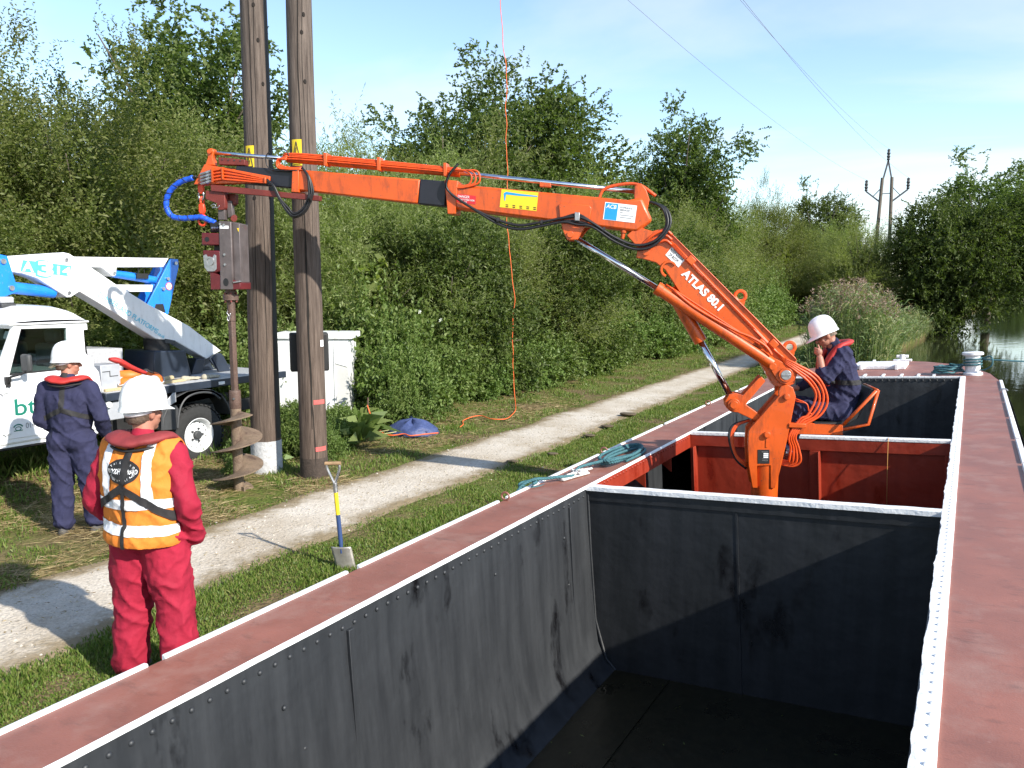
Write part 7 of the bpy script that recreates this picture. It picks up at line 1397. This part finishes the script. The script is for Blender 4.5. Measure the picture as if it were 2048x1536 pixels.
for x, y, s_, lab in ((-21, 68, 1.0, 'far pale tree on the skyline left of the twin poles'), (-14.0, 90, 1.2, 'far tree crown just left of the twin poles'), (-26, 60, 0.9, 'far low tree above the hedge near the crane')):
    plant('far_tree', 't1', x, y, s_, lab, 'tree')
# big trees over the water on the right
plant('waterside_tree', 'b1', -1.5, 51.5, (0.98, 0.98, 1.12), 'dark round tree overhanging the canal beside the twin poles', 'tree')
plant('waterside_willow', 't1', 0.9, 60, (1.3, 1.3, 0.98), 'tall pale green willow rising behind the dark tree over the canal', 'tree', z=0.0)
plant('waterside_tree', 't1', 3.4, 54, (1.15, 1.15, 0.82), 'leafy tree leaning over the water at the right edge', 'tree', rz=2.0, z=0.0)
for i, (x, y) in enumerate(((3.5, 150), (9, 190), (14, 232), (6, 240), (-2, 236), (20, 225), (16, 180))):
    plant('far_bank_tree', 'b1', x+2, y, (1.5, 1.5, 0.9), 'distant dark tree at the far end of the canal', 'tree', 'distant trees at the far end of the canal', z=0.0)
plant('bank_willow', 'w2', -5.7, 51, (1.0, 1.0, 1.08), 'green willow bush at the foot of the distant twin poles', 'bush')
plant('bank_willow', 'w1', -8.4, 57, (1.15, 1.15, 0.90), 'green willow bush closing off the far end of the towpath', 'bush')
for k, (x, y, s_) in enumerate(((-9.9, 14.4, 0.52), (-9.8, 19.2, 0.56), (-10.0, 25.2, 0.6), (-10.2, 31.4, 0.62))):
    plant('hawthorn_bush', 'b1', x, y, (s_, s_, s_*1.05), '%s broad leaved bush standing forward of the willow hedge counting from the poles' % ORD[k], 'bush', 'broad leaved bushes in front of the hedge')
# hedge foot plants
i = 0
for y in np.arange(11.3, 46, 0.95):
    hx = hedge_x(y); s_ = 0.45+0.5*random.random(); s_ *= 1+0.012*max(0, y-15)
    plant('hedge_plant', 'n1' if i % 2 else 'n2', hx-0.45+random.uniform(-0.2, 0.2), y, (s_, s_, s_*(0.8+0.4*random.random())), 'low leafy green plant growing along the foot of the hedge', 'plant', U_); i += 1
    if y < 26: plant('hedge_plant', 'n2' if i % 2 else 'n1', hx-1.25+random.uniform(-0.2, 0.2), y+0.3, (1.0, 1.0, 0.75+0.5*random.random()), 'low leafy green plant growing along the foot of the hedge', 'plant', U_)
for x, y, s_ in ((-8.2, 8.1, 0.34), (-8.6, 8.9, 0.36), (-7.95, 8.65, 0.3), (-8.35, 9.25, 0.34), (-7.6, 8.1, 0.25), (-8.3, 7.55, 0.28), (-8.3, 7.35, 0.24), (-8.2, 6.2, 0.15), (-7.9, 6.85, 0.16), (-8.3, 5.7, 0.16), (-11.0, 9.9, 0.9), (-10.6, 8.9, 0.7), (-11.1, 7.2, 0.7), (-9.35, 9.25, 0.26), (-8.75, 9.75, 0.26), (-8.2, 10.5, 0.42), (-8.6, 11.0, 0.75)):
    plant('verge_plant', random.choice(('n1', 'n2')), x, y, (s_, s_, s_*1.15), 'leafy green weed growing round the pole bases and truck wheel', 'plant', 'weeds round the poles and the truck')
for x, y, s_ in ((-9.4, 3.6, 0.45), (-9.9, 2.9, 0.6), (-8.7, 3.0, 0.4), (-8.3, 3.5, 0.3), (-9.2, 2.4, 0.5)):
    plant('verge_plant', 'n1', x, y, (s_, s_, s_*0.8), 'leafy green weed at the left edge in front of the truck', 'plant', 'weeds at the left edge')
# docks: big basal leaves
def dock(seed):
    g = np.random.default_rng(seed); n_ = 26; a = g.random(n_)*6.283; el = 0.35+0.9*g.random(n_); D = np.c_[np.cos(a)*np.cos(el), np.sin(a)*np.cos(el), np.sin(el)]; P = np.c_[g.normal(size=(n_, 2))*0.05, np.full(n_, 0.03)]
    me = quads('leaf_rosette', leaves(P+D*0.12, D, 0.34*(0.7+0.6*g.random(n_)), 0.12, 0.35, g)); return me
dk = [dock(31), dock(32)]
for me in dk: me.materials.append(LN)
for i, (x, y, s_) in enumerate(((-8.0, 9.3, 1.5), (-7.7, 8.9, 1.3), (-8.35, 9.55, 1.5), (-7.9, 8.6, 1.2), (-8.5, 9.1, 1.4), (-8.0, 7.6, 0.6), (-8.45, 7.75, 0.7))):
    o = link('dock_plant', dk[i % 2], None, None, 0, 0, 'clump of large dock leaves beside the utility poles', 'plant', 'dock plants beside the poles'); o.location = (x, y, ground_z(x, y)); o.rotation_euler = (0, 0, i*1.3); o.scale = (s_,)*3
# reed bed on the bank ahead of the barge
g = rng
def reeds(n_, x0, x1, y0, y1, h0, h1, seed):
    g = np.random.default_rng(seed); P = np.c_[g.uniform(x0, x1, n_), g.uniform(y0, y1, n_), np.full(n_, -0.35)]; h = g.uniform(h0, h1, n_); V = []
    edge = np.clip((P[:, 0]-x0)/(x1-x0), 0, 1); h = h*(0.62+0.38*np.sin(np.pi*np.clip(edge*0.85+0.12, 0, 1))); lean = np.c_[g.normal(size=n_)*0.10+(edge-0.5)*0.22, g.normal(size=n_)*0.10, np.ones(n_)]
    V.append(leaves(P, lean, h, 0.018, 0.0, g)); nl = 6; i_ = np.repeat(np.arange(n_), nl); f = np.tile(np.linspace(0.25, 0.92, nl), n_); Q = P[i_]+nrmz(lean)[i_]*(h[i_]*f)[:, None]; a = g.random(len(Q))*6.283
    V.append(leaves(Q, np.c_[np.cos(a)*0.8, np.sin(a)*0.8, 0.75+0.5*g.random(len(Q))], 0.5*(0.6+0.6*g.random(len(Q))), 0.032, 0.45, g)); return np.concatenate(V), P+nrmz(lean)*h[:, None], g
V, tips, g2 = reeds(1400, -3.75, -1.9, 23.0, 27.0, 2.1, 2.9, 5)
rd_ = link('reed_bed', quads('reed_bed', V), LR, None, 0, 0, 'tall green reed bed with brown plumes on the bank ahead of the barge', 'reeds', None, 'stuff')
sel = tips[tips[:, 2] > 1.65]; sel = sel[g2.random(len(sel)) < 0.3]; q = np.repeat(sel, 16, axis=0); q[:, 2] += g2.uniform(-0.28, 0.08, len(q)); a = g2.random(len(q))*6.283
link('reed_plumes', quads('reed_plumes', leaves(q, np.c_[np.cos(a), np.sin(a), 0.9*np.ones(len(q))], 0.13, 0.026, 0.2, g2)), LP, rd_, 0, 0, kind='stuff')
V, tips, g2 = reeds(260, -4.6, -3.9, 21.5, 25.5, 0.5, 0.9, 6); link('bank_sedge', quads('bank_sedge', V), LR, None, 0, 0, 'shorter green sedge on the bank left of the tall reeds', 'sedge', None, 'stuff')
V, tips, g2 = reeds(1500, -4.0, -2.6, 29, 62, 0.8, 1.7, 8); V[:, 0] += np.array([bank_x(v)+3.0 for v in V[:, 1]]); link('bank_growth', quads('bank_growth', V), LR, None, 0, 0, 'rough waterside growth along the distant canal bank', 'plants', None, 'stuff')

# grass: blades thinning with distance
def blades(n_, xf, y0, y1, h0, h1, w, seed, dens=1.0, keep=None, lay=0.35):
    g = np.random.default_rng(seed); u = g.random(n_); y = y0*((y1/y0)**u); s = g.random(n_); lo, hi = np.array([xf(v) for v in y]).T; x = lo+(hi-lo)*s
    nn = np.array([noise.noise(Vector((a*1.7, b_*1.7, 3))) for a, b_ in zip(x, y)])
    m = np.ones(n_, bool) if keep is None else keep(x, y, nn, g); x, y, nn = x[m], y[m], nn[m]; k = len(x)
    z = np.array([ground_z(a, b_) for a, b_ in zip(x, y)])-0.005; h = (h0+(h1-h0)*g.random(k))*np.clip(1+1.5*nn, 0.45, 2.2)*(1+0.012*y); P = np.c_[x, y, z]
    return leaves(P, np.c_[g.normal(size=k)*lay, g.normal(size=k)*lay, np.ones(k)], h, w*(1+0.035*y)*(0.7+0.6*g.random(k)), 0.18, g)
edge_r = lambda y: path_c(y)+0.58+widen(y); 
V1 = blades(150000, lambda y: (edge_r(y), bank_x(y)-0.02), 1.0, 45, 0.022, 0.062, 0.0075, 1, keep=lambda x, y, nn, g: (nn+0.12*g.normal(size=len(x)) > -0.36) & (g.random(len(x)) < np.clip((x-np.array([edge_r(v) for v in y]))/0.28+0.12, 0, 1)))
V2 = blades(110000, lambda y: (hedge_x(y)-0.5, path_c(y)-0.56), 1.2, 45, 0.02, 0.075, 0.0085, 2, keep=lambda x, y, nn, g: (nn+0.25*g.normal(size=len(x)) > np.where((y < 6.6) & (x < -6.6), 0.26, -0.10)) & (g.random(len(x)) < np.clip((np.array([path_c(v)-0.56 for v in y])-x)/0.3+0.1, 0, 1)))
V3 = blades(16000, lambda y: (-12.0, hedge_x(y)-0.2), 1.2, 9, 0.05, 0.22, 0.014, 3)
link('grass', quads('grass', np.concatenate([V1, V2, V3])), LG, None, 0, 0, 'short green grass on both sides of the towpath', 'grass', None, 'stuff')
# dry straw and cut stems on the trampled verge
g = np.random.default_rng(77)
def straw(n_, x0, x1, y0, y1, l0, l1, sd):
    g = np.random.default_rng(sd); x = g.uniform(x0, x1, n_); y = g.uniform(y0, y1, n_); m = np.array([noise.noise(Vector((a*0.9, b_*0.9, 12))) for a, b_ in zip(x, y)])+0.2*g.normal(size=n_) > -0.12; x, y = x[m], y[m]; k = len(x)
    z = np.array([ground_z(a, b_) for a, b_ in zip(x, y)])+0.012+0.02*g.random(k); a = g.random(k)*6.283; return leaves(np.c_[x, y, z], np.c_[np.cos(a), np.sin(a), 0.12*g.normal(size=k)+0.08], g.uniform(l0, l1, k), 0.006, 0.05, g)
link('dry_straw', quads('dry_straw', np.concatenate([straw(36000, -9.6, -6.45, 1.4, 7.4, 0.05, 0.24, 1), straw(9000, -8.6, -6.7, 7.4, 15, 0.05, 0.2, 2), straw(2600, -6.5, -5.2, 1.5, 16, 0.015, 0.05, 3)])), LY, None, 0, 0, 'flattened dry straw and cut stems on the trampled verge', 'straw', None, 'stuff')
# clods on the path edge
for i, (x, y, s_) in enumerate(((-5.32, 13.6, 0.10), (-5.18, 12.3, 0.07), (-5.1, 11.4, 0.06), (-5.25, 9.2, 0.05), (-5.0, 9.9, 0.05))):
    o = MB(); vs = []; 
    for j in range(7):
        for k in range(10): a = 2*math.pi*k/10; r = math.sin(math.pi*(j+0.3)/7.6)*(1+0.35*noise.noise(Vector((math.cos(a)*2, math.sin(a)*2+i, j*.5)))); vs.append((x+s_*1.6*r*math.cos(a), y+s_*1.3*r*math.sin(a), 0.02+s_*0.5*(1-math.cos(math.pi*j/6))/2))
    o.add(vs, [(j*10+k, j*10+(k+1) % 10, (j+1)*10+(k+1) % 10, (j+1)*10+k) for j in range(6) for k in range(10)]+[tuple(range(60, 70))]).build('earth_clod', pm('earth clod', (0.10, 0.075, 0.045), 0.95, 0, 0.3, 20, 0.6, 40), None, smooth=180, label='small dark clod of earth on the canal side edge of the path', cat='clod', group='earth clods on the path edge')
mb = MB(); rd = random.Random(4)
for i in range(520):
    y = 1.6*((20/1.6)**rd.random()); x = path_c(y)+rd.gauss(0, 0.36); s_ = rd.uniform(0.006, 0.017); z = ground_z(x, y)+0.012; a = rd.uniform(0, 6.28)
    vs = [(x+s_*1.3*math.cos(a+k*1.571)*rd.uniform(.7, 1.2), y+s_*math.sin(a+k*1.571)*rd.uniform(.7, 1.2), z) for k in range(4)]+[(x+s_*.3*math.cos(a+k*1.571+.4), y+s_*.3*math.sin(a+k*1.571+.4), z+s_*rd.uniform(.5, .9)) for k in range(4)]
    mb.add(vs, [(0, 1, 5, 4), (1, 2, 6, 5), (2, 3, 7, 6), (3, 0, 4, 7), (4, 5, 6, 7)])
mb.build('loose_stones', pm('loose limestone', (0.42, 0.38, 0.32), 0.9, 0, 0.3, 30), None, smooth=0, label='loose limestone chippings scattered over the towpath', cat='stones', kind='stuff')
g = np.random.default_rng(9); n_ = 70; bx_ = g.uniform(0.25, 2.9, n_); by_ = g.uniform(2.6, 6.8, n_); a = g.random(n_)*6.283
link('hold_litter', quads('hold_litter', leaves(np.array([tuple(Bp(u, v, FZ+0.012)) for u, v in zip(bx_, by_)]), np.c_[np.cos(a), np.sin(a), 0.1*np.ones(n_)], g.uniform(0.015, 0.05, n_), 0.010, 0.0, g)), LS, None, 0, 0, 'scattered leaves and straw on the dark hold floor', 'litter', None, 'stuff')
# bindweed flowers on the hedge face
fl_ = []
for i in range(12):
    y = random.uniform(10.5, 22); x = hedge_x(y)-0.75+random.uniform(-0.25, 0.25); z = random.uniform(0.5, 2.0); a = np.linspace(0, 6.283, 7)[:-1]; n_ = 6
    o = link('bindweed_flower', quads('bindweed_flower', leaves(np.zeros((n_, 3)), np.c_[np.full(n_, 0.7), np.cos(a), np.sin(a)], 0.05, 0.05, 0.0)), LF, None, 0, 0, 'small white bindweed flower on the face of the hedge', 'flower', 'white bindweed flowers on the hedge'); o.location = (x+0.35, y, z); o.rotation_euler = (0, random.uniform(-.4, .4), random.uniform(-1.0, 0.2))
for o in list(bpy.data.objects):
    if '_local' in o: del o['_local']
